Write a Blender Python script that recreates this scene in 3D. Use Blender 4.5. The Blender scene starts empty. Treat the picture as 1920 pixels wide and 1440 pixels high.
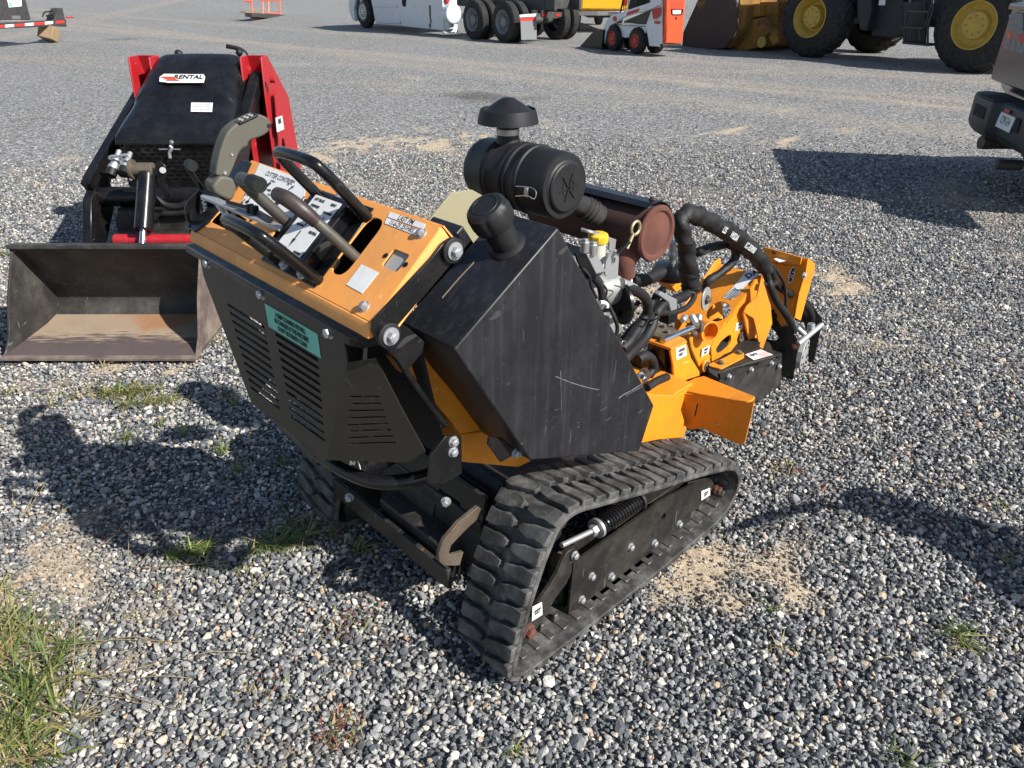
import bpy, bmesh, math, random
import numpy as np
from mathutils import Vector, Matrix, Quaternion
from mathutils.geometry import tessellate_polygon
sc = bpy.context.scene
C = sc.collection
PI = math.pi
rad = math.radians
# ---------------------------------------------------------------- camera
CAM = Vector((-0.864, -0.914, 1.6))
FOC, TH, AL = 1390.0, rad(28.9), rad(46.4)
FW = Vector((math.cos(AL)*math.cos(TH), math.sin(AL)*math.cos(TH), -math.sin(TH)))
RT = Vector((math.sin(AL), -math.cos(AL), 0))
UPV = RT.cross(FW)
cd = bpy.data.cameras.new('camera'); cam = bpy.data.objects.new('camera', cd); C.objects.link(cam)
cam.location = CAM
cam.rotation_euler = Matrix((RT, UPV, -FW)).transposed().to_euler()
cd.sensor_width = 36; cd.lens = FOC/1920*36; cd.clip_start = .05; cd.clip_end = 2000
sc.camera = cam
# ---------------------------------------------------------------- light
SAZ, SEL = rad(-76), rad(38)
SD = Vector((math.cos(SAZ)*math.cos(SEL), math.sin(SAZ)*math.cos(SEL), math.sin(SEL)))
sl = bpy.data.lights.new('sun', 'SUN'); sl.energy = 5.0; sl.angle = rad(.5); sl.color = (1, .965, .91)
so = bpy.data.objects.new('sun', sl); C.objects.link(so); so.rotation_euler = SD.to_track_quat('Z', 'Y').to_euler()
so.location = (0, 0, 8)
w = bpy.data.worlds.new('World'); sc.world = w; w.use_nodes = True
wn = w.node_tree; wn.nodes.clear()
sky = wn.nodes.new('ShaderNodeTexSky'); sky.sky_type = 'NISHITA'; sky.sun_disc = False
sky.sun_elevation = SEL; sky.sun_rotation = math.atan2(SD.x, SD.y); sky.air_density = 1.0; sky.dust_density = .6
bg = wn.nodes.new('ShaderNodeBackground'); bg.inputs[1].default_value = .09
wo = wn.nodes.new('ShaderNodeOutputWorld')
wn.links.new(sky.outputs[0], bg.inputs[0]); wn.links.new(bg.outputs[0], wo.inputs[0])
sc.view_settings.view_transform = 'Standard'; sc.view_settings.look = 'None'
sc.view_settings.exposure = .65; sc.view_settings.gamma = 1
sc.cycles.max_bounces = 6
# ---------------------------------------------------------------- measuring helpers (real planes in the place)
def ray(px, py):
    return FW + RT*((px-960)/FOC) + UPV*((720-py)/FOC)
def at(px, py, ax, v):
    d = ray(px, py); return CAM + d*((v-CAM[ax])/d[ax])
def on(px, py, p0, n):
    d = ray(px, py); return CAM + d*(((Vector(p0)-CAM).dot(n))/d.dot(n))
def Z1(x, y): return (340+x/2.881, 180+y/2.881)
def Z2(x, y): return (780+x/3.692, 180+y/3.692)
def Z3(x, y): return (1020+x/3.428, 380+y/3.428)
def Z4(x, y): return (360+x/3.556, 560+y/3.556)
def Z5(x, y): return (800+x/2.769, 780+y/2.769)
def ZB(x, y): return (500+x/4, 820+y/4)
def ZT(x, y): return (680+x/3.4286, 560+y/3.4286)
def ZG(x, y): return (1160+x/6, 660+y/6)
V = Vector
# ---------------------------------------------------------------- materials
def nt(name):
    m = bpy.data.materials.new(name); m.use_nodes = True
    t = m.node_tree; b = t.nodes['Principled BSDF']; return m, t, b
def N(t, ty, **k):
    n = t.nodes.new(ty)
    for a, v in k.items():
        if a.startswith('i_'):
            n.inputs[a[2:]].default_value = v
        else: setattr(n, a, v)
    return n
def ramp(t, fac, stops, interp='LINEAR'):
    r = t.nodes.new('ShaderNodeValToRGB'); r.color_ramp.interpolation = interp
    e = r.color_ramp.elements
    while len(e) < len(stops): e.new(.5)
    for i, (p, c) in enumerate(stops):
        e[i].position = p
        e[i].color = (c, c, c, 1) if isinstance(c, (int, float)) else (*c, 1)
    t.links.new(fac, r.inputs[0]); return r.outputs[0]
def mix(t, f, a, b, blend='MIX'):
    m = t.nodes.new('ShaderNodeMix'); m.data_type = 'RGBA'; m.blend_type = blend
    for i, v in ((0, f), (6, a), (7, b)):
        s = m.inputs[i]
        if isinstance(v, (int, float)): s.default_value = v if i == 0 else (v, v, v, 1)
        elif isinstance(v, tuple): s.default_value = (*v, 1)
        else: t.links.new(v, s)
    return m.outputs[2]
def mth(t, op, a, b=0.0, c=None):
    m = t.nodes.new('ShaderNodeMath'); m.operation = op
    for s, v in zip(m.inputs, (a, b, c)):
        if v is None: continue
        if isinstance(v, (int, float)): s.default_value = v
        else: t.links.new(v, s)
    return m.outputs[0]
def coords(t, scale=(1, 1, 1)):
    g = t.nodes.new('ShaderNodeTexCoord'); mp = t.nodes.new('ShaderNodeMapping')
    mp.inputs['Scale'].default_value = scale
    t.links.new(g.outputs['Object'], mp.inputs[0]); return mp.outputs[0]
def noise(t, vec, scale, detail=4, rough=.55):
    n = t.nodes.new('ShaderNodeTexNoise'); n.inputs['Scale'].default_value = scale
    n.inputs['Detail'].default_value = detail; n.inputs['Roughness'].default_value = rough
    t.links.new(vec, n.inputs['Vector']); return n.outputs[0]
def bump(t, b, h, strength=.2, dist=.002):
    n = t.nodes.new('ShaderNodeBump'); n.inputs['Strength'].default_value = strength
    n.inputs['Distance'].default_value = dist
    t.links.new(h, n.inputs['Height']); t.links.new(n.outputs[0], b.inputs['Normal'])
MATS = {}
def paint(name, col, rough=.4, metal=0., dirt=(.30, .25, .19), damt=.25, dscale=9, scr=0., coat=0., streak=0., rust=0., bmp=.05, spec=.5):
    """paint with dust, grime, fine scratches and optional rust patches"""
    m, t, b = nt(name); v = coords(t)
    n1 = noise(t, v, dscale, 6, .65); n2 = noise(t, v, dscale*7, 4, .7)
    f = mth(t, 'MULTIPLY', ramp(t, n1, [(.42, 0.), (.72, 1.)]), ramp(t, n2, [(.3, .35), (.7, 1.)]))
    f = mth(t, 'MULTIPLY', f, damt)
    f = mth(t, 'ADD', f, damt*.12)
    c2 = tuple(x*.8 for x in col)
    base = mix(t, n1, col, c2)
    c = mix(t, f, base, dirt)
    r = mth(t, 'MULTIPLY_ADD', f, .5, rough)
    r = mth(t, 'MULTIPLY_ADD', n2, .12, r)
    if streak:
        v3 = coords(t, (30, 30, 1.2)); n3 = noise(t, v3, 2, 5, .6)
        sf = mth(t, 'MULTIPLY', ramp(t, n3, [(.5, 0.), (.75, 1.)]), streak)
        c = mix(t, sf, c, dirt)
    if scr:
        for sc_, th_ in (((7, 160, 20), .7), ((120, 9, 60), .72), ((40, 50, 5), .73)):
            v4 = coords(t, sc_); n4 = noise(t, v4, 1.2, 2, .5)
            sf = mth(t, 'MULTIPLY', ramp(t, n4, [(th_, 0.), (th_+.02, 1.)]), scr)
            c = mix(t, sf, c, tuple(min(1, x*1.5+.16) for x in col))
    if rust:
        n5 = noise(t, v, dscale*1.7, 8, .75)
        sf = ramp(t, n5, [(.72-rust*.35, 0.), (.76-rust*.33, 1.)])
        c = mix(t, sf, c, mix(t, n2, (.10, .035, .015), (.22, .10, .045)))
        r = mix(t, sf, r, .9)
    t.links.new(c, b.inputs['Base Color']); t.links.new(r, b.inputs['Roughness'])
    b.inputs['Metallic'].default_value = metal; b.inputs['Specular IOR Level'].default_value = spec
    if coat: b.inputs['Coat Weight'].default_value = coat; b.inputs['Coat Roughness'].default_value = .15
    if bmp: bump(t, b, n2, bmp, .001)
    MATS[name] = m; return m
paint('orange_paint', (.86, .29, .010), .38, damt=.42, dirt=(.24, .10, .025), scr=.3, rust=.07, dscale=7)
paint('panel_orange', (.92, .37, .080), .42, damt=.42, dirt=(.40, .22, .11), scr=.3, rust=.09)
paint('black_paint', (.0045, .0045, .0055), .17, spec=.38, damt=.09, dirt=(.16, .14, .12), scr=.18)
paint('tank_black', (.0085, .0085, .0105), .36, spec=.5, damt=.12, dirt=(.11, .11, .12), scr=.18, streak=.16)
paint('guard_black', (.019, .0165, .013), .40, spec=.4, damt=.16, dirt=(.10, .09, .075), scr=.16)
paint('frame_black', (.009, .0085, .008), .42, spec=.38, damt=.26, dirt=(.17, .15, .125), scr=.45, rust=.24)
paint('plastic_black', (.008, .008, .009), .45, spec=.38, damt=.12, dirt=(.10, .10, .10))
paint('rubber', (.014, .014, .015), .7, spec=.3, damt=.4, dirt=(.14, .13, .11), dscale=14, bmp=.4)
paint('track_rubber', (.011, .011, .0115), .5, spec=.45, damt=.85, dirt=(.21, .203, .19), dscale=17, bmp=.6)
paint('hose', (.006, .006, .007), .5, spec=.4, damt=.3, dirt=(.07, .065, .06), bmp=.5)
paint('rust', (.060, .026, .021), .85, damt=.5, dirt=(.085, .045, .035), dscale=20, bmp=.3)
paint('rust_cap', (.135, .050, .034), .85, damt=.6, dirt=(.075, .028, .022), dscale=30, bmp=.3)
paint('brown_metal', (.10, .075, .055), .6, metal=.5, damt=.5, rust=.3)
paint('steel', (.50, .50, .49), .38, metal=.9, damt=.25, dirt=(.25, .22, .18), dscale=30)
paint('zinc', (.52, .53, .54), .42, metal=.75, damt=.35, dirt=(.20, .18, .15), dscale=22)
paint('chrome', (.75, .75, .76), .12, metal=1., damt=.05)
paint('brass_zinc', (.50, .42, .24), .4, metal=.7, damt=.2)
paint('cast_alloy', (.34, .34, .33), .5, metal=.4, damt=.7, dirt=(.15, .13, .11), dscale=16)
paint('worn_tube', (.10, .095, .085), .4, metal=.6, damt=.35, dirt=(.22, .19, .15), dscale=30)
paint('grip_olive', (.085, .080, .062), .55, damt=.15, dirt=(.20, .18, .14))
paint('dark_grip', (.022, .010, .011), .35, damt=.15)
paint('tan_plate', (.30, .27, .165), .5, damt=.15, dirt=(.36, .33, .22))
paint('yellow_cap', (.80, .52, .02), .45, damt=.15)
paint('clear_plastic', (.55, .54, .46), .35, damt=.2)
paint('white_label', (.78, .78, .76), .5, damt=.25, dirt=(.5, .46, .4), dscale=30, bmp=0)
paint('white_print', (.80, .80, .80), .55, damt=.1, bmp=0)
paint('black_print', (.015, .015, .015), .6, damt=.05, bmp=0)
paint('green_label', (.16, .55, .42), .5, damt=.2, dirt=(.3, .45, .36), bmp=0)
paint('red_print', (.55, .03, .02), .5, damt=.1, bmp=0)
paint('scratch_grey', (.13, .13, .135), .6, damt=.1)
paint('meter_grey', (.33, .34, .33), .3, damt=.3, dirt=(.4, .36, .3))
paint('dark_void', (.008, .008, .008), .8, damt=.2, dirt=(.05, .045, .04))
paint('red_paint', (.42, .010, .018), .33, damt=.2, dirt=(.25, .12, .10), scr=.25)
paint('hood_black', (.0045, .0045, .006), .22, spec=.4, damt=.07, dirt=(.2, .19, .18), scr=.1)
paint('bucket_black', (.017, .016, .015), .5, spec=.4, damt=.5, dirt=(.17, .155, .135), dscale=5, scr=.5, rust=.05)
paint('bucket_worn', (.085, .055, .052), .6, damt=.9, dirt=(.32, .26, .20), dscale=6, scr=.5, rust=.05)
paint('bucket_floor', (.24, .185, .135), .75, damt=1., dirt=(.13, .105, .09), dscale=10, rust=.25)
m, t, b = nt('bucket_floor'); v = coords(t); sx_ = t.nodes.new('ShaderNodeSeparateXYZ'); t.links.new(v, sx_.inputs[0])
n1 = noise(t, v, 12, 8, .75); n2 = noise(t, coords(t, (1, .12, 1)), 60, 5, .7); n3 = noise(t, v, 3, 4, .6)
f_ = mth(t, 'ADD', mth(t, 'MULTIPLY', sx_.outputs[0], 2.6), mth(t, 'MULTIPLY_ADD', n2, 1.3, -.10)); f_ = mth(t, 'MULTIPLY_ADD', n1, .5, f_)
c_ = mix(t, ramp(t, f_, [(.30, 0.), (.52, 1.)]), mix(t, n1, (.22, .16, .105), (.36, .28, .20)), mix(t, n1, (.055, .038, .038), (.10, .075, .07)))
c_ = mix(t, ramp(t, mth(t, 'ADD', n3, mth(t, 'MULTIPLY', sx_.outputs[0], -.55)), [(.66, 0.), (.78, .75)]), c_, (.30, .13, .05))
t.links.new(c_, b.inputs['Base Color']); b.inputs['Roughness'].default_value = .75; bump(t, b, n1, .2, .002); MATS['bucket_floor'] = m
paint('white_paint', (.72, .74, .76), .3, damt=.2, dirt=(.45, .43, .40), coat=.3)
paint('truck_white', (.62, .66, .70), .25, damt=.25, dirt=(.42, .42, .42), coat=.4)
paint('tail_orange', (.80, .085, .02), .35, damt=.1, coat=.3)
paint('yellow_truck', (.85, .42, .005), .3, damt=.08, coat=.5)
paint('rim_yellow', (.58, .38, .05), .5, damt=.5, dirt=(.25, .19, .11), rust=.05)
paint('rim_grey', (.22, .22, .23), .5, damt=.4, dirt=(.1, .1, .1), dscale=20)
paint('rim_red', (.55, .05, .02), .45, damt=.3)
paint('bucket_yellow', (.36, .18, .02), .55, damt=1., dirt=(.07, .035, .022), dscale=2.2, rust=.55)
paint('bucket_rusty', (.07, .042, .034), .7, damt=.7, dirt=(.13, .085, .065), dscale=2.5)
paint('loader_dark', (.012, .015, .018), .5, damt=.4, dirt=(.12, .11, .10))
paint('pickup_grey', (.030, .030, .032), .22, damt=.15, dirt=(.2, .19, .17), coat=.7)
paint('bumper_dark', (.016, .018, .022), .5, damt=.12, dirt=(.14, .14, .14))
paint('lens_red', (.45, .01, .01), .2, bmp=0)
paint('wood_block', (.33, .23, .13), .8, damt=.8, dirt=(.14, .09, .06), dscale=4)
paint('trailer_black', (.03, .03, .032), .5, damt=.4, dirt=(.15, .13, .11))
paint('glass_dark', (.012, .016, .020), .08, damt=.04, coat=.5, bmp=0)
paint('grey_plastic', (.20, .21, .22), .5, damt=.2)
M = MATS
# ---------------------------------------------------------------- mesh builder
SPLIT = {'pictogram', 'bolt', 'axle_nut', 'roller', 'meter_screw', 'rubber_bush', 'pivot_bolt', 'grip_screw', 'button', 'banjo_bolt', 'drive_motor', 'step', 'rear_leg', 'rod_clevis', 'wheel_nut', 'step_pad', 'linkage', 'frame_rail', 'tower', 'inner_screen'}
class MB:
    def __init__(s): s.v = []; s.f = []; s.flat = False
    def add(s, vs, fs):
        o = len(s.v); s.v += [V(p) for p in vs]; s.f += [tuple(i+o for i in f) for f in fs]; return s
    def prism(s, pts, vec, holes=()):
        if holes:      # cut the openings out of the plate with an exact boolean, keep only the resulting mesh
            pa = MB0_().prism(pts, vec); pc = MB0_(); vv = V(vec)
            nn = V((0, 0, 0)); q = [V(p) for p in pts]
            for i in range(len(q)): nn += (q[i-1]-q[0]).cross(q[i]-q[0])
            nn.normalize(); th = vv.dot(nn)
            for h in holes: pc.prism([V(p)+nn*(-(V(p)-q[0]).dot(nn)-th*1.0) for p in h], nn*th*3)
            mk = []
            for k in (pa, pc):
                me = bpy.data.meshes.new('t'); me.from_pydata([tuple(p) for p in k.v], [], k.f)
                bm = bmesh.new(); bm.from_mesh(me); bmesh.ops.recalc_face_normals(bm, faces=bm.faces); bm.to_mesh(me); bm.free()
                ob = bpy.data.objects.new('t', me); C.objects.link(ob); mk.append(ob)
            md = mk[0].modifiers.new('b', 'BOOLEAN'); md.object = mk[1]; md.operation = 'DIFFERENCE'; md.solver = 'EXACT'
            ev = mk[0].evaluated_get(bpy.context.evaluated_depsgraph_get()); me = bpy.data.meshes.new_from_object(ev)
            s.add([tuple(v.co) for v in me.vertices], [tuple(f.vertices) for f in me.polygons]); s.flat = True
            for ob in mk: bpy.data.objects.remove(ob)
            return s
        pts = [V(p) for p in pts]; vec = V(vec)
        loops = [pts]+[[V(p) for p in h] for h in holes]
        flat = [p for l in loops for p in l]; n = len(flat); o = len(s.v)
        s.v += flat+[p+vec for p in flat]
        if holes:
            s.flat = True
            nn = V((0, 0, 0))
            for i in range(len(pts)): nn += pts[i-1].cross(pts[i])
            nn.normalize(); e1 = nn.orthogonal().normalized(); e2 = nn.cross(e1)
            l2 = [[V((p.dot(e1)*100, p.dot(e2)*100, 0)) for p in l] for l in loops]
            for tr in tessellate_polygon(l2):
                s.f.append((o+tr[0], o+tr[1], o+tr[2])); s.f.append((o+n+tr[2], o+n+tr[1], o+n+tr[0]))
        else:
            s.f.append(tuple(range(o, o+n))); s.f.append(tuple(reversed(range(o+n, o+2*n))))
        k = o
        for l in loops:
            m = len(l)
            for i in range(m):
                j = (i+1) % m; s.f.append((k+i, k+j, k+j+n, k+i+n))
            k += m
        return s
    def box(s, c, size, rot=None):
        c = V(c); a, b, d = (x/2 for x in size)
        R = rot if rot else Matrix.Identity(3)
        vs = [c+R @ V((x*a, y*b, z*d)) for x in (-1, 1) for y in (-1, 1) for z in (-1, 1)]
        return s.add(vs, [(0, 1, 3, 2), (4, 6, 7, 5), (0, 4, 5, 1), (2, 3, 7, 6), (0, 2, 6, 4), (1, 5, 7, 3)])
    def lathe(s, p0, axis, prof, seg=32, cap0=True, cap1=True, squash=None):
        p0 = V(p0); a = V(axis).normalized(); q = a.orthogonal().normalized(); r = a.cross(q)
        o = len(s.v)
        for (h, rr) in prof:
            for i in range(seg):
                t = 2*PI*i/seg; s.v.append(p0+a*h+q*(math.cos(t)*rr)+r*(math.sin(t)*rr))
        for k in range(len(prof)-1):
            for i in range(seg):
                j = (i+1) % seg; b = o+k*seg
                s.f.append((b+i, b+j, b+seg+j, b+seg+i))
        if cap0: s.f.append(tuple(reversed(range(o, o+seg))))
        if cap1: e = o+(len(prof)-1)*seg; s.f.append(tuple(range(e, e+seg)))
        return s
    def cyl(s, p0, p1, r0, r1=None, seg=24):
        p0 = V(p0); p1 = V(p1); L = (p1-p0).length
        return s.lathe(p0, p1-p0, [(0, r0), (L, r0 if r1 is None else r1)], seg)
    def tube(s, path, r, seg=12, sm=6, closed=False, wob=0, flat=1.0):
        P = smooth(path, sm, closed) if sm else [V(p) for p in path]
        rs = r if isinstance(r, (list, tuple)) else None
        n = len(P); o = len(s.v); up = None
        for i, p in enumerate(P):
            t = (P[(i+1) % n]-P[i-1]) if closed else (P[min(i+1, n-1)]-P[max(i-1, 0)])
            t.normalize()
            if up is None: up = t.orthogonal().normalized()
            up = (up-t*up.dot(t)).normalized(); sd = t.cross(up)
            rr = r if rs is None else rs[0]+(rs[-1]-rs[0])*i/(n-1) if len(rs) == 2 else np.interp(i/(n-1), np.linspace(0, 1, len(rs)), rs)
            for k in range(seg):
                a = 2*PI*k/seg; w_ = rr*(1+wob*math.sin(a*3+i*1.7)*math.sin(i*.9+a)) if wob else rr
                s.v.append(p+up*(math.cos(a)*w_)+sd*(math.sin(a)*w_*flat))
        for i in range(n if closed else n-1):
            b = o+i*seg; c = o+((i+1) % n)*seg
            for k in range(seg):
                j = (k+1) % seg; s.f.append((b+k, b+j, c+j, c+k))
        if not closed:
            s.f.append(tuple(reversed(range(o, o+seg)))); e = o+(n-1)*seg; s.f.append(tuple(range(e, e+seg)))
        return s
    def hexb(s, p, n, r=.009, h=.007, washer=True):
        p = V(p); n = V(n).normalized()
        if washer: s.lathe(p, n, [(0, r*1.35), (.0022, r*1.3)], 16)
        s.lathe(p+n*.0022, n, [(0, r), (h*.85, r), (h, r*.86)], 6)
        s.lathe(p+n*(.0022+h), n, [(0, r*.6), (.0008, r*.5)], 10); return s
    def ball(s, c, r, seg=16):
        pr = [(-r*math.cos(PI*i/8), max(1e-4, r*math.sin(PI*i/8))) for i in range(9)]
        return s.lathe(c, (0, 0, 1), pr, seg)
    def loft(s, rings, cap=True, closed=True):
        o = len(s.v); m = len(rings[0])
        for r in rings: s.v += [V(p) for p in r]
        for k in range(len(rings)-1):
            for i in range(m if closed else m-1):
                j = (i+1) % m; b = o+k*m; s.f.append((b+i, b+j, b+m+j, b+m+i))
        if cap: s.f.append(tuple(reversed(range(o, o+m)))); e = o+(len(rings)-1)*m; s.f.append(tuple(range(e, e+m)))
        return s
    def xf(s, Mx, start=0):
        for i in range(start, len(s.v)): s.v[i] = Mx @ s.v[i]
        return s
    def clusters(s):
        par = list(range(len(s.v)))
        def fd(a):
            while par[a] != a: par[a] = par[par[a]]; a = par[a]
            return a
        for f in s.f:
            r = fd(f[0])
            for i in f[1:]: par[fd(i)] = r
        isl = {}
        for i in range(len(s.v)): isl.setdefault(fd(i), []).append(i)
        boxes = []
        for ids in isl.values():
            lo = [min(s.v[i][k] for i in ids)-.003 for k in range(3)]; hi = [max(s.v[i][k] for i in ids)+.003 for k in range(3)]
            boxes.append([lo, hi, list(ids)])
        ch = True
        while ch:
            ch = False; out = []
            for b in boxes:
                for o in out:
                    if all(b[0][k] <= o[1][k] and o[0][k] <= b[1][k] for k in range(3)):
                        o[0] = [min(b[0][k], o[0][k]) for k in range(3)]; o[1] = [max(b[1][k], o[1][k]) for k in range(3)]; o[2] += b[2]; ch = True; break
                else: out.append(b)
            boxes = out
        return [b[2] for b in boxes]
    def build(s, name, mat, parent=None, bev=0, ang=35, frame=None, label=None, seg=2):
        if name in SPLIT:
            cl = s.clusters()
            if len(cl) > 1:
                for ids in cl:
                    mp = {i: j for j, i in enumerate(ids)}; q = MB(); q.flat = s.flat
                    q.v = [s.v[i] for i in ids]; q.f = [tuple(mp[i] for i in f) for f in s.f if f[0] in mp]
                    last = MB.build(q, name, mat, parent, bev, ang, frame, label, seg)
                return last
        me = bpy.data.meshes.new(name)
        vs = s.v
        F = frame if frame is not None else (FRAME.get(parent.name) if parent is not None else None)
        if F is not None: vs = [F @ p for p in vs]
        me.from_pydata([tuple(p) for p in vs], [], s.f); me.validate()
        bm = bmesh.new(); bm.from_mesh(me); bmesh.ops.recalc_face_normals(bm, faces=bm.faces); bm.to_mesh(me); bm.free()
        for p in me.polygons: p.use_smooth = not s.flat
        if not s.flat: me.set_sharp_from_angle(angle=rad(ang))
        me.materials.append(M[mat] if isinstance(mat, str) else mat)
        o = bpy.data.objects.new(name, me); C.objects.link(o)
        if parent is not None:
            o.parent = parent
            if F is not None: FRAME[o.name] = F
        if bev and not s.flat:
            b = o.modifiers.new('bevel', 'BEVEL'); b.width = bev; b.segments = seg; b.limit_method = 'ANGLE'; b.angle_limit = rad(40)
            b.harden_normals = False
        if label: o['label'] = label
        return o
MB0_ = MB
FRAME = {}
def smooth(path, k=6, closed=False):
    P = [V(p) for p in path]; n = len(P); out = []
    if n < 3: return P
    for i in range(n if closed else n-1):
        a = P[i-1] if (closed or i > 0) else P[0]*2-P[1]; b = P[i]; c = P[(i+1) % n]
        d = P[(i+2) % n] if (closed or i+2 < n) else P[-1]*2-P[-2]
        for j in range(k):
            t = j/k
            out.append(.5*((2*b)+(c-a)*t+(2*a-5*b+4*c-d)*t*t+(3*b-a-3*c+d)*t**3))
    if not closed: out.append(P[-1])
    return out
def thing(name, label, cat, loc=(0, 0, 0), rotz=0, group=None, world=False):
    o = bpy.data.objects.new(name, None); C.objects.link(o); o.location = loc; o.rotation_euler = (0, 0, rotz)
    o.empty_display_size = .1
    o['label'] = label; o['category'] = cat
    if group: o['group'] = group
    Mx = Matrix.Translation(V(loc)) @ Matrix.Rotation(rotz, 4, 'Z')
    if world: FRAME[o.name] = Mx.inverted()     # children are given in world coordinates
    return o
def text(s, size, p, xd, yd, mat, parent, name='lettering', align='CENTER', squeeze=1.0, bold=0.0, ext=.0004):
    """flat raised lettering laid on a surface: p = anchor, xd/yd = reading and up directions"""
    cu = bpy.data.curves.new('t', 'FONT'); cu.body = s; cu.size = size; cu.align_x = align; cu.align_y = 'CENTER'
    cu.extrude = ext; cu.offset = bold; cu.resolution_u = 3
    o = bpy.data.objects.new('t', cu); C.objects.link(o)
    me = bpy.data.meshes.new_from_object(o); bpy.data.objects.remove(o)
    xd = V(xd).normalized(); yd = V(yd); yd = (yd-xd*yd.dot(xd)).normalized(); zd = xd.cross(yd)
    p = V(p)+zd*.0012
    b = MB(); b.v = [p+xd*(v.co.x*squeeze)+yd*v.co.y+zd*v.co.z for v in me.vertices]
    b.f = [tuple(f.vertices) for f in me.polygons]
    return b.build(name, mat, parent, ang=20)
def sticker(quad, mat, parent, name='label_plate', lift=.0012, th=.0008):
    q = [V(p) for p in quad]; n = (q[1]-q[0]).cross(q[2]-q[1]).normalized()
    if n.dot(CAM-q[0]) < 0: n = -n
    return MB().prism([p+n*(lift-th) for p in q], n*th).build(name, mat, parent)
def lerp(a, b, t): return V(a)+(V(b)-V(a))*t
rng = random.Random(5)
# ================================================================ ground
SAND = []
for px, py, rx, ry, a_ in ((1330, 1035, .20, .09, .62), (1420, 1075, .20, .10, .52), (1490, 1120, .12, .08, .35), (1240, 1110, .15, .06, .3), (60, 1015, .18, .12, .5), (200, 1180, .12, .2, .3), (30, 1120, .2, .2, .35), (190, 695, .30, .07, .75), (330, 690, .2, .05, .5), (60, 720, .3, .1, .35),
        (1555, 525, .25, .30, .62), (1190, 560, .3, .2, .5), (680, 270, .8, .35, .5), (850, 262, .8, .3, .42), (1370, 245, .7, .25, .42), (1460, 268, .6, .2, .35), (560, 700, .15, .25, .15), (800, 1100, .3, .12, .12), (620, 290, .5, .3, .3), (1700, 620, .5, .3, .18)):
    q_ = CAM+ray(px, py)*(-CAM.z/ray(px, py).z); SAND.append((q_.x, q_.y, rx, ry, a_))
def vnoise(x, y, s, seed=0):
    x = x*s; y = y*s; xi = np.floor(x).astype(int); yi = np.floor(y).astype(int); fx = x-xi; fy = y-yi
    def h(a, b):
        n = (a*374761393+b*668265263+seed*974711) & 0x7fffffff; n = ((n ^ (n >> 13))*1274126177) & 0x7fffffff
        return ((n ^ (n >> 16)) & 0xffff)/65535.
    fx = fx*fx*(3-2*fx); fy = fy*fy*(3-2*fy)
    return (h(xi, yi)*(1-fx)+h(xi+1, yi)*fx)*(1-fy)+(h(xi, yi+1)*(1-fx)+h(xi+1, yi+1)*fx)*fy
def fbm(x, y, s, seed=0, o=4):
    r = 0; a = .5
    for i in range(o): r = r+a*vnoise(x, y, s*2**i, seed+i); a *= .5
    return r
def sandmask(x, y):
    m = np.zeros_like(x)
    for (cx, cy, rx, ry, a) in SAND:
        d = ((x-cx)/rx)**2+((y-cy)/ry)**2
        m = np.maximum(m, a*np.exp(-d*1.1))
    n = fbm(x, y, 9, 3, 5)
    m = m*(.05+1.9*n)+(n-.5)*1.1*(m > .03)
    m = m+np.clip(fbm(x, y, 1.7, 9, 5)-.56, 0, 1)*1.5
    return np.clip(m, 0, 1)
def height(x, y):
    return .022*(fbm(x, y, 1.6, 21, 3)-.45)*np.clip(1.2-np.hypot(x-1, y-1)/9, 0, 1)
# the sheet: fine squares near the camera, growing towards the horizon
def axis(lo, hi, fine, far):
    a = list(np.arange(lo, hi+1e-6, fine)); st = fine; x = hi
    while x < far: st *= 1.35; x += st; a.append(x)
    st = fine; x = lo; b = []
    while x > -far: st *= 1.35; x -= st; b.append(x)
    return np.array(b[::-1]+a)
gx = axis(-2.6, 6.0, .03, 600); gy = axis(-2.0, 6.4, .03, 600)
X, Y = np.meshgrid(gx, gy); S_ = sandmask(X, Y)
S_ = np.clip(S_, 0, .8)
fade = np.clip(1.2-np.hypot(X-1, Y-1)/9, 0, 1)
Zg = height(X, Y)-.011*fade+S_*.0095*fade+(fbm(X, Y, 18, 5, 3)-.5)*.004*fade
nx, ny = len(gx), len(gy)
me = bpy.data.meshes.new('gravel_yard')
vv = np.stack([X.ravel(), Y.ravel(), Zg.ravel()], 1)
ii = (np.arange(ny-1)[:, None]*nx+np.arange(nx-1)[None]).ravel()
ff = np.stack([ii, ii+1, ii+nx+1, ii+nx], 1)
me.from_pydata(vv.tolist(), [], ff.tolist())
at_ = me.attributes.new('sand', 'FLOAT', 'POINT'); at_.data.foreach_set('value', S_.ravel().astype(np.float32))
for p in me.polygons: p.use_smooth = True
ground = bpy.data.objects.new('ground', me); C.objects.link(ground); ground['kind'] = 'structure'
m, t, b = nt('yard_gravel')
g = N(t, 'ShaderNodeTexCoord'); v = g.outputs['Object']
sat = N(t, 'ShaderNodeAttribute', attribute_name='sand')
def voro(scale, rnd=1.0, feat='F1'):
    n = N(t, 'ShaderNodeTexVoronoi'); n.feature = feat; n.inputs['Scale'].default_value = scale; n.inputs['Randomness'].default_value = rnd
    t.links.new(v, n.inputs['Vector']); return n
v1 = voro(46); v2 = voro(46, feat='DISTANCE_TO_EDGE'); sep = N(t, 'ShaderNodeSeparateColor'); t.links.new(v1.outputs['Color'], sep.inputs[0])
tone = ramp(t, sep.outputs[0], [(0., (.085, .092, .10)), (.3, (.165, .172, .182)), (.55, (.28, .282, .282)), (.8, (.41, .405, .39)), (1., (.68, .66, .62))])
tone = mix(t, ramp(t, sep.outputs[1], [(.86, 0.), (.9, .8)]), tone, (.42, .34, .24))
gap = ramp(t, v2.outputs['Distance'], [(0., .35), (.012*46/10, 1.)])
tone = mix(t, 1.0, tone, gap, 'MULTIPLY')
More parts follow.
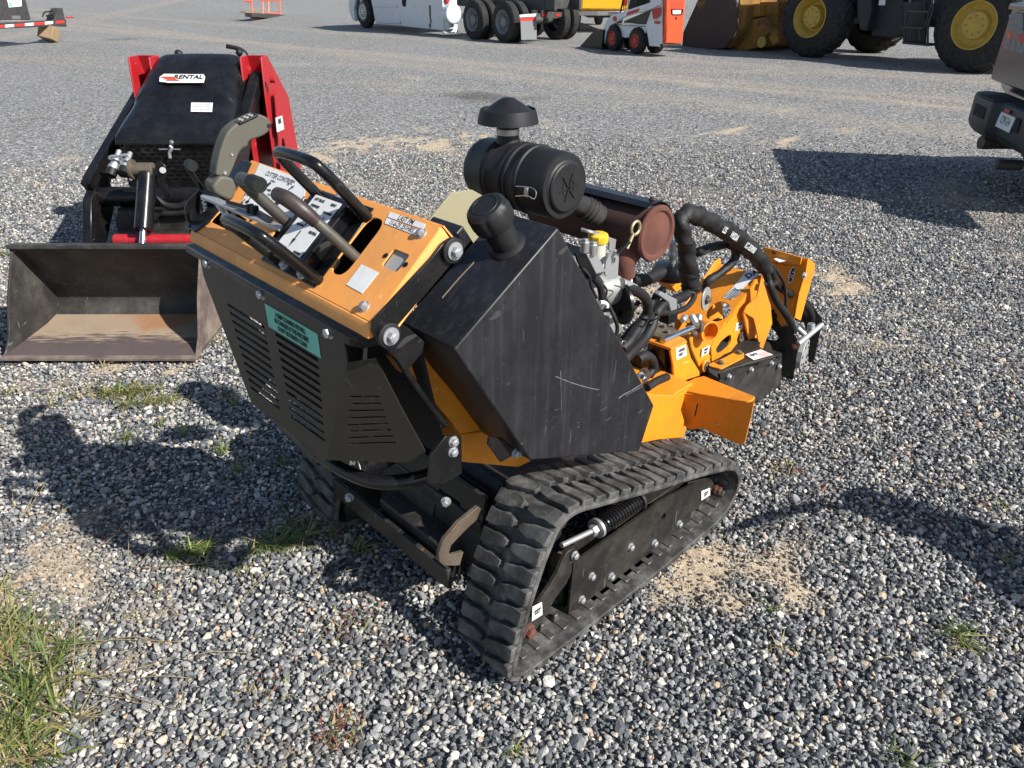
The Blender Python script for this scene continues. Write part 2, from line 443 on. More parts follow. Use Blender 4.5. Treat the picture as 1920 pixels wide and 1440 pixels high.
n_a = noise(t, v, 160, 3); n_b = noise(t, v, .35, 5, .6); n_c = noise(t, v, 1.4, 5, .65)
sandc = mix(t, n_a, (.44, .33, .21), (.66, .53, .37))
# wheel tracks of pale sand crossing the yard, and dark oil stains
sx = N(t, 'ShaderNodeSeparateXYZ'); t.links.new(v, sx.inputs[0])
def streak(p, q, width, amt, ns=.5):
    p = V(p); q = V(q); d = (q-p).normalized(); nn = V((-d.y, d.x))
    a = mth(t, 'MULTIPLY_ADD', sx.outputs[0], nn.x, -(p.x*nn.x+p.y*nn.y)); a = mth(t, 'MULTIPLY_ADD', sx.outputs[1], nn.y, a)
    wv = mth(t, 'MULTIPLY_ADD', n_b, 2.2, -1.1); a = mth(t, 'ADD', a, mth(t, 'MULTIPLY', wv, ns))
    a = mth(t, 'ABSOLUTE', a); a = mth(t, 'DIVIDE', a, width)
    e = mth(t, 'SUBTRACT', 1.0, a); e = mth(t, 'MAXIMUM', e, 0.0)
    e = mth(t, 'MULTIPLY', e, ramp(t, n_c, [(.3, .3), (.6, 1.)])); return mth(t, 'MULTIPLY', e, amt)
tot = None
for (a_, b_, w_, am) in (((560, 88), (1900, 212), .38, .75), ((200, 60), (1700, 180), .55, .5), ((560, 150), (1500, 215), .4, .3), ((0, 108), (620, 120), .8, .35), ((150, 40), (700, 110), .7, .5), ((120, 22), (1000, 90), .7, .4), ((300, 8), (60, 60), .9, .4), ((1000, 130), (1900, 190), .7, .25)):
    p_ = at(*a_, 2, 0); q_ = at(*b_, 2, 0)
    s1 = streak((p_.x, p_.y), (q_.x, q_.y), w_, am)
    tot = s1 if tot is None else mth(t, 'MAXIMUM', tot, s1)
fs = mth(t, 'MULTIPLY', sat.outputs['Fac'], 1.0)
fs = mth(t, 'MAXIMUM', ramp(t, fs, [(.2, 0.), (.5, .95)]), mth(t, 'MULTIPLY', tot, .75))
cc = mix(t, fs, tone, sandc)
cc = mix(t, ramp(t, n_b, [(.35, .0), (.75, .35)]), cc, (.30, .305, .31))
cc = mix(t, 1., cc, (.90, .895, .88), 'MULTIPLY')
cc = mix(t, 1., cc, ramp(t, noise(t, v, 22, 3, .8), [(.32, .62), (.5, 1.), (.68, 1.45)]), 'MULTIPLY')
def stain(px, py, r, ry, am):
    p = at(px, py, 2, 0)
    dx = mth(t, 'DIVIDE', mth(t, 'SUBTRACT', sx.outputs[0], p.x), r); dy = mth(t, 'DIVIDE', mth(t, 'SUBTRACT', sx.outputs[1], p.y), ry)
    d = mth(t, 'ADD', mth(t, 'MULTIPLY', dx, dx), mth(t, 'MULTIPLY', dy, dy)); d = mth(t, 'MULTIPLY_ADD', n_c, 1.2, mth(t, 'ADD', d, -.6))
    return mth(t, 'MULTIPLY', ramp(t, d, [(.1, 1.), (1., 0.)]), am)
for k in ((895, 181, .55, .75, .62), (1000, 183, .4, .3, .3), (1680, 378, .45, .3, .5), (225, 74, .6, .5, .4)):
    cc = mix(t, stain(*k), cc, (.055, .045, .035))
t.links.new(cc, b.inputs['Base Color']); b.inputs['Roughness'].default_value = .85; b.inputs['Specular IOR Level'].default_value = .3
hh = mth(t, 'MULTIPLY', ramp(t, v2.outputs['Distance'], [(0., 0.), (.5, 1.)]), mth(t, 'SUBTRACT', 1.0, mth(t, 'MULTIPLY', fs, .7)))
hh = mth(t, 'ADD', hh, mth(t, 'MULTIPLY', sep.outputs[2], .6)); hh = mth(t, 'MULTIPLY_ADD', n_a, .3, hh)
sm_ = mth(t, 'SUBTRACT', 1.0, mth(t, 'MINIMUM', sat.outputs['Fac'], 1.0)); bn_ = bump(t, b, mth(t, 'MULTIPLY_ADD', noise(t, v, 300, 3), .35, mth(t, 'MULTIPLY', hh, sm_)), 1.0, .012)
me.materials.append(m)
# ---------------------------------------------------------------- loose gravel: cut stones strewn by geometry nodes
NV = 14
def stone(seed):
    r = np.random.RandomState(seed); bm = bmesh.new(); bmesh.ops.create_icosphere(bm, subdivisions=2, radius=1)
    ax = np.array([1, .62+.33*r.rand(), .48+.25*r.rand()])
    pl = []
    for _ in range(13):
        n = r.randn(3); n /= np.linalg.norm(n); pl.append((n, .50+.34*r.rand()))
    vs = []
    for vtx in bm.verts:
        p = np.array(vtx.co)
        for n, d in pl:
            k = p @ n
            if k > d: p = p-n*(k-d)
        vs.append(p*ax)
    fs_ = [tuple(q.index for q in f.verts) for f in bm.faces]; bm.free(); return vs, fs_
verts = []; faces = []; var = []
for k in range(NV):
    vs, fs_ = stone(k); o = len(verts); verts += [tuple(p) for p in vs]; faces += [tuple(i+o for i in f) for f in fs_]; var += [k]*len(vs)
nb = len(verts)
rs = np.random.RandomState(11)
def strew(pitch, x0, x1, y0, y1, dmin, dmax, size, z, keep, seed):
    r = np.random.RandomState(seed)
    xs = np.arange(x0, x1, pitch); ys = np.arange(y0, y1, pitch*.87); A, B = np.meshgrid(xs, ys)
    A = A+(np.arange(len(ys)) % 2)[:, None]*pitch*.5
    A = (A+r.uniform(-.42, .42, A.shape)*pitch).ravel(); B = (B+r.uniform(-.42, .42, B.shape)*pitch).ravel()
    d = np.hypot(A-CAM.x, B-CAM.y)
    # what the camera (or one a step aside) could see
    dx = A-CAM.x; dy = B-CAM.y; f = dx*math.cos(AL)+dy*math.sin(AL); s_ = dx*math.sin(AL)-dy*math.cos(AL)
    ok = (d > dmin) & (d < dmax) & (f > .1) & (np.abs(s_) < f*.82+1.5)
    sm = sandmask(A, B)
    ok &= (r.rand(len(A)) < keep*(1-np.clip((sm-.3)*1.0, 0, .45)))
    ok &= r.rand(len(A)) < np.clip((dmax-d)/(dmax*.28), 0, 1)+(dmax < 5)
    A = A[ok]; B = B[ok]; sm = sm[ok]; n = len(A)
    s = size*np.exp(r.randn(n)*.27); s *= 1-.35*np.clip(sm*1.5, 0, 1)
    zz = height(A, B)+z+r.uniform(-.003, .004, n)
    return A, B, zz, s, sm
L_ = [strew(.0150, -2.6, 5, -2.2, 6, .3, 3.8, .0086, -.004, 1., 1), strew(.018, -2.6, 5, -2.2, 6, .3, 3.8, .0089, .0025, .62, 2),
      strew(.040, -2.6, 5, -2.2, 6, .3, 3.8, .0122, .003, .20, 4),
      strew(.0185, -4, 12, -5, 12, 3.7, 9.0, .0098, -.004, .95, 3), strew(.045, -4, 12, -5, 12, 3.7, 10.5, .0110, -.001, .45, 5)]
A = np.concatenate([l[0] for l in L_]); B = np.concatenate([l[1] for l in L_]); Z_ = np.concatenate([l[2] for l in L_]); S = np.concatenate([l[3] for l in L_]); SM = np.concatenate([l[4] for l in L_])
n = len(A)
tint = rs.rand(n)**1.0

pts = np.stack([A, B, Z_], 1)
me = bpy.data.meshes.new('gravel'); me.from_pydata(verts+pts.tolist(), [], faces)
def attr(nm, ty, data, key='value'):
    a = me.attributes.new(nm, ty, 'POINT'); a.data.foreach_set(key, data)
attr('var', 'INT', np.array(var+[-1]*n, dtype=np.int32))
attr('size', 'FLOAT', np.concatenate([np.ones(nb), S]).astype(np.float32))
attr('tint', 'FLOAT', np.concatenate([np.zeros(nb), tint]).astype(np.float32))
attr('dust', 'FLOAT', np.concatenate([np.zeros(nb), np.clip(SM*1.3, 0, 1)]).astype(np.float32))
rot = np.zeros((nb+n, 3), np.float32); rot[nb:, 2] = rs.uniform(0, 2*PI, n); rot[nb:, 0] = rs.randn(n)*.5; rot[nb:, 1] = rs.randn(n)*.5
attr('rot', 'FLOAT_VECTOR', rot.ravel(), 'vector')
gravel = bpy.data.objects.new('gravel', me); C.objects.link(gravel); gravel['kind'] = 'stuff'
gravel['label'] = 'loose crushed blue-grey gravel with pale stones covering the yard'; gravel['category'] = 'gravel'
m, t, b = nt('stone'); me.materials.append(m)
a1 = N(t, 'ShaderNodeAttribute', attribute_name='tint', attribute_type='INSTANCER'); a2 = N(t, 'ShaderNodeAttribute', attribute_name='dust', attribute_type='INSTANCER')
tone = ramp(t, a1.outputs['Fac'], [(0., (.045, .050, .056)), (.22, (.10, .107, .114)), (.45, (.19, .196, .20)), (.66, (.31, .305, .295)), (.85, (.43, .41, .365)), (.885, (.42, .31, .19)), (.93, (.56, .52, .45)), (.99, (.72, .68, .60)), (1., (.40, .17, .09))])
v = coords(t); nn_ = noise(t, v, 1.3, 5, .7)
tone = mix(t, .55, tone, mix(t, 1., tone, ramp(t, nn_, [(.3, .45), (.7, 1.6)]), 'MULTIPLY'))
du = mth(t, 'MULTIPLY', a2.outputs['Fac'], ramp(t, nn_, [(.35, .15), (.65, .8)]))
t.links.new(mix(t, du, tone, (.47, .38, .27)), b.inputs['Base Color']); b.inputs['Roughness'].default_value = .72
b.inputs['Specular IOR Level'].default_value = .35
bump(t, b, noise(t, v, 3, 4, .7), .35, .1)
ng = bpy.data.node_groups.new('strew_stones', 'GeometryNodeTree')
ng.interface.new_socket('Geometry', in_out='INPUT', socket_type='NodeSocketGeometry'); ng.interface.new_socket('Geometry', in_out='OUTPUT', socket_type='NodeSocketGeometry')
gi = ng.nodes.new('NodeGroupInput'); go = ng.nodes.new('NodeGroupOutput')
def named(nm, ty):
    q = ng.nodes.new('GeometryNodeInputNamedAttribute'); q.data_type = ty; q.inputs[0].default_value = nm; return q.outputs[0]
vi = named('var', 'INT')
cmp_ = ng.nodes.new('FunctionNodeCompare'); cmp_.data_type = 'INT'; cmp_.operation = 'GREATER_EQUAL'
ng.links.new(vi, cmp_.inputs[2]); cmp_.inputs[3].default_value = 0
sp = ng.nodes.new('GeometryNodeSeparateGeometry'); sp.domain = 'POINT'
ng.links.new(gi.outputs[0], sp.inputs[0]); ng.links.new(cmp_.outputs[0], sp.inputs[1])
si = ng.nodes.new('GeometryNodeSplitToInstances'); si.domain = 'POINT'
ng.links.new(sp.outputs[0], si.inputs[0]); ng.links.new(vi, si.inputs['Group ID'])
ip = ng.nodes.new('GeometryNodeInstanceOnPoints'); ip.inputs['Pick Instance'].default_value = True
ng.links.new(sp.outputs[1], ip.inputs['Points']); ng.links.new(si.outputs[0], ip.inputs['Instance'])
rv = ng.nodes.new('FunctionNodeRandomValue'); rv.data_type = 'INT'; rv.inputs[4].default_value = 0; rv.inputs[5].default_value = NV-1
ng.links.new(rv.outputs[2], ip.inputs['Instance Index'])
ng.links.new(named('rot', 'FLOAT_VECTOR'), ip.inputs['Rotation']); ng.links.new(named('size', 'FLOAT'), ip.inputs['Scale'])
ng.links.new(ip.outputs[0], go.inputs[0])
md = gravel.modifiers.new('strew', 'NODES'); md.node_group = ng
# ================================================================ stump grinder
def ZH(x, y): return (1240+x/4.8, 440+y/4.8)
def ZE(x, y): return (1080+x/6, 420+y/6)
def ZJ(x, y): return (350+x/6, 200+y/6)
def Py(zf, pts, y): return [at(*zf(*k), 1, y) for k in pts]
def Pz(zf, pts, z): return [at(*zf(*k), 2, z) for k in pts]
def Px(zf, pts, x): return [at(*zf(*k), 0, x) for k in pts]
G = thing('stump_grinder', 'orange and black tracked walk-behind stump grinder with black fuel tank and levers', 'stump grinder', (.5, .46, 0), 0, world=True)
# ---- track belts
PROF = [(-.004, .085), (.012, .045), (.06, .022), (.16, .012), (.30, .006), (.45, .003), (.62, .003), (.78, .008), (.92, .012), (1.0, .035), (1.05, .095), (1.055, .15),
        (1.03, .205), (.98, .245), (.88, .285), (.75, .327), (.56, .384), (.42, .428), (.31, .463), (.24, .485), (.19, .486), (.145, .462), (.108, .405), (.075, .335), (.042, .25), (.015, .16)]
def path2(prof, n=240):
    P = smooth([V((x, 0, z)) for x, z in prof], 12, True)
    d = [0.]
    for i in range(len(P)): d.append(d[-1]+(P[(i+1) % len(P)]-P[i]).length)
    tot = d[-1]; out = []
    for k in range(n):
        s = tot*k/n; i = int(np.searchsorted(d, s, 'right'))-1; i = min(i, len(P)-1)
        f = (s-d[i])/max(1e-9, d[i+1]-d[i]); out.append(P[i].lerp(P[(i+1) % len(P)], f))
    return out, tot
PP, PL = path2(PROF)
NP_ = len(PP)
def frame_at(u):
    i = int(u*NP_) % NP_; f = u*NP_-int(u*NP_)
    p = PP[i].lerp(PP[(i+1) % NP_], f); t_ = (PP[(i+2) % NP_]-PP[i-1]).normalized(); nrm = V((t_.z, 0, -t_.x))
    return p, t_, nrm       # profile runs along the ground forward: outward normal points down
def track(y0, y1, outer_first, name_parent):
    b = MB(); rings = []
    for k in range(NP_):
        p, t_, nr = frame_at(k/NP_)
        a = p-nr*.012; c = p-nr*.026
        rings.append([a+V((0, y0+.006, 0)), a+V((0, y1-.006, 0)), a-nr*.004+V((0, y1, 0)), c+V((0, y1, 0)), c+V((0, y0, 0)), a-nr*.004+V((0, y0, 0))])
    o = len(b.v)
    for r in rings: b.v += r
    for k in range(NP_):
        for i in range(6):
            j = (i+1) % 6; q = o+k*6; z = o+((k+1) % NP_)*6; b.f.append((q+i, q+j, z+j, z+i))
    # tread blocks: an outer and an inner row, half a pitch apart, chevron edges, worn corners
    nl = int(round(PL/.054)); wdt = y1-y0
    r_ = random.Random(int(y0*100)+3)
    for k in range(nl):
        for row in (0, 1):
            u = (k+.5*row)/nl; half = .0222/PL
            ya, yb = (y0+.004, y0+wdt*.475) if (row == 0) == outer_first else (y0+wdt*.55, y1-.004)
            cols = [(0, 1.0, 0), (.18, 1., .0), (.4, .92, .10), (.62, .92, .35), (.8, .7, .5), (1, .45, .55)] if (row == 0) else [(0, .5, -.5), (.2, .75, -.5), (.4, .92, -.35), (.6, .92, -.1), (.82, 1., 0), (1, 1., 0)]
            if not outer_first: cols = [(c_[0], d_[1], d_[2]) for c_, d_ in zip(cols, reversed(cols))]
            top = []; botm = []
            for ys, hw, sh in cols:
                yy = ya+(yb-ya)*ys
                sgn = 1
                l_ = []; g_ = []
                for sg in (-1, 1):
                    uu = u+half*(sg*hw*(.94+.1*r_.random())+sh*sgn)
                    p, t_, nr = frame_at(uu % 1.)
                    hgt = .004+.001*r_.random()
                    g_.append(p-nr*.013+V((0, yy, 0)))
                    l_.append(p+nr*hgt+V((0, yy, 0))+V((r_.uniform(-.0018, .0018), r_.uniform(-.0018, .0018), r_.uniform(-.0018, .0018))))
                p, t_, nr = frame_at(u % 1.)
                top.append([q-t_*0 for q in l_]); botm.append(g_)
            o = len(b.v)
            for t2, g2 in zip(top, botm):
                c_ = (t2[0]+t2[1])/2
                b.v += [g2[0], t2[0].lerp(c_, .12), t2[1].lerp(c_, .12), g2[1]]
            m_ = len(cols)
            for i in range(m_-1):
                q = o+i*4
                b.f += [(q, q+1, q+5, q+4), (q+1, q+2, q+6, q+5), (q+2, q+3, q+7, q+6)]
            b.f += [(o+3, o+2, o+1, o), (o+(m_-1)*4, o+(m_-1)*4+1, o+(m_-1)*4+2, o+(m_-1)*4+3)]
    bt = b.build('track_belt', 'track_rubber', name_parent, bev=.0022, ang=40)
    g_ = MB(); yc = (y0+y1)/2
    for k in range(nl):
        p, t_, nr = frame_at((k+.25)/nl); a = p-nr*.026+V((0, yc, 0))
        R = Matrix((t_, V((0, 1, 0)), nr)).transposed()
        for s_ in (-1, 1):
            g_.loft([[a+R @ V((x*.013, s_*.022+y*.009, 0)) for x, y in ((-1, -1), (1, -1), (1, 1), (-1, 1))],
                     [a-nr*.022+R @ V((x*.006, s_*.022+y*.005, 0)) for x, y in ((-1, -1), (1, -1), (1, 1), (-1, 1))]])
        if k % 1 == 0: g_.box(a-nr*.002, (.020, .13, .006), R)
    g_.build('guide_lug', 'worn_tube' if outer_first else 'frame_black', bt, bev=.003)
    return bt
tb = track(0, .20, True, G)
track(.815, 1.03, False, G)
# ---- undercarriage, right side (faces the camera)
MB0 = MB
def undercarriage(sg, y_):
    """sg=+1: right track, plate proud at y_; -1: mirrored for the left one"""
    Y = lambda d: y_+sg*d
    K = (.065-CAM.y)/(.03-CAM.y)
    def deep(b):       # slid inwards along the line of sight of the measured side, mirrored for the far track
        for i, p in enumerate(b.v):
            q = V((p.x, p.y if sg > 0 else 1.03-p.y, p.z)); off = q.y-.03
            q = V((CAM.x+(q.x-CAM.x)*K, .065+off, max(.030, CAM.z+(q.z-CAM.z)*K)))
            b.v[i] = V((q.x, q.y if sg > 0 else 1.03-q.y, q.z))
        return b
    class MB(MB0):
        def build(s, *a, **k): deep(s); q = MB0(); q.v = s.v; q.f = s.f; q.flat = s.flat; return q.build(*a, **k)
    o = MB().prism([(x, Y(0), z) for x, z in ((.255, .266), (.245, .09), (.262, .072), (.325, .064), (.81, .066), (.815, .15), (.80, .242), (.70, .258), (.60, .272), (.58, .266))], (0, sg*.008, 0),
                   holes=[[(.655+.011*math.cos(a), Y(0), .196+.011*math.sin(a)) for a in np.linspace(0, 2*PI, 14, endpoint=False)]]).build('side_frame', 'frame_black', G, bev=.0015)
    MB().prism([(x, Y(.008), z) for x, z in ((.78, .252), (.90, .212), (.965, .196), (.985, .170), (.975, .125), (.94, .10), (.86, .105), (.80, .13))], (0, sg*.009, 0)).build('front_arm', 'frame_black', o, bev=.0015)
    MB().prism([(x, Y(.004), z) for x, z in ((.262, .315), (.235, .315), (.215, .30), (.20, .27), (.175, .245), (.13, .21), (.10, .175), (.075, .13), (.07, .10), (.085, .09), (.12, .115), (.16, .15), (.20, .185), (.235, .205), (.26, .24))], (0, sg*.012, 0)).build('rear_arm', 'frame_black', o, bev=.0015)
    MB().prism([(.29, Y(-.012), .080), (.83, Y(-.012), .080), (.83, Y(.05), .083), (.29, Y(.05), .083)], (0, 0, -.008)).build('skid_rail', 'frame_black', o, bev=.001)
    b = MB()
    for x, z in ((.295, .112), (.42, .114), (.62, .116), (.745, .118), (.332, .172), (.50, .174), (.256, .294)): b.hexb((x, Y(0), z), (0, -sg, 0), .0095, .009)
    b.build('bolt', 'zinc', o)
    b = MB()
    for x, z in ((.092, .142), (.952, .145)): b.cyl((x, Y(.006), z), (x, Y(-.003), z), .021); b.hexb((x, Y(-.003), z), (0, -sg, 0), .015, .012)
    b.build('axle_nut', 'rust_cap', o)
    b = MB()                                   # box beam, wheels
    b.box((.55, Y(.06), .165), (.60, .055, .13)); b.box((.62, Y(.06), .250), (.34, .075, .02))
    b.build('track_beam', 'frame_black', o, bev=.003)
    for x, z, r_ in ((.945, .145, .105), (.105, .135, .085)):
        w_ = MB(); w_.lathe((x, Y(.045), z), (0, sg, 0), [(0, .02), (0, r_*.5), (.008, r_*.85), (.012, r_*.97), (.05, r_), (.085, r_*.97), (.10, r_*.6), (.1, .02)], 36)
        w_.build('idler_wheel', 'frame_black', o)
    b = MB()
    for x in (.27, .40, .53, .66, .79): b.cyl((x, Y(.03), .068), (x, Y(.15), .068), .034)
    b.build('roller', 'frame_black', o)
    b = MB(); n_ = 14; pts = []
    for k in range(n_):
        a0 = 2*PI*k/n_
        for q, rr in ((-.10, .085), (-.07, .112), (.07, .112), (.10, .085)): pts.append((.215+rr*math.cos(a0+q*2.2), Y(.085), .368+rr*math.sin(a0+q*2.2)))
    b.prism(pts, (0, sg*.03, 0)); b.cyl((.215, Y(.05), .368), (.215, Y(.16), .368), .05)
    b.build('drive_sprocket', 'frame_black', o)
    # tension spring with its rod (placed by its own measured line, mirrored for the far track)
    mm = (lambda v: v) if sg > 0 else (lambda v: V((v.x, .92+.11-v.y, v.z)))
    p0, p1, p2 = at(*Z5(700, 672), 1, .078), at(*Z5(872, 590), 1, .078), at(*Z5(1095, 440), 1, .078)
    p0, p1, p2 = mm(p0), mm(p1), mm(p2)
    MB0().cyl(p0, p1, .0075).build('tension_rod', 'zinc', o)
    sp_ = MB0(); ax = (p2-p1).normalized(); q = V((0, 1, 0)); r2 = ax.cross(q); hel = []
    for k in range(14*14+1):
        a = 2*PI*k/14; hel.append(p1+ax*(.020+((p2-p1).length-.024)*k/(14*14))+(q*math.cos(a)+r2*math.sin(a))*.0225)
    sp_.tube(hel, .0050, 8, 0); sp_.cyl(p1, p2, .013); sp_.build('tension_spring', 'black_paint', o)
    b = MB0(); b.cyl(p1+ax*.006, p1+ax*.015, .029); b.build('spring_washer', 'zinc', o)
    b = MB0(); b.hexb(p1+ax*.006, -ax, .016, .018, False); b.build('spring_nut', 'zinc', o)
    MB0().cyl(p2-ax*.004, p2+ax*.006, .031).build('spring_seat', 'frame_black', o)
    b = MB(); b.box((.245, Y(.04), .255), (.035, .04, .03)); b.build('rod_yoke', 'brown_metal', o, bev=.004)
    return o
uf = undercarriage(1, .03)
undercarriage(-1, 1.00)
for quad, a_ in (([(548, 990), (597, 965), (600, 1030), (545, 1065)], .066), ([(1425, 390), (1470, 372), (1470, 410), (1425, 438)], .071)):
    q = Py(Z5, quad, a_)
    q = [q[3], q[2], q[1], q[0]]; st = sticker(q, 'white_label', uf, 'grease_label')
    c_ = sum(q, V())/4
    text('GREASE\nDAILY', .0095, c_+V((0, -.001, 0)), (1, 0, .0), (0, 0, 1), 'black_print', uf, bold=.0003, squeeze=.72)
# ---- lower chassis between the tracks
b = MB(); b.box((.52, .52, .27), (.80, .56, .16)); b.box((.30, .46, .20), (.5, .30, .12)); cf = b.build('chassis', 'frame_black', G, bev=.006)
MB().prism([(.10, .24, .20), (.10, .68, .20), (.14, .68, .42), (.14, .24, .42)], (.012, 0, 0), holes=[[(.115, .33, .25), (.115, .44, .25), (.135, .42, .36), (.135, .33, .36)]]).build('rear_crossmember', 'frame_black', G, bev=.002)
b = MB(); b.cyl((.215, .225, .368), (.215, .42, .368), .062, seg=32); b.cyl((.215, .58, .368), (.215, .82, .368), .062, seg=32); b.build('drive_motor', 'black_paint', G)
# tie bar running across low at the rear
q = [at(*ZB(*k), 2, z_) for k, z_ in (((700, 385), .27), ((1280, 830), .20), ((1330, 780), .235), ((740, 370), .30))]
MB().prism([(.02, .26, .17), (.02, .82, .17), (.02, .82, .235), (.02, .26, .235)], (.014, 0, 0)).build('tie_bar', 'frame_black', G, bev=.002)
hk = Py(ZB, [(1590, 520), (1440, 640), (1330, 770), (1292, 870), (1295, 935), (1330, 965), (1450, 962), (1478, 860), (1380, 888), (1368, 868), (1385, 810), (1500, 690), (1600, 600), (1640, 560)], .225)
MB().prism(hk, (0, .012, 0)).build('tow_hook_plate', 'brown_metal', G, bev=.0015)
b = MB()
for k in ((1345, 480), (620, 450), (1715, 340)): p_ = at(*ZB(*k), 1, .30 if k[0] > 700 else .66); b.hexb(p_, (-.7, -.7, .1), .010, .012)
b.build('bolt', 'zinc', cf)
b = MB(); b.cyl(at(*ZB(655, 205), 1, .40), at(*ZB(655, 205), 1, .40)+V((.16, .02, -.01)), .045)
ff_ = b.build('filter_can', 'hood_black', G)
p_ = at(*ZB(650, 195), 1, .40); text('P', .05, p_+V((-.002, 0, .0)), (0, -1, 0), (.2, 0, 1), 'white_print', ff_, bold=.001)
MB().lathe(p_+V((-.0012, 0, 0)), (-1, 0, 0), [(0, .034), (.0012, .034), (.0012, .030), (0, .030)], 32, False, False).build('emblem_ring', 'white_print', ff_)
# ---- control console
PR, PF = V((-.238, 0, 1.08)), V((-.073, 0, 1.213))
pv = (PF-PR).normalized(); pn = V((-pv.z, 0, pv.x)); PLEN = (PF-PR).length
def PA(y, v_, h=0): return PR+pv*v_+pn*h+V((0, y, 0))
def onp(zf, x, y, h=0): return on(*zf(x, y), PA(0, 0, h), pn)
def rr(pts, r, k=5):
    """round the corners of a closed polygon"""
    out = []; n = len(pts)
    for i in range(n):
        a, b_, c = V(pts[i-1]), V(pts[i]), V(pts[(i+1) % n]); d1 = min(r, (a-b_).length*.45); d2 = min(r, (c-b_).length*.45)
        p, q = b_+(a-b_).normalized()*d1, b_+(c-b_).normalized()*d2
        for j in range(k+1):
            t = j/k; out.append(p*(1-t)**2+b_*2*t*(1-t)+q*t*t)
    return out
outer = rr([PA(.09, 0), PA(.097, PLEN), PA(.82, PLEN), PA(.834, 0)], .012)
slotR = rr([PA(.236, .050), PA(.236, .185), PA(.288, .185), PA(.288, .050)], .030)
slotM = rr([PA(.47, .05), PA(.47, .17), PA(.53, .17), PA(.53, .05)], .02)
slotL = rr([PA(.65, .035), PA(.65, .075), PA(.775, .085), PA(.785, .035)], .01)
meter = rr([PA(.118, .10), PA(.118, .14), PA(.167, .14), PA(.167, .10)], .008)
cutL = rr([PA(.735, .105), PA(.735, .115), PA(.74, .12), PA(.74, .105)], .003)
pan = MB().prism(outer, -pn*.004, holes=[slotR, slotM, slotL, meter]).build('control_panel', 'panel_orange', G, bev=.0012)
# rolled rear lip, right-hand flange, inner tray
MB().prism([PR+V((-.001, .092, -.001)), PR+V((-.007, .092, -.012)), PR+V((-.010, .092, -.030)), PR+V((.004, .092, -.030)), PR+V((.006, .092, -.002))], (0, .74, 0)).build('rear_lip', 'panel_orange', pan, bev=.003)
MB().prism([PA(.092, -.004, -.002), PA(.078, .0, -.045), PA(.082, PLEN-.01, -.05), PA(.098, PLEN, -.002)], (0, .004, 0)).build('end_flange', 'panel_orange', pan, bev=.0015)
MB().prism([PA(.094, PLEN, -.002), PA(.094, PLEN, -.05), PA(.82, PLEN, -.05), PA(.82, PLEN, -.002)], pv*.003).build('front_flange', 'panel_orange', pan)
b = MB(); b.prism([PA(.10, 0, -.004), PA(.10, PLEN, -.004), PA(.815, PLEN, -.004), PA(.82, 0, -.004)], -pn*.001, holes=[slotR, slotM, slotL, meter])
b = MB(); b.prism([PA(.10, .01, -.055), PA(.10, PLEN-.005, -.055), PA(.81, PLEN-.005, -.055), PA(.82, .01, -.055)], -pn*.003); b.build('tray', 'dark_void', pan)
MB().prism([PA(.117, .099, -.006), PA(.117, .141, -.006), PA(.168, .141, -.006), PA(.168, .099, -.006)], -pn*.012).build('hour_meter', 'meter_grey', pan, bev=.001)
b = MB()
for x, y in ((1105, 863), (1212, 912)): p_ = onp(Z1, x, y); b.lathe(p_, pn, [(0, .0055), (.0016, .005), (.0016, .002)], 14)
b.build('meter_screw', 'black_paint', pan)
b = MB()
for x, y in ((1297, 745), (990, 1140), ): b.hexb(onp(Z1, x, y), pn, .0082, .007)
b.build('bolt', 'zinc', pan)
# labels on the panel
def plabel(zf, quad, mat, name, h=.0):
    return sticker([onp(zf, *k, h) for k in quad], mat, pan, name)
XD, YD = V((0, -1, 0)), pv
cl = sticker([PA(.772, .213), PA(.552, .207), PA(.500, .150), PA(.505, .10), PA(.716, .10)], 'white_label', pan, 'cutter_label')
def pt(s_, y, v_, size, h=.0, ang=0, mat='black_print', par=None, bold=.0002, sq=.8):
    c_, s2 = math.cos(ang), math.sin(ang)
    return text(s_, size, PA(y, v_, h), XD*c_+YD*s2, YD*c_-XD*s2, mat, par or pan, bold=bold, squeeze=sq)
pt('CUTTER CONTROL', .655, .194, .0175, par=pan)
def arrow(b, y, v_, dy, dv, L=.018, wd=.004, h=.0014):
    d = (XD*(-dy)*1.0+YD*dv); d = V((0, dy, 0))+YD*dv; d.normalize(); s_ = d.cross(pn); c_ = PA(y, v_, h)
    b.prism([c_-d*L*.5-s_*wd*.45, c_+d*L*.02-s_*wd*.45, c_+d*L*.02-s_*wd*1.2, c_+d*L*.5, c_+d*L*.02+s_*wd*1.2, c_+d*L*.02+s_*wd*.45, c_-d*L*.5+s_*wd*.45], pn*.0004)
b = MB()
for a in ((.712, .158, 1, 0), (.655, .158, -1, 0), (.622, .128, -1, 0), (.700, .127, 0, 1), (.716, .108, 0, -1), (.585, .182, -.5, .8), (.52, .165, 0, -1)): arrow(b, *a)
for y, v_, w_, l_, an in ((.678, .158, .005, .040, .35), (.70, .113, .004, .014, 1.4), (.588, .145, .008, .044, .4), (.63, .09, .01, .03, .8)):
    d = V((0, -math.sin(an), 0))+YD*math.cos(an); s_ = d.cross(pn); c_ = PA(y, v_, .0014)
    b.prism(rr([c_-d*l_/2-s_*w_, c_+d*l_/2-s_*w_, c_+d*l_/2+s_*w_, c_-d*l_/2+s_*w_], .003, 3), pn*.0004)
b.build('pictogram', 'black_print', cl)
for s_, y, v_ in (('SWING', .668, .181), ('CUTTER', .600, .196), ('ON', .606, .186), ('CUTTER HEIGHT', .722, .140), ('LOWER', .722, .128), ('RAISE', .690, .105), ('LEFT', .722, .150), ('RIGHT', .640, .148)): pt(s_, y, v_, .0078, bold=0)
sticker([onp(Z1, *k) for k in ((1128, 627), (1320, 693), (1308, 722), (1116, 655))], 'white_label', pan, 'service_label')
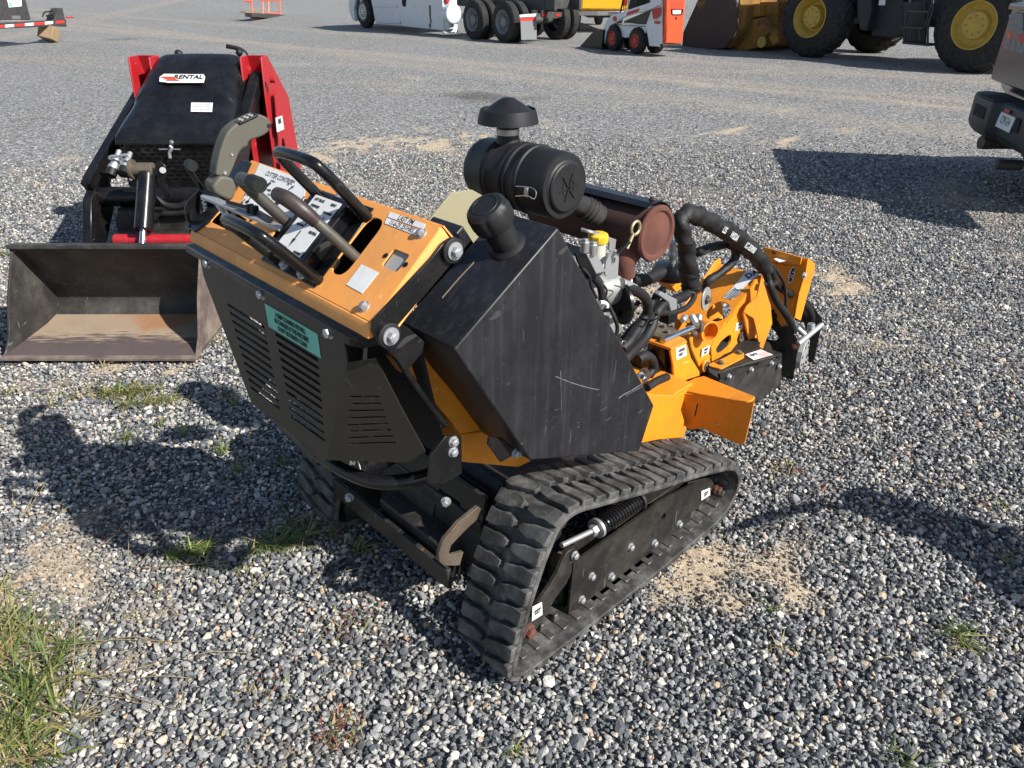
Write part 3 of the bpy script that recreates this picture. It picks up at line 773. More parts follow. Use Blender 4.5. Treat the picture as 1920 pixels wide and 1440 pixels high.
sticker([onp(Z1, *k) for k in ((1112, 660), (1290, 728), (1274, 757), (1100, 690))], 'white_label', pan, 'service_label')
c_ = (onp(Z1, 1128, 627)+onp(Z1, 1308, 722))/2; x_ = onp(Z1, 1320, 693)-onp(Z1, 1128, 627)
text('LAST PM', .0155, c_, x_, pv, 'black_print', pan, squeeze=.8, bold=.0001)
c_ = (onp(Z1, 1112, 660)+onp(Z1, 1274, 757))/2; text('11-6-25 251HRS', .0150, c_, x_, pv, 'black_print', pan, squeeze=.74, bold=.0001)
sticker([onp(Z1, *k) for k in ((975, 911), (1068, 955), (978, 1068), (892, 1020))], 'white_label', pan, 'blank_label')
# black channel in the middle with the track label, raised
h = .030
b = MB(); b.prism([PA(.498, .008), PA(.498, .20), PA(.290, .20), PA(.285, .008)], pn*.003)
b.build('mount_plate', 'black_paint', pan, bev=.0015)
b = MB(); b.prism(rr([PA(.452, .022, .003), PA(.452, .185, .003), PA(.318, .185, .003), PA(.318, .022, .003)], .006), pn*h)
ch = b.build('channel_cover', 'black_paint', pan, bev=.003)
tl = sticker([PA(.430, .172, h+.0035), PA(.335, .172, h+.0035), PA(.335, .034, h+.0035), PA(.430, .034, h+.0035)], 'white_label', pan, 'track_label')
for s_, y, v_ in (('LEFT TRACK', .404, .163), ('RIGHT', .353, .163), ('FORWARD', .404, .148), ('FORWARD', .352, .142), ('NEUTRAL', .404, .100), ('NEUTRAL', .35, .094), ('REVERSE', .404, .045), ('REVERSE', .352, .045)):
    pt(s_, y, v_, .0078, h+.0045, bold=0)
b = MB(); arrow(b, .39, .122, 0, 1, .04, .004, h+.005); arrow(b, .39, .070, 0, -1, .04, .004, h+.005)
b.prism([PA(.352, .125, h+.0045), PA(.352, .134, h+.0045), PA(.372, .118, h+.0045), PA(.372, .11, h+.0045)], pn*.0004); b.build('pictogram', 'black_print', tl)
b = MB()
for x, y in ((855, 558), (935, 612), (560, 915), (655, 965)): b.hexb(onp(Z1, x, y, .003), pn, .0085, .008)
b.build('bolt', 'zinc', ch)
# hand hoops
def hoop(v_, name, k=1.0, lean=0.0):
    H = .150*k; hp = []
    d = (pn*1.0-pv*lean).normalized()
    A_, B_ = PA(.290, v_), PA(.446, v_)
    return MB().tube([A_, A_+d*H*.55, A_+d*H*.86+V((0, .004, 0)), A_+d*H*1.0+V((0, .026, 0)), B_+d*H*1.0-V((0, .026, 0)), B_+d*H*.86-V((0, .004, 0)), B_+d*H*.5, B_], .0110, 16, 8).build(name, 'black_paint', G)
hoop(.178, 'hand_hoop'); hoop(.024, 'hand_hoop', .98, .05)
# travel levers: grey steel bars with dark end grips meeting in the middle
def lever(y, v_, pts, gr, mat='worn_tube'):
    a = PA(y, v_, -.03); o = MB().tube([a]+pts, .0105, 14, 8).build('travel_lever', mat, G)
    MB().tube(gr, [.0125, .0145, .0145, .013], 14, 6).build('hand_grip', 'dark_grip', o); return o
a = PA(.245, .096)
lever(.245, .096, [a, a+pn*.07+V((0, .012, 0)), a+pn*.125+V((0, .030, 0))], [a+pn*.095+V((0, .019, 0)), a+pn*.125+V((0, .030, 0)), a+pn*.148+V((0, .052, 0)), a+pn*.152+V((0, .082, 0))])
a = PA(.509, .105)
o = MB().tube([a-pn*.03, a, a+pn*.06+V((0, .004, 0)), a+pn*.11+V((0, .004, 0)), a+pn*.138-V((0, .010, 0)), a+pn*.142-V((0, .045, 0)), a+pn*.142-V((0, .090, 0))], .0125, 14, 8).build('travel_lever', 'worn_tube', G)
MB().cyl(a+pn*.142-V((0, .058, 0)), a+pn*.142-V((0, .092, 0)), .0148).build('end_cap', 'plastic_black', o)
# joystick grip, in the plane y = .79
GY = .79
def gp(x, y, yy=GY): return at(*ZJ(x, y), 1, yy)
gout = rr([gp(*k, GY-.019) for k in ((325, 775), (342, 650), (368, 530), (408, 400), (455, 290), (515, 225), (605, 165), (760, 92), (825, 85), (912, 120), (950, 170), (962, 220), (940, 268), (890, 315), (815, 348), (770, 362), (728, 375), (700, 402), (690, 455), (645, 462), (606, 500), (560, 610), (525, 700), (478, 800))], .006, 3)
gr = MB().prism(gout, (0, .038, 0)).build('joystick_grip', 'grip_olive', G, bev=.0115, seg=4, ang=30)
b = MB(); cq = [gp(*k, GY) for k in ((325, 760), (250, 845), (236, 875), (262, 950), (325, 992), (410, 1030), (480, 1030), (515, 890), (478, 790), (400, 765))]
b.prism([p+V((0, -.024, 0)) for p in cq], (0, .048, 0)); b.build('grip_collar', 'grip_olive', gr, bev=.009, seg=4)
b = MB()
for x, y in ((507, 532), (430, 742)): p_ = gp(x, y, GY-.0195); b.lathe(p_, (0, -1, 0), [(0, .0048), (.0015, .0048), (.0022, .004), (.0022, .002), (.001, .0018)], 14)
b.build('grip_screw', 'chrome', gr)
p_ = gp(918, 215, GY-.016); MB().lathe(p_, (0, -1, 0), [(-.006, .0052), (.004, .0052)], 16).build('grip_hole', 'dark_void', gr)
q0, q1 = gp(560, 200, GY-.01), gp(790, 92, GY-.01); d = (q1-q0); nn2 = d.cross(V((0, 1, 0))).normalized()
if nn2.z < 0: nn2 = -nn2
MB().prism(rr([q0+V((0, -.014, 0)), q1+V((0, -.014, 0)), q1+V((0, .014, 0)), q0+V((0, .014, 0))], .008), nn2*.0045).build('button_pad', 'plastic_black', gr, bev=.0015)
b = MB()
for t_ in (.25, .5, .72):
    for s_ in (-.006, .006): b.lathe(q0+d*t_+V((0, s_, 0))+nn2*.004, nn2, [(0, .0038), (.003, .0034)], 10)
b.build('button', 'meter_grey', gr)
# black corner tray under the joystick, aluminium link, linkage rod
MB().prism([PA(.80, .206, .0012), PA(.845, .206, .0012), PA(.852, -.005, .0012), PA(.80, -.005, .0012), PA(.776, .03, .0012), PA(.776, .16, .0012)], pn*.004).build('corner_plate', 'black_paint', pan, bev=.0015)
b = MB(); b.prism(rr(Py(ZJ, [(150, 925), (60, 1010), (0, 1080), (-22, 1150), (-10, 1250), (30, 1320), (110, 1370), (190, 1360), (330, 1210), (300, 1080), (190, 1000)], .846), .01), V((0, .005, 0))); b.build('side_wing', 'black_paint', pan, bev=.001)
q = [at(*ZJ(*k), 2, 1.165) for k in ((170, 985), (345, 1020), (1080, 1330), (1040, 1375), (160, 1010))]
lk = MB().prism([p for p in q], (0, 0, -.006)).build('link_bar', 'zinc', G, bev=.001)
q = [at(*ZJ(*k), 2, 1.172) for k in ((460, 1075), (700, 1140), (800, 1180), (960, 1275))]
MB().tube(q, .0045, 10, 6).build('tie_rod', 'black_paint', lk)
b = MB()
for k in ((715, 1150), (765, 1170)): p_ = at(*ZJ(*k), 2, 1.172); b.box(p_, (.016, .012, .020))
b.build('rod_clevis', 'plastic_black', lk, bev=.002)
q = [at(*ZJ(*k), 2, z_) for k, z_ in (((350, 1100), 1.155), ((430, 1200), 1.14), ((470, 1290), 1.125), ((540, 1370), 1.11), ((600, 1350), 1.112))]
MB().tube(q, .0065, 12, 6).build('bent_rod', 'zinc', lk)
b = MB(); b.prism(rr(Py(ZJ, [(165, 1020), (275, 1080), (295, 1240), (215, 1290), (150, 1215)], .83), .006), (0, .012, 0)); bb = b.build('shift_paddle', 'plastic_black', G, bev=.002)
q0, q1 = at(*ZJ(185, 1060), 1, .829), at(*ZJ(225, 1240), 1, .829); text('BARRETO', .0135, (q0+q1)/2, q1-q0, V((1, 0, .6)), 'white_print', bb, squeeze=1.15, bold=.0004)
MB().cyl(at(*ZJ(175, 925), 1, .86), at(*ZJ(20, 700), 1, .86), .006).build('latch_rod', 'black_paint', G)
p_ = at(*ZJ(45, 660), 1, .86); MB().cyl(p_+V((0, .01, 0)), p_-V((0, .012, 0)), .0125).build('knob', 'plastic_black', G)
# ---- rear beam under the panel, and the slotted guard
b = MB(); b.prism([(-.246, .11, 1.052), (-.262, .13, 1.045), (-.264, .13, 1.03), (-.24, .12, 1.02), (-.20, .11, 1.02), (-.20, .10, 1.06), (-.235, .10, 1.066)], (0, .70, 0))
b.build('rear_beam', 'black_paint', G, bev=.002)
GX = -.258
def slot3(a, b_, hw, wd=(0, 0, 1), k=5):
    a, b_ = V(a), V(b_); d = (b_-a).normalized(); wv = V(wd); wv = (wv-d*wv.dot(d)).normalized(); out = []
    for j in range(k+1): t = PI/2+PI*j/k; out.append(a+d*math.cos(t)*hw+wv*math.sin(t)*hw)
    for j in range(k+1): t = -PI/2+PI*j/k; out.append(b_+d*math.cos(t)*hw+wv*math.sin(t)*hw)
    return out
def onx(zf, x, y): return at(*zf(x, y), 0, GX)
lz = [40, 93, 148, 203, 257, 312, 367, 422, 480, 538, 594]; holes = []
for i in range(11):
    f = i/10; a = onx(Z4, 243+(397-243)*f, 42+(594-42)*f); e = onx(Z4, 478+(585-478)*f, 188+(733-188)*f); holes.append(slot3(a, e, .0042))
for i in range(11):
    f = i/10; a = onx(Z4, 560+(668-560)*f, 237+(788-237)*f); e = onx(Z4, 835+(880-835)*f, 408+(940-408)*f); holes.append(slot3(a, e, .0042))
go_ = [(GX, .159, 1.040), (GX, .155, .985), (GX, .290, .705), (GX, .300, .700), (GX, .622, .700), (GX, .632, .705), (GX, .765, .985), (GX, .761, 1.040)]
gd = MB().prism(go_, (.0035, 0, 0), holes=holes).build('slotted_guard', 'guard_black', G, bev=.0012)
A_, B_, C_ = V((GX, .155, .985)), V((GX, .290, .705)), at(*Z4(1500, 1090), 2, .70)
wn_ = (B_-A_).cross(C_-A_).normalized()
def onw(x, y): return on(*Z4(x, y), A_, wn_)
wholes = [slot3(onw(*p1), onw(*p2), .0036) for p1, p2 in (((1058, 656), (1235, 655)), ((1078, 703), (1250, 700)), ((1050, 750), (1270, 745)), ((1065, 797), (1285, 790)), ((1040, 845), (1300, 833)), ((1058, 885), (1318, 875)), ((1042, 930), (1330, 918)), ((1060, 968), (1350, 960)))]
wp = [A_, B_]+[onw(*k) for k in ((1210, 1087), (1490, 1093), (1530, 1060), (1557, 1025), (1400, 740), (1225, 400))]
MB().prism(wp, V((.003, .002, 0)), holes=wholes).build('guard_wing', 'guard_black', gd, bev=.001)
mir = lambda p: V((p.x, .92-p.y, p.z))
MB().prism([mir(p) for p in wp], V((.003, -.002, 0))).build('guard_wing', 'guard_black', gd, bev=.001)
b = MB()
for y in (.717, .46, .203): b.hexb((GX, y, 1.03), (-1, 0, 0), .0095, .009)
b.build('bolt', 'zinc', gd)
q = [onx(Z4, *k) for k in ((487, 30), (840, 235), (862, 397), (515, 185))]
fl = sticker(q, 'green_label', gd, 'fee_notice')
c_ = sum(q, V())/4
text('A $200 CLEANING FEE WILL\nBE CHARGED IF THIS MACHINE\nIS NOT RETURNED CLEAN', .0150, c_+V((-.0016, 0, 0)), (0, -1, 0), (0, 0, 1), 'black_print', fl, squeeze=.63, bold=0)
# inner shell behind the guard (radiator side, dark)
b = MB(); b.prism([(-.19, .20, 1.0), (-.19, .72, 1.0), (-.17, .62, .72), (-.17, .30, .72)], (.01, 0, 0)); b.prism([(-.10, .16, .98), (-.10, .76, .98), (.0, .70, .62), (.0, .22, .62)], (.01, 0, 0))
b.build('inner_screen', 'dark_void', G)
# ---- side frames of the console
spp = Py(ZT, [(62, 150), (66, 215), (95, 275), (150, 325), (215, 385), (275, 462), (300, 452), (385, 350), (400, 280), (300, 190), (243, 158), (288, 108), (385, 0)], .08)+Py(Z2, [(243, 1168), (300, 1135), (328, 1085), (322, 1020), (285, 985), (235, 985), (195, 1010), (120, 1110)], .08)
MB().prism(spp, (0, .006, 0)).build('side_plate', 'black_paint', G, bev=.0015)
MB().prism([mir(p) for p in spp], (0, -.006, 0)).build('side_plate', 'black_paint', G, bev=.0015)
b = MB()
for p_ in ((-.216, .0795, 1.054), (-.067, .0795, 1.172)): b.lathe(p_, (0, -1, 0), [(0, .023), (.008, .023), (.009, .021)], 26)
b.build('rubber_bush', 'plastic_black', G)
b = MB()
for p_ in ((-.216, .0705, 1.054), (-.067, .0705, 1.172)): b.lathe(p_, (0, -1, 0), [(0, .0165), (.003, .0165)], 24); b.hexb(V(p_)-V((0, .003, 0)), (0, -1, 0), .0098, .008, False)
b.build('pivot_bolt', 'zinc', G)
# diagonal black leg and struts behind the wing
b = MB(); b.tube([at(*ZT(200, 345), 1, .13), at(*ZT(350, 575), 1, .13), at(*ZT(530, 815), 1, .13)], .007, 10, 3)
b.prism([(-.17, .77, .96), (-.12, .77, 1.0), (.12, .77, .70), (.12, .77, .58), (.02, .77, .62)], (0, .012, 0))
b.build('rear_leg', 'black_paint', G, bev=.002)
# ---- orange rear frame
YB = .215
col = Py(ZT, [(285, 440), (385, 350), (450, 440), (600, 620), (700, 750), (775, 852), (640, 875), (560, 780), (400, 600)], YB)
of = MB().prism(col, (0, .08, 0)).build('rear_frame', 'orange_paint', G, bev=.004)
low = Py(ZT, [(642, 872), (775, 850), (900, 900), (1010, 990), (1085, 1045), (1000, 1085), (645, 1052)], YB-.004)
MB().prism(low, (0, .08, 0)).build('frame_skirt', 'orange_paint', of, bev=.003)
MB().prism([(.02, YB+.06, .93), (.02, .74, .93), (.10, .74, .60), (.10, YB+.06, .60)], (.02, 0, 0)).build('bulkhead', 'orange_paint', of, bev=.002)
# ---- bumper tube with its bolted brackets
bk = Py(ZB, [(1330, 0), (1465, -5), (1468, 275), (1330, 358), (1240, 345), (1190, 330), (1240, 130)], .105)
bkt = Py(ZB, [(1345, -10), (1462, -2), (1466, 272), (1325, 357), (1215, 345), (1235, 130)], .105)
MB().prism(bkt, (0, .008, 0)).build('bumper_bracket', 'black_paint', G, bev=.0015)
MB().prism([mir(p) for p in bkt], (0, -.008, 0)).build('bumper_bracket', 'black_paint', G, bev=.0015)
b = MB()
for k in ((1398, 30), (1395, 108)): b.hexb(at(*ZB(*k), 1, .105), (0, -1, 0), .0092, .008)
b.build('bolt', 'zinc', G)
tz = .632
tp = [at(*ZB(*k), 2, tz) for k in ((1340, 210), (1240, 268), (1080, 320), (900, 338), (760, 320), (640, 275), (540, 225), (450, 165))]
tp = [V((p.x, p.y, tz+(.02 if i == 0 else 0))) for i, p in enumerate(tp)]
last = tp[-1]; full = tp+[V((last.x-.004, .46, tz))]+[mir(p) for p in reversed(tp)]
MB().tube(full, .0165, 18, 5).build('bumper_tube', 'black_paint', G)
# ---- fuel tank
TY, TI = .05, .215
A5 = [V((-.093, 0, .994)), V((.111, 0, .648)), V((.527, 0, .479)), V((.573, 0, .603)), V((.179, 0, 1.167))]
b = MB(); b.loft([[p+V((0, TY, 0)) for p in A5], [p+V((0, TI, 0)) for p in A5]])
tk = b.build('fuel_tank', 'tank_black', G, bev=.004, seg=3)
tn = (A5[4]-A5[0]).cross(V((0, 1, 0))).normalized(); tn = tn if tn.z > 0 else -tn
def ont(x, y, zf=Z2): return on(*zf(x, y), A5[0], tn)
cb = ont(632, 1035)
nk = MB().lathe(cb, tn, [(-.005, .040), (.002, .040), (.007, .034), (.009, .0300), (.070, .0300)], 36).build('filler_neck', 'plastic_black', tk)
cp = MB(); top = cb+tn*.062; q_ = tn.orthogonal().normalized(); r_2 = tn.cross(q_); rings = []
for h_, R_, lob in ((0, .041, .0), (.007, .044, .5), (.030, .044, 1), (.039, .0415, .8), (.046, .034, .1), (.0475, .025, 0)):
    rings.append([top+tn*h_+(q_*math.cos(2*PI*k/48)+r_2*math.sin(2*PI*k/48))*(R_-.0042*lob*max(0, math.cos(6*2*PI*k/48))**3) for k in range(48)])
cp.loft(rings); cap = cp.build('fuel_cap', 'plastic_black', tk, ang=28)
MB().lathe(top+tn*.0474, tn, [(0, .0275), (.0012, .0265), (.0012, .0245), (0, .024)], 36, False, False).build('cap_ring', 'plastic_black', cap)
# weld seam and scratches on the tank
MB().tube([ont(180, 1400), ont(300, 1260), ont(385, 1170), ont(415, 1130)], .0022, 6, 3).build('weld_seam', 'brown_metal', tk)
b = MB()
def scratch(pts, w_=.0009):
    q = [at(*ZT(*k), 1, TY) for k in pts]
    for i in range(len(q)-1):
        d = (q[i+1]-q[i]).normalized(); s_ = d.cross(V((0, 1, 0)))*w_*(.5+rng.random())
        b.prism([q[i]-s_, q[i+1]-s_*.6, q[i+1]+s_*.6, q[i]+s_], (0, -.0004, 0))
scratch([(1240, 500), (1290, 520), (1340, 540), (1400, 558), (1460, 575), (1520, 586)]); scratch([(1272, 465), (1274, 560), (1278, 650), (1276, 725)], .0006)
scratch([(1645, 640), (1680, 615), (1730, 590), (1800, 545)], .0016); scratch([(1690, 625), (1760, 585), (1805, 560)], .0012); scratch([(1530, 720), (1570, 695)], .0006)
for k in range(9):
    x = rng.uniform(1000, 1700); y = rng.uniform(620, 930); a = rng.gauss(-.6, .3); L = rng.uniform(8, 24); scratch([(x, y), (x+L*math.cos(a), y+L*math.sin(a))], .0003)
b.build('scratch', 'scratch_grey', tk)
MB().prism([p+V((0, .245, 0)) for p in (V((-.03, 0, 1.06)), V((.10, 0, 1.145)), V((.13, 0, 1.10)), V((.0, 0, .98)))], (0, .10, 0)).build('tank_step', 'tank_black', tk, bev=.004)
hd = Py(ZT, [(815, 890), (905, 900), (1000, 985), (985, 1000), (890, 1052), (808, 940)], .085)
MB().prism(hd, (0, .006, 0)).build('tank_bracket', 'black_paint', G, bev=.001)
MB().hexb(at(*ZT(985, 990), 1, .085), (0, -1, 0), .010, .009).build('bolt', 'zinc', G)
# pale shield plate behind the console
sh = Py(Z2, [(90, 860), (245, 670), (390, 650), (480, 700), (520, 900), (420, 1050), (200, 990)], .42)
MB().prism(sh, (0, .005, 0)).build('clear_shield', 'tan_plate', G, bev=.001)
# ---- air cleaner
ac = V((.481, .306, 1.147)); R0 = .083
ax = V((0, 1, 0))
prof = [(0, R0*.70), (.001, R0*.74), (.004, R0*.78), (.0045, R0*.92), (.012, R0*.98), (.06, R0*1.0), (.085, R0*1.005), (.088, R0*1.05), (.094, R0*1.06), (.10, R0*1.05), (.104, R0*1.0), (.12, R0*.99), (.124, R0*1.035), (.130, R0*1.035), (.134, R0*.99), (.139, R0*1.035), (.145, R0*1.035), (.149, R0*.985),
        (.19, R0*.98), (.193, R0*1.01), (.199, R0*1.01), (.202, R0*.98), (.206, R0*1.01), (.212, R0*1.01), (.216, R0*.975), (.262, R0*.95), (.275, R0*.90), (.283, R0*.78), (.286, R0*.3)]
prof = [(h_*1.09, r_) for h_, r_ in prof]
a_o = MB().lathe(ac, ax, prof, 56).build('air_cleaner', 'plastic_black', G, ang=40)
b = MB(); b.lathe(ac, -ax, [(-.004, R0*.73), (.003, R0*.72), (.006, R0*.68), (.006, R0*.05)], 40)
for a in (0, 60, 120):
    an = rad(a+8); d = V((math.cos(an), 0, math.sin(an))); s_ = V((-d.z, 0, d.x)); l_ = .036
    b.prism([ac-V((0, .006, 0))+d*l_, ac-V((0, .006, 0))+s_*.0024, ac-V((0, .006, 0))-d*l_, ac-V((0, .006, 0))-s_*.0024], (0, -.003, 0))
b.lathe(ac-V((0, .006, 0)), -ax, [(0, .022), (.0012, .022), (.0012, .020), (0, .020)], 30, False, False)
b.build('end_cover', 'plastic_black', a_o)
# wire latch
lt = []
for k in ((690, 625), (790, 632), (832, 660), (822, 712), (770, 690), (690, 692)): lt.append(on(*Z2(*k), ac+V((-.042, .10, -.066)), V((-.53, 0, -.85))) if False else at(*Z2(*k), 0, .393))
MB().tube(lt, .0016, 6, 3).build('wire_latch', 'chrome', a_o)
b = MB(); p_ = at(*Z2(765, 665), 0, .397); b.box(p_, (.006, .012, .022)); b.build('latch_block', 'zinc', a_o, bev=.001)
st = V((.481, .513, 1.2185))
sk = MB().lathe(st, (0, 0, 1), [(0, .032), (.012, .031), (.02, .028), (.056, .028)], 28).build('intake_stack', 'plastic_black', a_o)
MB().lathe(st+V((0, 0, .026)), (0, 0, 1), [(0, .0292), (.014, .0292)], 28).build('hose_clamp', 'steel', sk)
pc = st+V((0, 0, .050))
b = MB(); b.lathe(pc, (0, 0, 1), [(0, .0265), (.004, .052), (.006, .0695), (.004, .0712), (.012, .070), (.034, .0645), (.035, .0628), (.029, .0615), (.031, .056), (.042, .040), (.052, .024), (.056, .017), (.0585, .012), (.059, .002)], 48, True, True)
b.v = [pc+(p-pc)*1.09 for p in b.v]
b.lathe(pc+V((0, 0, .055)), (0, 0, 1), [(0, .008), (.005, .007), (.005, .003)], 14)
for k in range(8): a = 2*PI*k/8; b.box(pc+V((.010*math.cos(a), .010*math.sin(a), .0585)), (.005, .002, .003), Matrix.Rotation(a, 3, 'Z'))
b.build('rain_cap', 'plastic_black', a_o, ang=30)
# outlet elbow
e0 = ac+V((.05, .04, -.05))
MB().tube([e0, e0+V((.045, -.02, -.02)), e0+V((.085, -.035, -.05))], [.024, .026, .030], 20, 5).build('outlet_elbow', 'rubber', a_o)
MB().tube([ac+V((-.03, .26, -.04)), ac+V((-.06, .20, -.12)), ac+V((-.02, .12, -.20))], .022, 16, 5).build('intake_hose', 'rubber', a_o)
for t_ in (.25, .45, .65): p_ = lerp(e0+V((.035, -.015, -.015)), e0+V((.085, -.035, -.05)), t_); MB().lathe(p_, V((.04, -.02, -.03)), [(-.004, .0285+.004*t_), (0, .0305+.004*t_), (.004, .0285+.004*t_)], 24, False, False).build('elbow_rib', 'rubber', a_o)
# ---- muffler with its heat shield
mu = V((.735, .205, .998)); RM = .069
mf = MB().lathe(mu+V((0, .006, 0)), (0, 1, 0), [(0, RM), (.42, RM)], 48).build('muffler', 'rust', G)
MB().lathe(mu+V((0, .010, 0)), (0, -1, 0), [(0, RM+.006), (.006, RM+.007), (.012, RM+.003), (.012, RM-.006), (.006, RM-.012), (.008, RM-.022), (.015, RM-.040), (.018, RM-.058), (.019, .002)], 48).build('muffler_cap', 'rust_cap', mf)
arc = [(math.cos(rad(a)), math.sin(rad(a))) for a in range(-20, 150, 14)]
sr = RM+.016
shp = [(mu.x+sr*c_, mu.z+sr*s_) for c_, s_ in [(math.cos(rad(a)), math.sin(rad(a))) for a in (4, 20, 40, 62, 80, 102, 118)]]
b = MB(); n_ = len(shp); o_ = []
for yy in (.215, .66):
    o_.append([V((x, yy, z)) for x, z in shp]+[V((mu.x+(x-mu.x)*.975, yy, mu.z+(z-mu.z)*.975)) for x, z in reversed(shp)])
b.loft(o_); b.build('heat_shield', 'hood_black', mf, ang=10, bev=.0006)
b = MB(); b.hexb((mu.x+sr*.1, .24, mu.z+sr*.99), (0, 0, 1), .006, .005); b.build('shield_screw', 'rust', mf)
MB().tube([mu+V((-.04, .05, -.05)), at(*ZE(545, 420), 1, .26), at(*ZE(545, 560), 1, .27)], .030, 22, 6).build('exhaust_pipe', 'rust_cap', mf)
# ---- engine
b = MB(); b.box((.60, .50, .66), (.34, .28, .30)); b.box((.60, .50, .86), (.24, .24, .10)); b.box((.50, .36, .60), (.16, .10, .14))
en = b.build('engine', 'cast_alloy', G, bev=.012)
b = MB()
for k in range(9): b.box((.62, .36, .66+k*.022), (.28, .08, .010))
b.cyl((.50, .30, .66), (.62, .30, .66), .030); b.box((.72, .34, .68), (.06, .06, .12))
b.build('cooling_fins', 'cast_alloy', en, bev=.001)
ce = at(*ZE(560, 880), 1, .20); b = MB()     # starter / pump body, alloy
b.lathe(ce+V((-.02, .10, .01)), V((.9, -.35, .0)), [(-.05, .03), (-.045, .058), (-.01, .062), (0, .064), (.01, .060), (.012, .050), (.06, .047), (.075, .040), (.08, .020), (.11, .018)], 30)
b.build('pump_body', 'cast_alloy', en)
b = MB(); b.lathe(at(*ZE(500, 890), 1, .24), V((.9, -.35, 0)), [(0, .060), (.008, .0605)], 30); b.build('pump_ring', 'hood_black', en)
# zinc throttle bracket and lifting eye
q = Py(ZE, [(120, 340), (225, 315), (335, 530), (230, 558)], .20)
MB().prism(q, (.004, .02, -.02)).build('throttle_bracket', 'zinc', en, bev=.001)
q = Py(ZE, [(0, 325), (75, 350), (120, 340), (225, 555), (320, 535), (215, 610), (130, 625), (20, 420)], .205)
MB().prism(q, (0, .006, 0)).build('throttle_plate', 'black_paint', en, bev=.001)
b = MB()
for k in ((100, 260), (190, 290)): p_ = at(*ZE(*k), 1, .20); b.cyl(p_+V((0, 0, -.012)), p_+V((0, 0, .012)), .011); b.hexb(p_+V((0, 0, .012)), (0, 0, 1), .009, .006)
b.build('banjo_bolt', 'steel', en)
q = rr(Py(ZE, [(335, 420), (385, 335), (440, 318), (485, 350), (470, 600), (425, 620), (345, 605), (325, 560)], .215), .012)
hl = [Py(ZE, [(412, 372), (445, 380), (440, 430), (405, 470), (395, 430)], .215)]
MB().prism(q, (.002, .006, 0), holes=hl).build('lifting_eye', 'zinc', en, bev=.001)
q = Pz(ZE, [(255, 600), (330, 520), (600, 545), (625, 560), (300, 700), (230, 640)], .80)
MB().prism(q, (0, 0, -.004)).build('support_plate', 'zinc', en, bev=.001)
q = Py(ZE, [(325, 130), (455, 175), (440, 290), (400, 320), (330, 240)], .27)
MB().prism(q, (0, .006, 0)).build('air_duct', 'zinc', en, bev=.001)
cy = at(*ZE(240, 300), 1, .26); bo = MB().cyl(cy+V((0, 0, -.045)), cy+V((0, 0, .022)), .0215).build('oil_reservoir', 'clear_plastic', en, bev=.002)
MB().lathe(cy+V((0, 0, .022)), (0, 0, 1), [(0, .025), (.003, .027), (.020, .0265), (.024, .022), (.025, .002)], 10).build('reservoir_cap', 'yellow_cap', bo)
# dipstick
p0, p1, p2 = at(*ZE(470, 330), 1, .20), at(*ZE(600, 195), 1, .19), at(*ZE(625, 175), 1, .19)
dk = MB().cyl(p0, p1, .0058).build('dipstick', 'black_paint', en)
ck = at(*ZE(672, 45), 1, .19); b = MB(); cen = ck; d_ = (at(*ZE(610, 190), 1, .19)-ck).normalized(); rr_ = .017
b.tube([cen+V((math.cos(a)*rr_, 0, math.sin(a)*rr_)) for a in np.linspace(0, 2*PI, 20, endpoint=False)], .0038, 8, 0, True); b.tube([cen+d_*.018, cen+d_*.055], .0045, 8, 0)
b.build('dipstick_ring', 'brass_zinc', dk)
# ================================================================ grinder: deck, pivot, boom, cutter head
DY = .235
dk_ = Py(ZG, [(120, 1040), (260, 1028), (440, 990), (600, 975), (735, 965), (765, 860), (700, 640), (655, 470), (610, 490), (400, 480), (345, 470), (300, 480), (200, 700), (100, 900)], DY)
MB().prism(dk_, (0, .008, 0)).build('deck_side', 'orange_paint', G, bev=.003)
MB().prism([mir(p) for p in dk_], (0, -.008, 0)).build('deck_side', 'orange_paint', G, bev=.003)
b = MB(); b.box((.86, .46, .40), (.42, .44, .012)); b.box((.98, .46, .30), (.20, .40, .14)); b.build('deck_plate', 'orange_paint', G, bev=.003)
# flared rear bracket of the pivot: flat top, folded face
ZT_ = .362
fa = at(*ZG(690, 440), 2, ZT_); fn = V((-.975, -.222, 0)).normalized(); fb = on(*ZG(1525, 510), fa, fn); fi = at(*ZG(860, 290), 2, ZT_)
sn = (fb-fa).cross(fi-fa).normalized(); sn = sn if sn.z > 0 else -sn
tp_ = [on(*ZG(*k), fa, sn) for k in ((560, 335), (640, 350), (700, 425), (900, 468), (1100, 500), (1300, 535), (1440, 550), (1500, 540), (1532, 500), (1250, 385), (960, 268), (860, 290), (760, 340), (660, 290), (600, 300))]
MB().prism(tp_, sn*-.008).build('pivot_shelf', 'orange_paint', G, bev=.002)
fp = [on(*ZG(*k), fa, fn) for k in ((670, 455), (930, 478), (1480, 556), (1533, 522), (1500, 700), (1425, 1005), (1395, 1032), (1350, 1025), (1160, 945), (935, 842), (870, 860), (785, 860), (740, 760))]
fp[0] += V((0, 0, -.0))
hl = [rr([on(*ZG(*k), fa, fn) for k in ((742, 572), (762, 568), (760, 582), (745, 588))], .002), [on(*ZG(*k), fa, fn) for k in ((885, 572), (905, 572), (872, 712), (850, 722))], [on(*ZG(1110+16*math.cos(a), 808+18*math.sin(a)), fa, fn) for a in np.linspace(0, 2*PI, 12, endpoint=False)]]
MB().prism(fp, fn*-.006 if fn.x > 0 else fn*.006, holes=hl).build('flared_guard', 'orange_paint', G, bev=.0015)
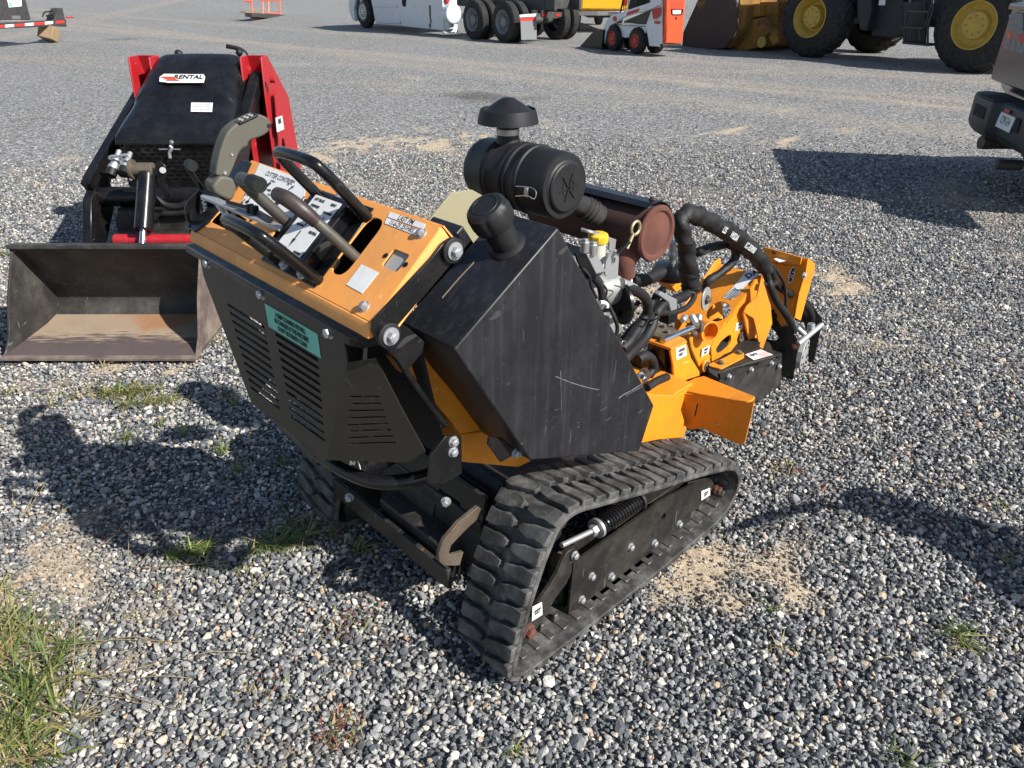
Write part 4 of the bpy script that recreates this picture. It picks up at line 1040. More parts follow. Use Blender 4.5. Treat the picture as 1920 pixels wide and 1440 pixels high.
# C-shaped pivot yoke with grease label
PY_ = .325
yk = Py(Z3, [(655, 885), (700, 870), (840, 850), (900, 870), (915, 905), (930, 940), (945, 1000), (975, 1060), (1000, 1090), (1003, 1110), (840, 1165), (832, 1050), (815, 935), (800, 925)], PY_)
yk = Py(Z3, [(810, 935), (905, 880), (925, 920), (945, 995), (1000, 1085), (1003, 1112), (838, 1168), (832, 1050)], PY_)
y1 = MB().prism(yk, (0, .010, 0)).build('pivot_yoke', 'orange_paint', G, bev=.003)
tz_ = yk[0].z
tq = [at(*Z3(*k), 2, tz_+.004) for k in ((655, 880), (700, 855), (760, 830), (850, 850), (905, 872), (920, 890), (818, 938), (800, 930))]
MB().prism(tq, (0, 0, -.010)).build('yoke_top', 'orange_paint', y1, bev=.002)
q = Py(Z3, [(845, 935), (910, 910), (916, 980), (852, 1012)], PY_); st = sticker(q, 'white_label', y1, 'grease_label')
text('GREASE\nDAILY', .0165, sum(q, V())/4+V((0, -.0012, 0)), q[1]-q[0], (0, 0, 1), 'black_print', st, squeeze=.6, bold=.0002)
pd = at(*Z3(757, 838), 2, tz_+.008); b = MB(); b.cyl(pd, pd+V((0, 0, .010)), .052, seg=36); dd = b.build('pivot_cap', 'brown_metal', G, bev=.001)
for k in range(3): a = k*2.1+.4; MB().hexb(pd+V((.026*math.cos(a), .026*math.sin(a), .010)), (0, 0, 1), .009, .008).build('bolt', 'brown_metal', dd)
MB().cyl(V((pd.x, pd.y, .12)), V((pd.x, pd.y, tz_-.004)), .045, seg=32).build('pivot_barrel', 'black_paint', G)
p_ = at(*Z3(740, 1000), 1, .42); MB().cyl(p_+V((-.10, 0, -.005)), p_+V((.08, 0, 0)), .055, seg=30).build('swing_cylinder', 'black_paint', G)
# swing cylinder rod and fittings
r0, r1 = at(*Z3(850, 850), 1, .36), at(*Z3(955, 805), 1, .36); MB().cyl(r0-(r1-r0)*.8, r1, .0115).build('cylinder_rod', 'chrome', G)
b = MB(); fit = []
for k, r_, dx in (((900, 745), .012, (.03, .01, .0)), ((960, 750), .013, (.0, .02, .02)), ((965, 790), .014, (.02, -.02, .0)), ((995, 740), .012, (.015, .01, .012)), ((1005, 800), .013, (0, 0, -.03)), ((965, 845), .012, (.012, -.012, 0))):
    p_ = at(*Z3(*k), 1, .37); d = V(dx); bb2 = MB(); bb2.lathe(p_-d*.6, d, [(0, r_*.8), (.004, r_), (d.length*1.0, r_), (d.length*1.2, r_*.8)], 6)
    bb2.build('hose_fitting', 'brown_metal' if k[0] in (965, 1005) else 'zinc', G, bev=.001)
# boom barrel (tube eye) and grease plug
te = at(*Z3(1052, 822), 1, .375); b = MB(); b.lathe(te+V((0, .004, .0)), V((-.35, -1, .10)), [(-.02, .040), (.022, .040), (.022, .033), (-.03, .033)], 36, True, True); b.build('pin_eye', 'orange_paint', G, bev=.001)
fr = Py(Z3, [(935, 870), (1000, 800), (1020, 760), (1085, 770), (1095, 880), (1060, 960), (1075, 990), (1060, 1060), (1040, 1100), (1010, 1100), (985, 1030), (950, 950)], .40)
MB().prism(fr, (0, .030, 0)).build('boom_knuckle', 'orange_paint', G, bev=.006)
gp_ = at(*Z3(1046, 1048), 1, .385); b = MB().cyl(gp_+V((0, .03, 0)), gp_, .026, seg=30).build('pin_boss', 'orange_paint', G, bev=.003)
MB().lathe(gp_, (0, -1, 0), [(0, .0185), (.002, .0185), (.002, .008), (.006, .005)], 24).build('grease_plug', 'brown_metal', b)
q = Py(Z3, [(1015, 940), (1065, 915), (1058, 965), (1010, 990)], .395); st = sticker(q, 'white_label', G, 'grease_label')
text('GREASE\nDAILY', .0135, sum(q, V())/4+V((0, -.0012, 0)), q[1]-q[0], (0, 0, 1), 'black_print', st, squeeze=.55, bold=.0002)
# boom: right side plate with slots, sloping deck, left side plate
BY = .41
sd_ = Py(ZH, [(500, 905), (590, 800), (690, 650), (800, 490), (845, 410), (935, 365), (930, 480), (900, 520), (860, 640), (745, 700), (770, 800), (800, 985), (700, 1020), (560, 1080), (455, 1165), (450, 1000)], BY)
hl = [rr(Py(ZH, [(500, 1070), (490, 1030), (535, 960), (600, 905), (630, 900), (630, 950), (600, 1010), (540, 1060)], BY), .01)]
bs = MB().prism(sd_, (0, .008, 0), holes=hl).build('boom_side', 'orange_paint', G, bev=.002)
ZBm = lambda k, y: at(*ZH(*k), 1, y)
dtop_r = [ZBm(k, BY+.002) for k in ((505, 885), (590, 785), (690, 640), (800, 480), (850, 400), (900, 365))]
dtop_l = [V((p.x+.0, .60, p.z)) for p in dtop_r]
# round hole in the deck: deck is built of strips beside it
b = MB(); P0_, P1_, P2_ = dtop_r[0], dtop_r[3], dtop_l[3]
dn = (P1_-P0_).cross(V((0, 1, 0))).normalized()
if dn.z < 0: dn = -dn
hole_c = on(*ZH(512, 690), P0_, dn); hh_ = [hole_c+((P1_-P0_).normalized()*math.cos(a)*.050+V((0, 1, 0))*math.sin(a)*.046) for a in np.linspace(0, 2*PI, 26, endpoint=False)]
poly = [P0_, P1_, P2_, V((P0_.x, .60, P0_.z))]
b.prism(poly, -dn*.006, holes=[hh_]); b.build('boom_deck', 'orange_paint', G, bev=.001)
MB().prism([dtop_r[3], dtop_r[5], dtop_l[5], dtop_l[3]], -dn*.006).build('boom_deck', 'orange_paint', G, bev=.001)
ls = [V((p.x, .60, p.z)) for p in [P0_+V((-.04, 0, -.04))]+dtop_r[1:]]
lsp = [V((p.x, .60, p.z+.022)) for p in dtop_r]+[V((dtop_r[-1].x+.1, .60, dtop_r[-1].z-.30)), V((dtop_r[0].x, .60, dtop_r[0].z-.18))]
MB().prism(lsp, (0, .008, 0)).build('boom_side', 'orange_paint', G, bev=.002)
b = MB(); b.box((P0_.x+.14, .50, .22), (.30, .17, .20)); b.build('boom_box', 'dark_void', G)
# ribbed DANGER decal torn on the deck
q = [on(*ZH(*k), P0_, dn) for k in ((770, 325), (905, 340), (800, 420), (640, 585), (550, 570), (650, 470))]
dl = sticker(q, 'white_label', G, 'warning_decal', lift=.002); q0 = on(*ZH(770, 385), P0_, dn); q1 = on(*ZH(860, 335), P0_, dn)
text('DA', .036, (q0+q1)/2+dn*.002, q1-q0, dn.cross(q1-q0), 'black_print', dl, squeeze=1.0, bold=.001)
b = MB()
for k in range(7): a = on(*ZH(660-16*k, 480+13*k), P0_, dn)+dn*.003; e = on(*ZH(720-14*k, 545+6*k), P0_, dn)+dn*.003; s_ = (e-a).cross(dn).normalized()*.0016; b.prism([a-s_, e-s_, e+s_, a+s_], dn*.0004)
b.build('decal_ridge', 'grey_plastic', dl)
# zinc disc and grease boss on the boom
zc = at(*ZH(420, 585), 1, .405); MB().lathe(zc+V((0, .012, 0)), V((.22, -1, .1)), [(0, .043), (.006, .043)], 36).build('pin_plate', 'zinc', G, bev=.001)
b = MB(); b.hexb(zc+V((-.003, .004, .0)), V((-.25, -1, .2)), .013, .014); b.build('pin_bolt', 'brown_metal', G)
gb = at(*ZH(712, 912), 1, BY); MB().lathe(gb, (0, -1, 0), [(-.004, .022), (.010, .022), (.010, .016), (.006, .015), (.006, .006), (.012, .004)], 26).build('pin_boss', 'brown_metal', G)
q = Py(ZH, [(672, 800), (735, 775), (728, 840), (662, 870)], BY-.001); st = sticker(q, 'white_label', G, 'grease_label')
text('GREASE\nDAILY', .0145, sum(q, V())/4+V((0, -.0012, 0)), q[1]-q[0], (0, 0, 1), 'black_print', st, squeeze=.55, bold=.0002)
# foot flange with bolts over the cutter housing
FZ = at(*ZH(560, 1130), 1, .36).z
q = [at(*ZH(*k), 2, FZ) for k in ((430, 1165), (450, 1155), (560, 1110), (690, 1040), (745, 1065), (745, 1100), (540, 1205), (430, 1180))]
ff2 = MB().prism(rr(q, .01), (0, 0, -.006)).build('foot_flange', 'orange_paint', G, bev=.001)
for k in ((530, 1158), (697, 1068)): MB().hexb(at(*ZH(*k), 2, FZ), (0, 0, 1), .011, .009).build('bolt', 'brown_metal', ff2)
# cutter housing: black steel top, rubber side curtain with bolted strip
HY = .315
top_q = [at(*ZH(*k), 2, FZ-.007) for k in ((425, 1190), (520, 1235), (800, 1150), (1035, 1090), (1055, 1100), (1030, 1075), (900, 1020), (780, 1005), (700, 1020), (440, 1150))]
ho = MB().prism(top_q, (0, 0, -.010)).build('cutter_housing', 'frame_black', G, bev=.003)
q = Py(ZH, [(425, 1195), (520, 1240), (790, 1165), (1035, 1092), (1050, 1115), (1060, 1140), (1075, 1110), (1085, 1180), (1070, 1290), (1060, 1350), (1010, 1380), (960, 1440), (900, 1490), (800, 1500), (540, 1460), (520, 1300), (430, 1240)], HY)
MB().prism([V((p.x, p.y, max(.015, p.z))) for p in q], (0, .012, 0)).build('rubber_curtain', 'rubber', ho, bev=.002)
q = Py(ZH, [(525, 1250), (1035, 1100), (1040, 1140), (1000, 1160), (535, 1300)], HY-.008); MB().prism(q, (0, .006, 0)).build('clamp_strip', 'frame_black', ho, bev=.001)
for k in ((605, 1275), (805, 1213), (988, 1155), (1058, 1185)): MB().hexb(at(*ZH(*k), 1, HY-.008), (0, -1, 0), .0085, .008).build('bolt', 'zinc', ho)
q = [at(*ZH(*k), 2, FZ-.005) for k in ((755, 1080), (895, 1035), (1005, 1082), (830, 1130))]; st = sticker(q, 'white_label', ho, 'warning_label')
xd_ = q[2]-q[3]; b = MB(); c_ = lerp(q[0], q[2], .30); yd_ = (q[0]-q[3]).normalized(); xn = xd_.normalized()
b.prism([c_+xn*x+yd_*y+V((0, 0, .001)) for x, y in ((-.02, -.005), (-.005, -.012), (.0, -.002), (.015, -.010), (.018, .004), (.004, .008), (-.004, .002), (-.015, .010))], (0, 0, .0006)); b.build('pictogram', 'black_print', st)
b = MB(); c_ = lerp(q[0], q[2], .66)
for k in range(4): b.prism([c_+xn*x+yd_*(y+.009*(k-1.5))+V((0, 0, .001)) for x, y in ((-.02, -.0015), (.028-.006*(k % 2), -.0015), (.028-.006*(k % 2), .0015), (-.02, .0015))], (0, 0, .0006))
b.build('warning_text', 'red_print', st)
b = MB(); b.cyl((1.70, HY+.03, .16), (1.70, HY+.16, .16), .15, seg=40); b.build('cutter_wheel', 'frame_black', ho)
MB().prism([(1.40, .33, .25), (1.90, .33, .20), (1.95, .33, .02), (1.40, .33, .04)], (0, .20, 0)).build('housing_shell', 'frame_black', ho, bev=.004)
# gussets and hood panel
q = Py(ZH, [(742, 705), (775, 700), (830, 760), (850, 830), (885, 1020), (800, 990), (770, 850)], .385); MB().prism(q, (0, .01, 0)).build('gusset', 'orange_paint', G, bev=.003)
ga = at(*ZH(740, 700), 1, .385); gb_ = at(*ZH(930, 480), 1, .36); gc = at(*ZH(905, 1025), 1, .34)
gn = (gb_-ga).cross(gc-ga).normalized()
q = [on(*ZH(*k), ga, gn) for k in ((740, 698), (770, 640), (860, 560), (905, 370), (935, 480), (985, 640), (1000, 800), (960, 900), (915, 1030), (885, 1015), (850, 830), (830, 755))]
MB().prism(q, gn*.006 if gn.x > 0 else gn*-.006).build('gusset_wing', 'orange_paint', G, bev=.002)
HX = 1.965
hz = at(*ZH(1320, 215), 1, .355)
hp = [at(*ZH(*k), 0, hz.x) for k in ((895, 370), (930, 330), (1010, 235), (1110, 275), (1270, 213), (1322, 212), (1300, 340), (1240, 520), (1205, 740), (1170, 800), (1080, 830), (1000, 700), (940, 500))]
hd_ = MB().prism(hp, (.006, 0, 0)).build('hood_panel', 'orange_paint', G, bev=.002)
q = [at(*ZH(*k), 0, hz.x) for k in ((1322, 212), (1300, 340), (1238, 520), (1195, 745))]; q2 = [p+V((.105, -.004, .0)) for p in q]; q2 = [on(*ZH(*k), q[0], V((0, 1, 0))) for k in ((1387, 262), (1375, 345), (1312, 560), (1255, 775))]
MB().prism([q[0], q2[0], q2[1], q2[2], q2[3], q[3], q[2], q[1]], (0, .005, 0)).build('hood_flange', 'orange_paint', hd_, bev=.0015)
MB().hexb(on(*ZH(1280, 365), q[0], V((0, 1, 0))), (0, -1, 0), .010, .008).build('bolt', 'zinc', hd_)
tl_ = at(*ZH(925, 112), 2, hz.z+.012); tr_ = at(*ZH(1262, 205), 2, hz.z+.012)
q = [tl_, tr_, tr_+V((0, 0, -.028)), tl_+V((0, 0, -.055))]
MB().prism(q, (.006, 0, 0)).build('hood_lip', 'orange_paint', hd_, bev=.001)
q = [tl_+V((0, 0, -.055)), tr_+V((0, 0, -.028)), at(*ZH(1270, 213), 0, hz.x), at(*ZH(1110, 275), 0, hz.x), at(*ZH(1010, 240), 0, hz.x)]
hs = MB().prism(q, (0, 0, -.005)).build('hood_top', 'orange_paint', hd_, bev=.001)
wa = [lerp(q[0], q[2], .30), lerp(q[0], q[1], .62), lerp(q[1], q[3], .45), lerp(q[4], q[3], .3)]
sticker([at(*ZH(*k), 2, (q[0].z+q[2].z)/2+.004) for k in ((1010, 225), (1080, 208), (1140, 238), (1060, 255))], 'white_label', hs, 'warning_decal', lift=.004)
MB().hexb(at(*ZH(1015, 158), 0, tl_.x-.001), (-1, 0, 0), .006, .005).build('bolt', 'rust', hd_)
q = rr([at(*ZH(*k), 0, hz.x-.001) for k in ((1180, 285), (1207, 290), (1200, 380), (1165, 440), (1140, 435), (1150, 350))], .01)
lg = sticker(q, 'white_label', hd_, 'logo_plate', lift=.001)
b = MB().prism(rr([at(*ZH(*k), 0, hz.x-.0035) for k in ((1183, 297), (1200, 300), (1193, 375), (1165, 430), (1148, 425), (1157, 355))], .008), (-.0006, 0, 0)); b.build('logo_field', 'black_print', lg)
q0 = at(*ZH(1175, 362), 0, hz.x-.0042); text('SG', .040, q0, at(*ZH(1193, 310), 0, hz.x)-at(*ZH(1155, 410), 0, hz.x), V((0, 1, .4)), 'white_print', lg, squeeze=.75, bold=0)
# motor guard: two black plates, zinc tie bar, hydraulic motor
MX = 2.02
mY = .315
na = at(*ZH(1190, 1310), 2, .005)      # foot of the near plate
nn_ = V((-.90, -.42, 0)).normalized()
npl = [on(*ZH(*k), na, nn_) for k in ((960, 730), (975, 690), (1010, 665), (1020, 700), (1120, 790), (1225, 940), (1222, 1050), (1205, 1200), (1182, 1310), (1085, 1275), (1075, 1130), (1040, 1080), (920, 1025), (935, 940), (1030, 955), (1055, 930), (1030, 880), (950, 800))]
mg = MB().prism(npl, -nn_*.005).build('motor_guard', 'black_paint', G, bev=.001)
off = V((.11, .02, .0))
fa_ = on(*ZH(1430, 800), na+nn_*-.16, nn_); fpl = [on(*ZH(*k), na-nn_*.16, nn_) for k in ((1200, 530), (1250, 520), (1330, 600), (1445, 755), (1448, 800), (1370, 1150), (1320, 1145), (1330, 950), (1280, 790), (1180, 760), (1230, 700), (1200, 620))]
MB().prism(fpl, -nn_*.005).build('motor_guard', 'black_paint', G, bev=.001)
b0 = on(*ZH(1228, 985), na+nn_*.004, nn_); b1 = on(*ZH(1440, 810), na-nn_*.165, nn_)
tbr = MB().cyl(b0, b1, .0125).build('tie_bar', 'zinc', G)
MB().hexb(on(*ZH(1198, 1005), na, nn_), nn_, .012, .008).build('bolt', 'rust_cap', G)
mc = on(*ZH(1285, 1075), na-nn_*.07, nn_); ma = V((.42, -.90, 0)).normalized(); ma = (ma*1+nn_*.2).normalized()
mo = MB().lathe(mc-ma*.0, ma, [(-.12, .045), (-.02, .050), (-.02, .072), (.004, .072)], 10).build('hydraulic_motor', 'meter_grey', G, bev=.002)
q_ = ma.orthogonal().normalized(); r_2 = ma.cross(q_)
for k in range(7): a = 2*PI*k/7; MB().lathe(mc+(q_*math.cos(a)+r_2*math.sin(a))*.052+ma*.004, ma, [(0, .007), (.003, .0065)], 10).build('bolt', 'rust', mo)
b = MB(); b.cyl(on(*ZH(1225, 840), na-nn_*.05, nn_), on(*ZH(1290, 900), na-nn_*.05, nn_), .012); b.build('hose_fitting', 'steel', mo, bev=.001)
b = MB(); b.cyl(on(*ZH(1350, 800), na-nn_*.12, nn_), on(*ZH(1345, 870), na-nn_*.12, nn_), .016); b.build('hose_fitting', 'zinc', mo, bev=.001)
# ---------------------------------------------------------------- hoses
def hpath(pts):
    """(zoom, x, y, side distance y)"""
    return [at(*zf(x, yv), 1, d) for zf, x, yv, d in pts]
big = hpath([(Z3, 935, 575, .36), (Z3, 945, 520, .36), (Z3, 925, 400, .355), (Z3, 915, 280, .35), (Z3, 888, 180, .35), (Z3, 885, 105, .355), (Z3, 930, 70, .36), (Z3, 1000, 90, .37), (Z3, 1080, 130, .38), (Z3, 1160, 175, .385), (Z3, 1240, 225, .39), (Z3, 1310, 285, .395), (Z3, 1370, 350, .40), (Z3, 1425, 420, .40)])
rad_ = [.030, .031, .029, .026, .025, .025, .028, .028, .028, .029, .031, .032, .029, .030]
slv = MB().tube(big, rad_, 22, 7, wob=.22).build('hose_sleeve', 'hose', G, ang=60)
# lettering laid along the sleeve
sl_pts = [at(*Z3(*k), 1, .352-.004*i) for i, k in enumerate([(1150, 170), (1195, 200), (1240, 232), (1285, 262), (1330, 296), (1375, 330)])]
def along(word, p0, p1, size, mat, par):
    n = len(word); d = (p1-p0); up = V((0, -.25, 1)); up = d.cross(d.cross(up)).normalized(); up = -up if up.z < 0 else up
    return text(word, size, (p0+p1)/2, d, up, mat, par, squeeze=.72, bold=.0003)
for wd_, a, e in (('LSS', (1143, 165), (1180, 190)), ('WSDA', (1192, 196), (1252, 240)), ('IC-359/00', (1262, 246), (1385, 335))):
    along(wd_, at(*Z3(*a), 1, .345), at(*Z3(*e), 1, .350), .031, 'white_print', slv)
# hoses leaving the sleeve at both ends
h1 = [(Z3, 945, 560, .36), (Z3, 905, 600, .35), (Z3, 850, 620, .34), (Z3, 770, 650, .33), (Z3, 715, 720, .32), (Z3, 690, 800, .31), (Z3, 640, 880, .30), (Z3, 560, 960, .28), (Z3, 510, 1010, .27)]
MB().tube(hpath(h1), .0165, 16, 6, wob=.04).build('hydraulic_hose', 'hose', G)
h2 = [(ZE, 540, 700, .24), (ZE, 640, 740, .24), (ZE, 740, 790, .25), (ZE, 800, 880, .26), (ZE, 800, 1000, .27), (ZE, 740, 1110, .27), (ZE, 660, 1230, .26), (ZE, 580, 1340, .25), (ZE, 520, 1400, .25)]
MB().tube(hpath(h2), .0150, 16, 6, wob=.04).build('hydraulic_hose', 'hose', G)
MB().cyl(at(*ZE(505, 670), 1, .24), at(*ZE(650, 735), 1, .245), .0155, seg=20).build('hose_fitting', 'zinc', G, bev=.001)
h3 = [(ZE, 1330, 700, .37), (ZE, 1330, 820, .36), (ZE, 1250, 930, .34), (ZE, 1120, 990, .33), (ZE, 960, 1000, .32), (ZE, 850, 1030, .31), (ZE, 830, 1130, .30)]
MB().tube(hpath(h3), .0095, 12, 6).build('hydraulic_hose', 'hose', G)
h4 = [(ZE, 190, 600, .20), (ZE, 265, 690, .20), (ZE, 290, 790, .20), (ZE, 290, 860, .21)]
MB().tube(hpath(h4), .0095, 12, 6).build('fuel_line', 'hose', en)
h5 = [(ZE, 340, 860, .20), (ZE, 400, 980, .19), (ZE, 445, 1080, .18), (ZE, 465, 1170, .18), (ZE, 455, 1260, .18)]
MB().tube(hpath(h5), .0055, 10, 6).build('wiring_loom', 'hose', en)
MB().tube([at(*ZE(*k), 1, .19) for k in ((270, 880), (320, 885), (350, 910), (350, 940))], .005, 8, 5).build('cable_tie', 'white_print', en)
b = MB(); b.tube([at(*ZE(540+26*math.cos(a), 1345+30*math.sin(a)), 1, .22) for a in np.linspace(0, 2*PI, 16, endpoint=False)], .0022, 8, 0, True); b.build('pin_ring', 'chrome', G)
# clamp around the hoses
c_ = at(*ZE(1055, 870), 1, .325); b = MB(); b.prism(Py(ZE, [(960, 760), (1140, 850), (1140, 960), (1070, 985), (1040, 880), (930, 800)], .315), (0, .02, 0)); b.build('hose_clamp', 'grey_plastic', G, bev=.003)
MB().prism(Py(ZE, [(860, 930), (930, 790), (1015, 710), (1020, 770), (950, 850), (880, 960)], .33), (0, .02, 0)).build('clamp_bracket', 'black_paint', G, bev=.002)
b = MB(); b.box((at(*ZE(1040, 1040), 1, .34)), (.05, .04, .035)); b.build('hose_block', 'black_paint', G, bev=.003)
# black cover can with spindle and orange post behind
cc_ = at(*ZE(1075, 500), 1, .52); ccn = MB().lathe(cc_+V((0, 0, -.035)), (0, 0, 1), [(0, .060), (.012, .068), (.03, .070), (.05, .060), (.056, .020)], 36).build('lift_cylinder', 'hood_black', G)
b = MB(); b.cyl(cc_+V((0, 0, .02)), cc_+V((-.01, 0, .10)), .013); b.lathe(cc_+V((-.004, 0, .045)), (0, 0, 1), [(0, .018), (.012, .019), (.02, .014)], 16); b.build('lift_fitting', 'steel', ccn, bev=.001)
MB().prism(Py(ZE, [(990, 600), (1110, 590), (1230, 700), (1130, 770)], .52), (0, .06, 0)).build('lift_post', 'orange_paint', G, bev=.002)
h6 = [(ZE, 620, 620, .50), (ZE, 720, 635, .50), (ZE, 830, 610, .51), (ZE, 960, 540, .52)]
MB().tube(hpath(h6), .022, 16, 6, wob=.12).build('sleeved_hose', 'hose', G)
h7 = [(Z3, 985, 320, .45), (Z3, 1080, 285, .45), (Z3, 1190, 270, .44), (Z3, 1230, 310, .43), (Z3, 1220, 370, .43), (Z3, 1150, 440, .44), (Z3, 1060, 500, .45), (Z3, 1040, 545, .47), (Z3, 1050, 600, .50)]
MB().tube(hpath(h7), .0155, 16, 6, wob=.12).build('sleeved_hose', 'hose', G)
# hoses down to the motor
h8 = [(ZH, 935, 330, .39), (ZH, 960, 400, .385), (ZH, 985, 480, .37), (ZH, 1040, 600, .36), (ZH, 1110, 700, .35), (ZH, 1165, 790, .345), (ZH, 1195, 870, .34)]
MB().tube(hpath(h8), .0150, 16, 6).build('hydraulic_hose', 'hose', G)
h9 = [(ZH, 985, 290, .40), (ZH, 1010, 390, .40), (ZH, 1060, 470, .40), (ZH, 1150, 530, .40), (ZH, 1250, 590, .39), (ZH, 1330, 670, .38), (ZH, 1360, 760, .375), (ZH, 1355, 820, .37)]
MB().tube(hpath(h9), .0150, 16, 6).build('hydraulic_hose', 'hose', G)
h10 = [(ZH, 960, 240, .40), (ZH, 1040, 330, .39), (ZH, 1100, 430, .38), (ZH, 1120, 540, .375), (ZH, 1120, 650, .37), (ZH, 1125, 720, .37)]
MB().tube(hpath(h10), .0065, 12, 6).build('hydraulic_hose', 'hose', G)
MB().prism(Py(ZH, [(925, 455), (1000, 480), (1075, 430), (1060, 415), (1035, 420), (1000, 455), (940, 430)], .375), (0, .02, 0)).build('hose_clamp', 'frame_black', G, bev=.002)
h11 = [(Z3, 660, 1190, .27), (Z3, 720, 1150, .28), (Z3, 790, 1120, .29)]
MB().tube(hpath(h11), .0135, 14, 6).build('hydraulic_hose', 'hose', G)
# curved pressure hose near the tank edge and dark recess of the swing motor
p_ = at(*Z3(690, 1020), 1, .34); MB().tube([at(*Z3(*k), 1, .32) for k in ((600, 1010), (650, 985), (690, 1010), (700, 1060), (670, 1110))], .017, 14, 6).build('hydraulic_hose', 'hose', G)
MB().hexb(at(*Z3(640, 1100), 1, .30), (-.3, -1, .1), .016, .02).build('hose_fitting', 'rust', G)
MB().hexb(at(*Z3(620, 1120), 1, .27), (-.3, -1, .1), .014, .02).build('hose_fitting', 'chrome', G)

# small wiring and pipes around the engine, cable ties on the hoses
for pts, r_, m_ in (([(ZE, 250, 640, .21), (ZE, 340, 730, .20), (ZE, 330, 830, .20), (ZE, 300, 900, .21)], .003, 'plastic_black'), ([(ZE, 430, 690, .23), (ZE, 510, 720, .22), (ZE, 460, 800, .21), (ZE, 410, 900, .21)], .0016, 'plastic_black'),
        ([(ZE, 60, 480, .21), (ZE, 150, 590, .20), (ZE, 170, 700, .20), (ZE, 230, 830, .21)], .004, 'hose'), ([(ZE, 500, 560, .26), (ZE, 600, 600, .26), (ZE, 610, 680, .25), (ZE, 560, 720, .25)], .006, 'zinc'), ([(ZE, 700, 880, .28), (ZE, 640, 960, .27), (ZE, 540, 1010, .26), (ZE, 440, 1010, .25)], .008, 'hose'),
        ([(ZE, 860, 870, .33), (ZE, 820, 960, .32), (ZE, 720, 1080, .32), (ZE, 620, 1180, .31), (ZE, 540, 1280, .30)], .010, 'hose'), ([(ZE, 330, 130, .26), (ZE, 250, 110, .26), (ZE, 160, 90, .26), (ZE, 60, 60, .28)], .005, 'steel'), ([(ZE, 1380, 300, .40), (ZE, 1440, 330, .41), (ZE, 1500, 300, .43)], .006, 'hose')):
    MB().tube(hpath(pts), r_, 10, 6).build('wire' if r_ < .005 else 'pipe', m_, G)
for zf, x, y, d, r_ in ((ZE, 800, 1040, .262, .0175), (ZE, 735, 1120, .262, .0175), (ZE, 860, 1045, .30, .0185), (Z3, 935, 460, .352, .034), (Z3, 905, 250, .348, .033)):
    p_ = at(*zf(x, y), 1, d); MB().lathe(p_-V((0, 0, .003)), V((.25, 0, 1)) if r_ > .03 else V((-.2, .1, 1)), [(0, r_), (.006, r_)], 20, False, False).build('cable_tie', 'plastic_black', G)
# ================================================================ things around: shared helpers
class Fr:
    def __init__(s, x, y, ang):
        s.p = V((x, y, 0)); s.a = rad(ang); s.I = (Matrix.Translation(s.p) @ Matrix.Rotation(s.a, 4, 'Z')).inverted(); s.c = s.I @ CAM; s.R = s.I.to_3x3()
    def l(s, zf, x, y, ax, v):
        d = s.R @ ray(*zf(x, y)); return s.c+d*((v-s.c[ax])/d[ax])
    def ls(s, zf, pts, ax, v): return [s.l(zf, x, y, ax, v) for x, y in pts]
    def thing(s, name, label, cat, group=None): return thing(name, label, cat, tuple(s.p), s.a, group)
def ZS1(x, y): return (640+x/6, y/6)
def ZS2(x, y): return (940+x/5.333, y/5.333)
def ZS3(x, y): return (1270+x/5.486, y/5.486)
def ZS4(x, y): return (1580+x/5.647, y/5.647)
def ZD(x, y): return (140+x/3.512, 70+y/3.512)
def ZQ(x, y): return (1480+x/4.364, y/4.364)
def Z6(x, y): return (x/2.25, 60+y/2.25)
def ZZ(x, y): return (x, y)
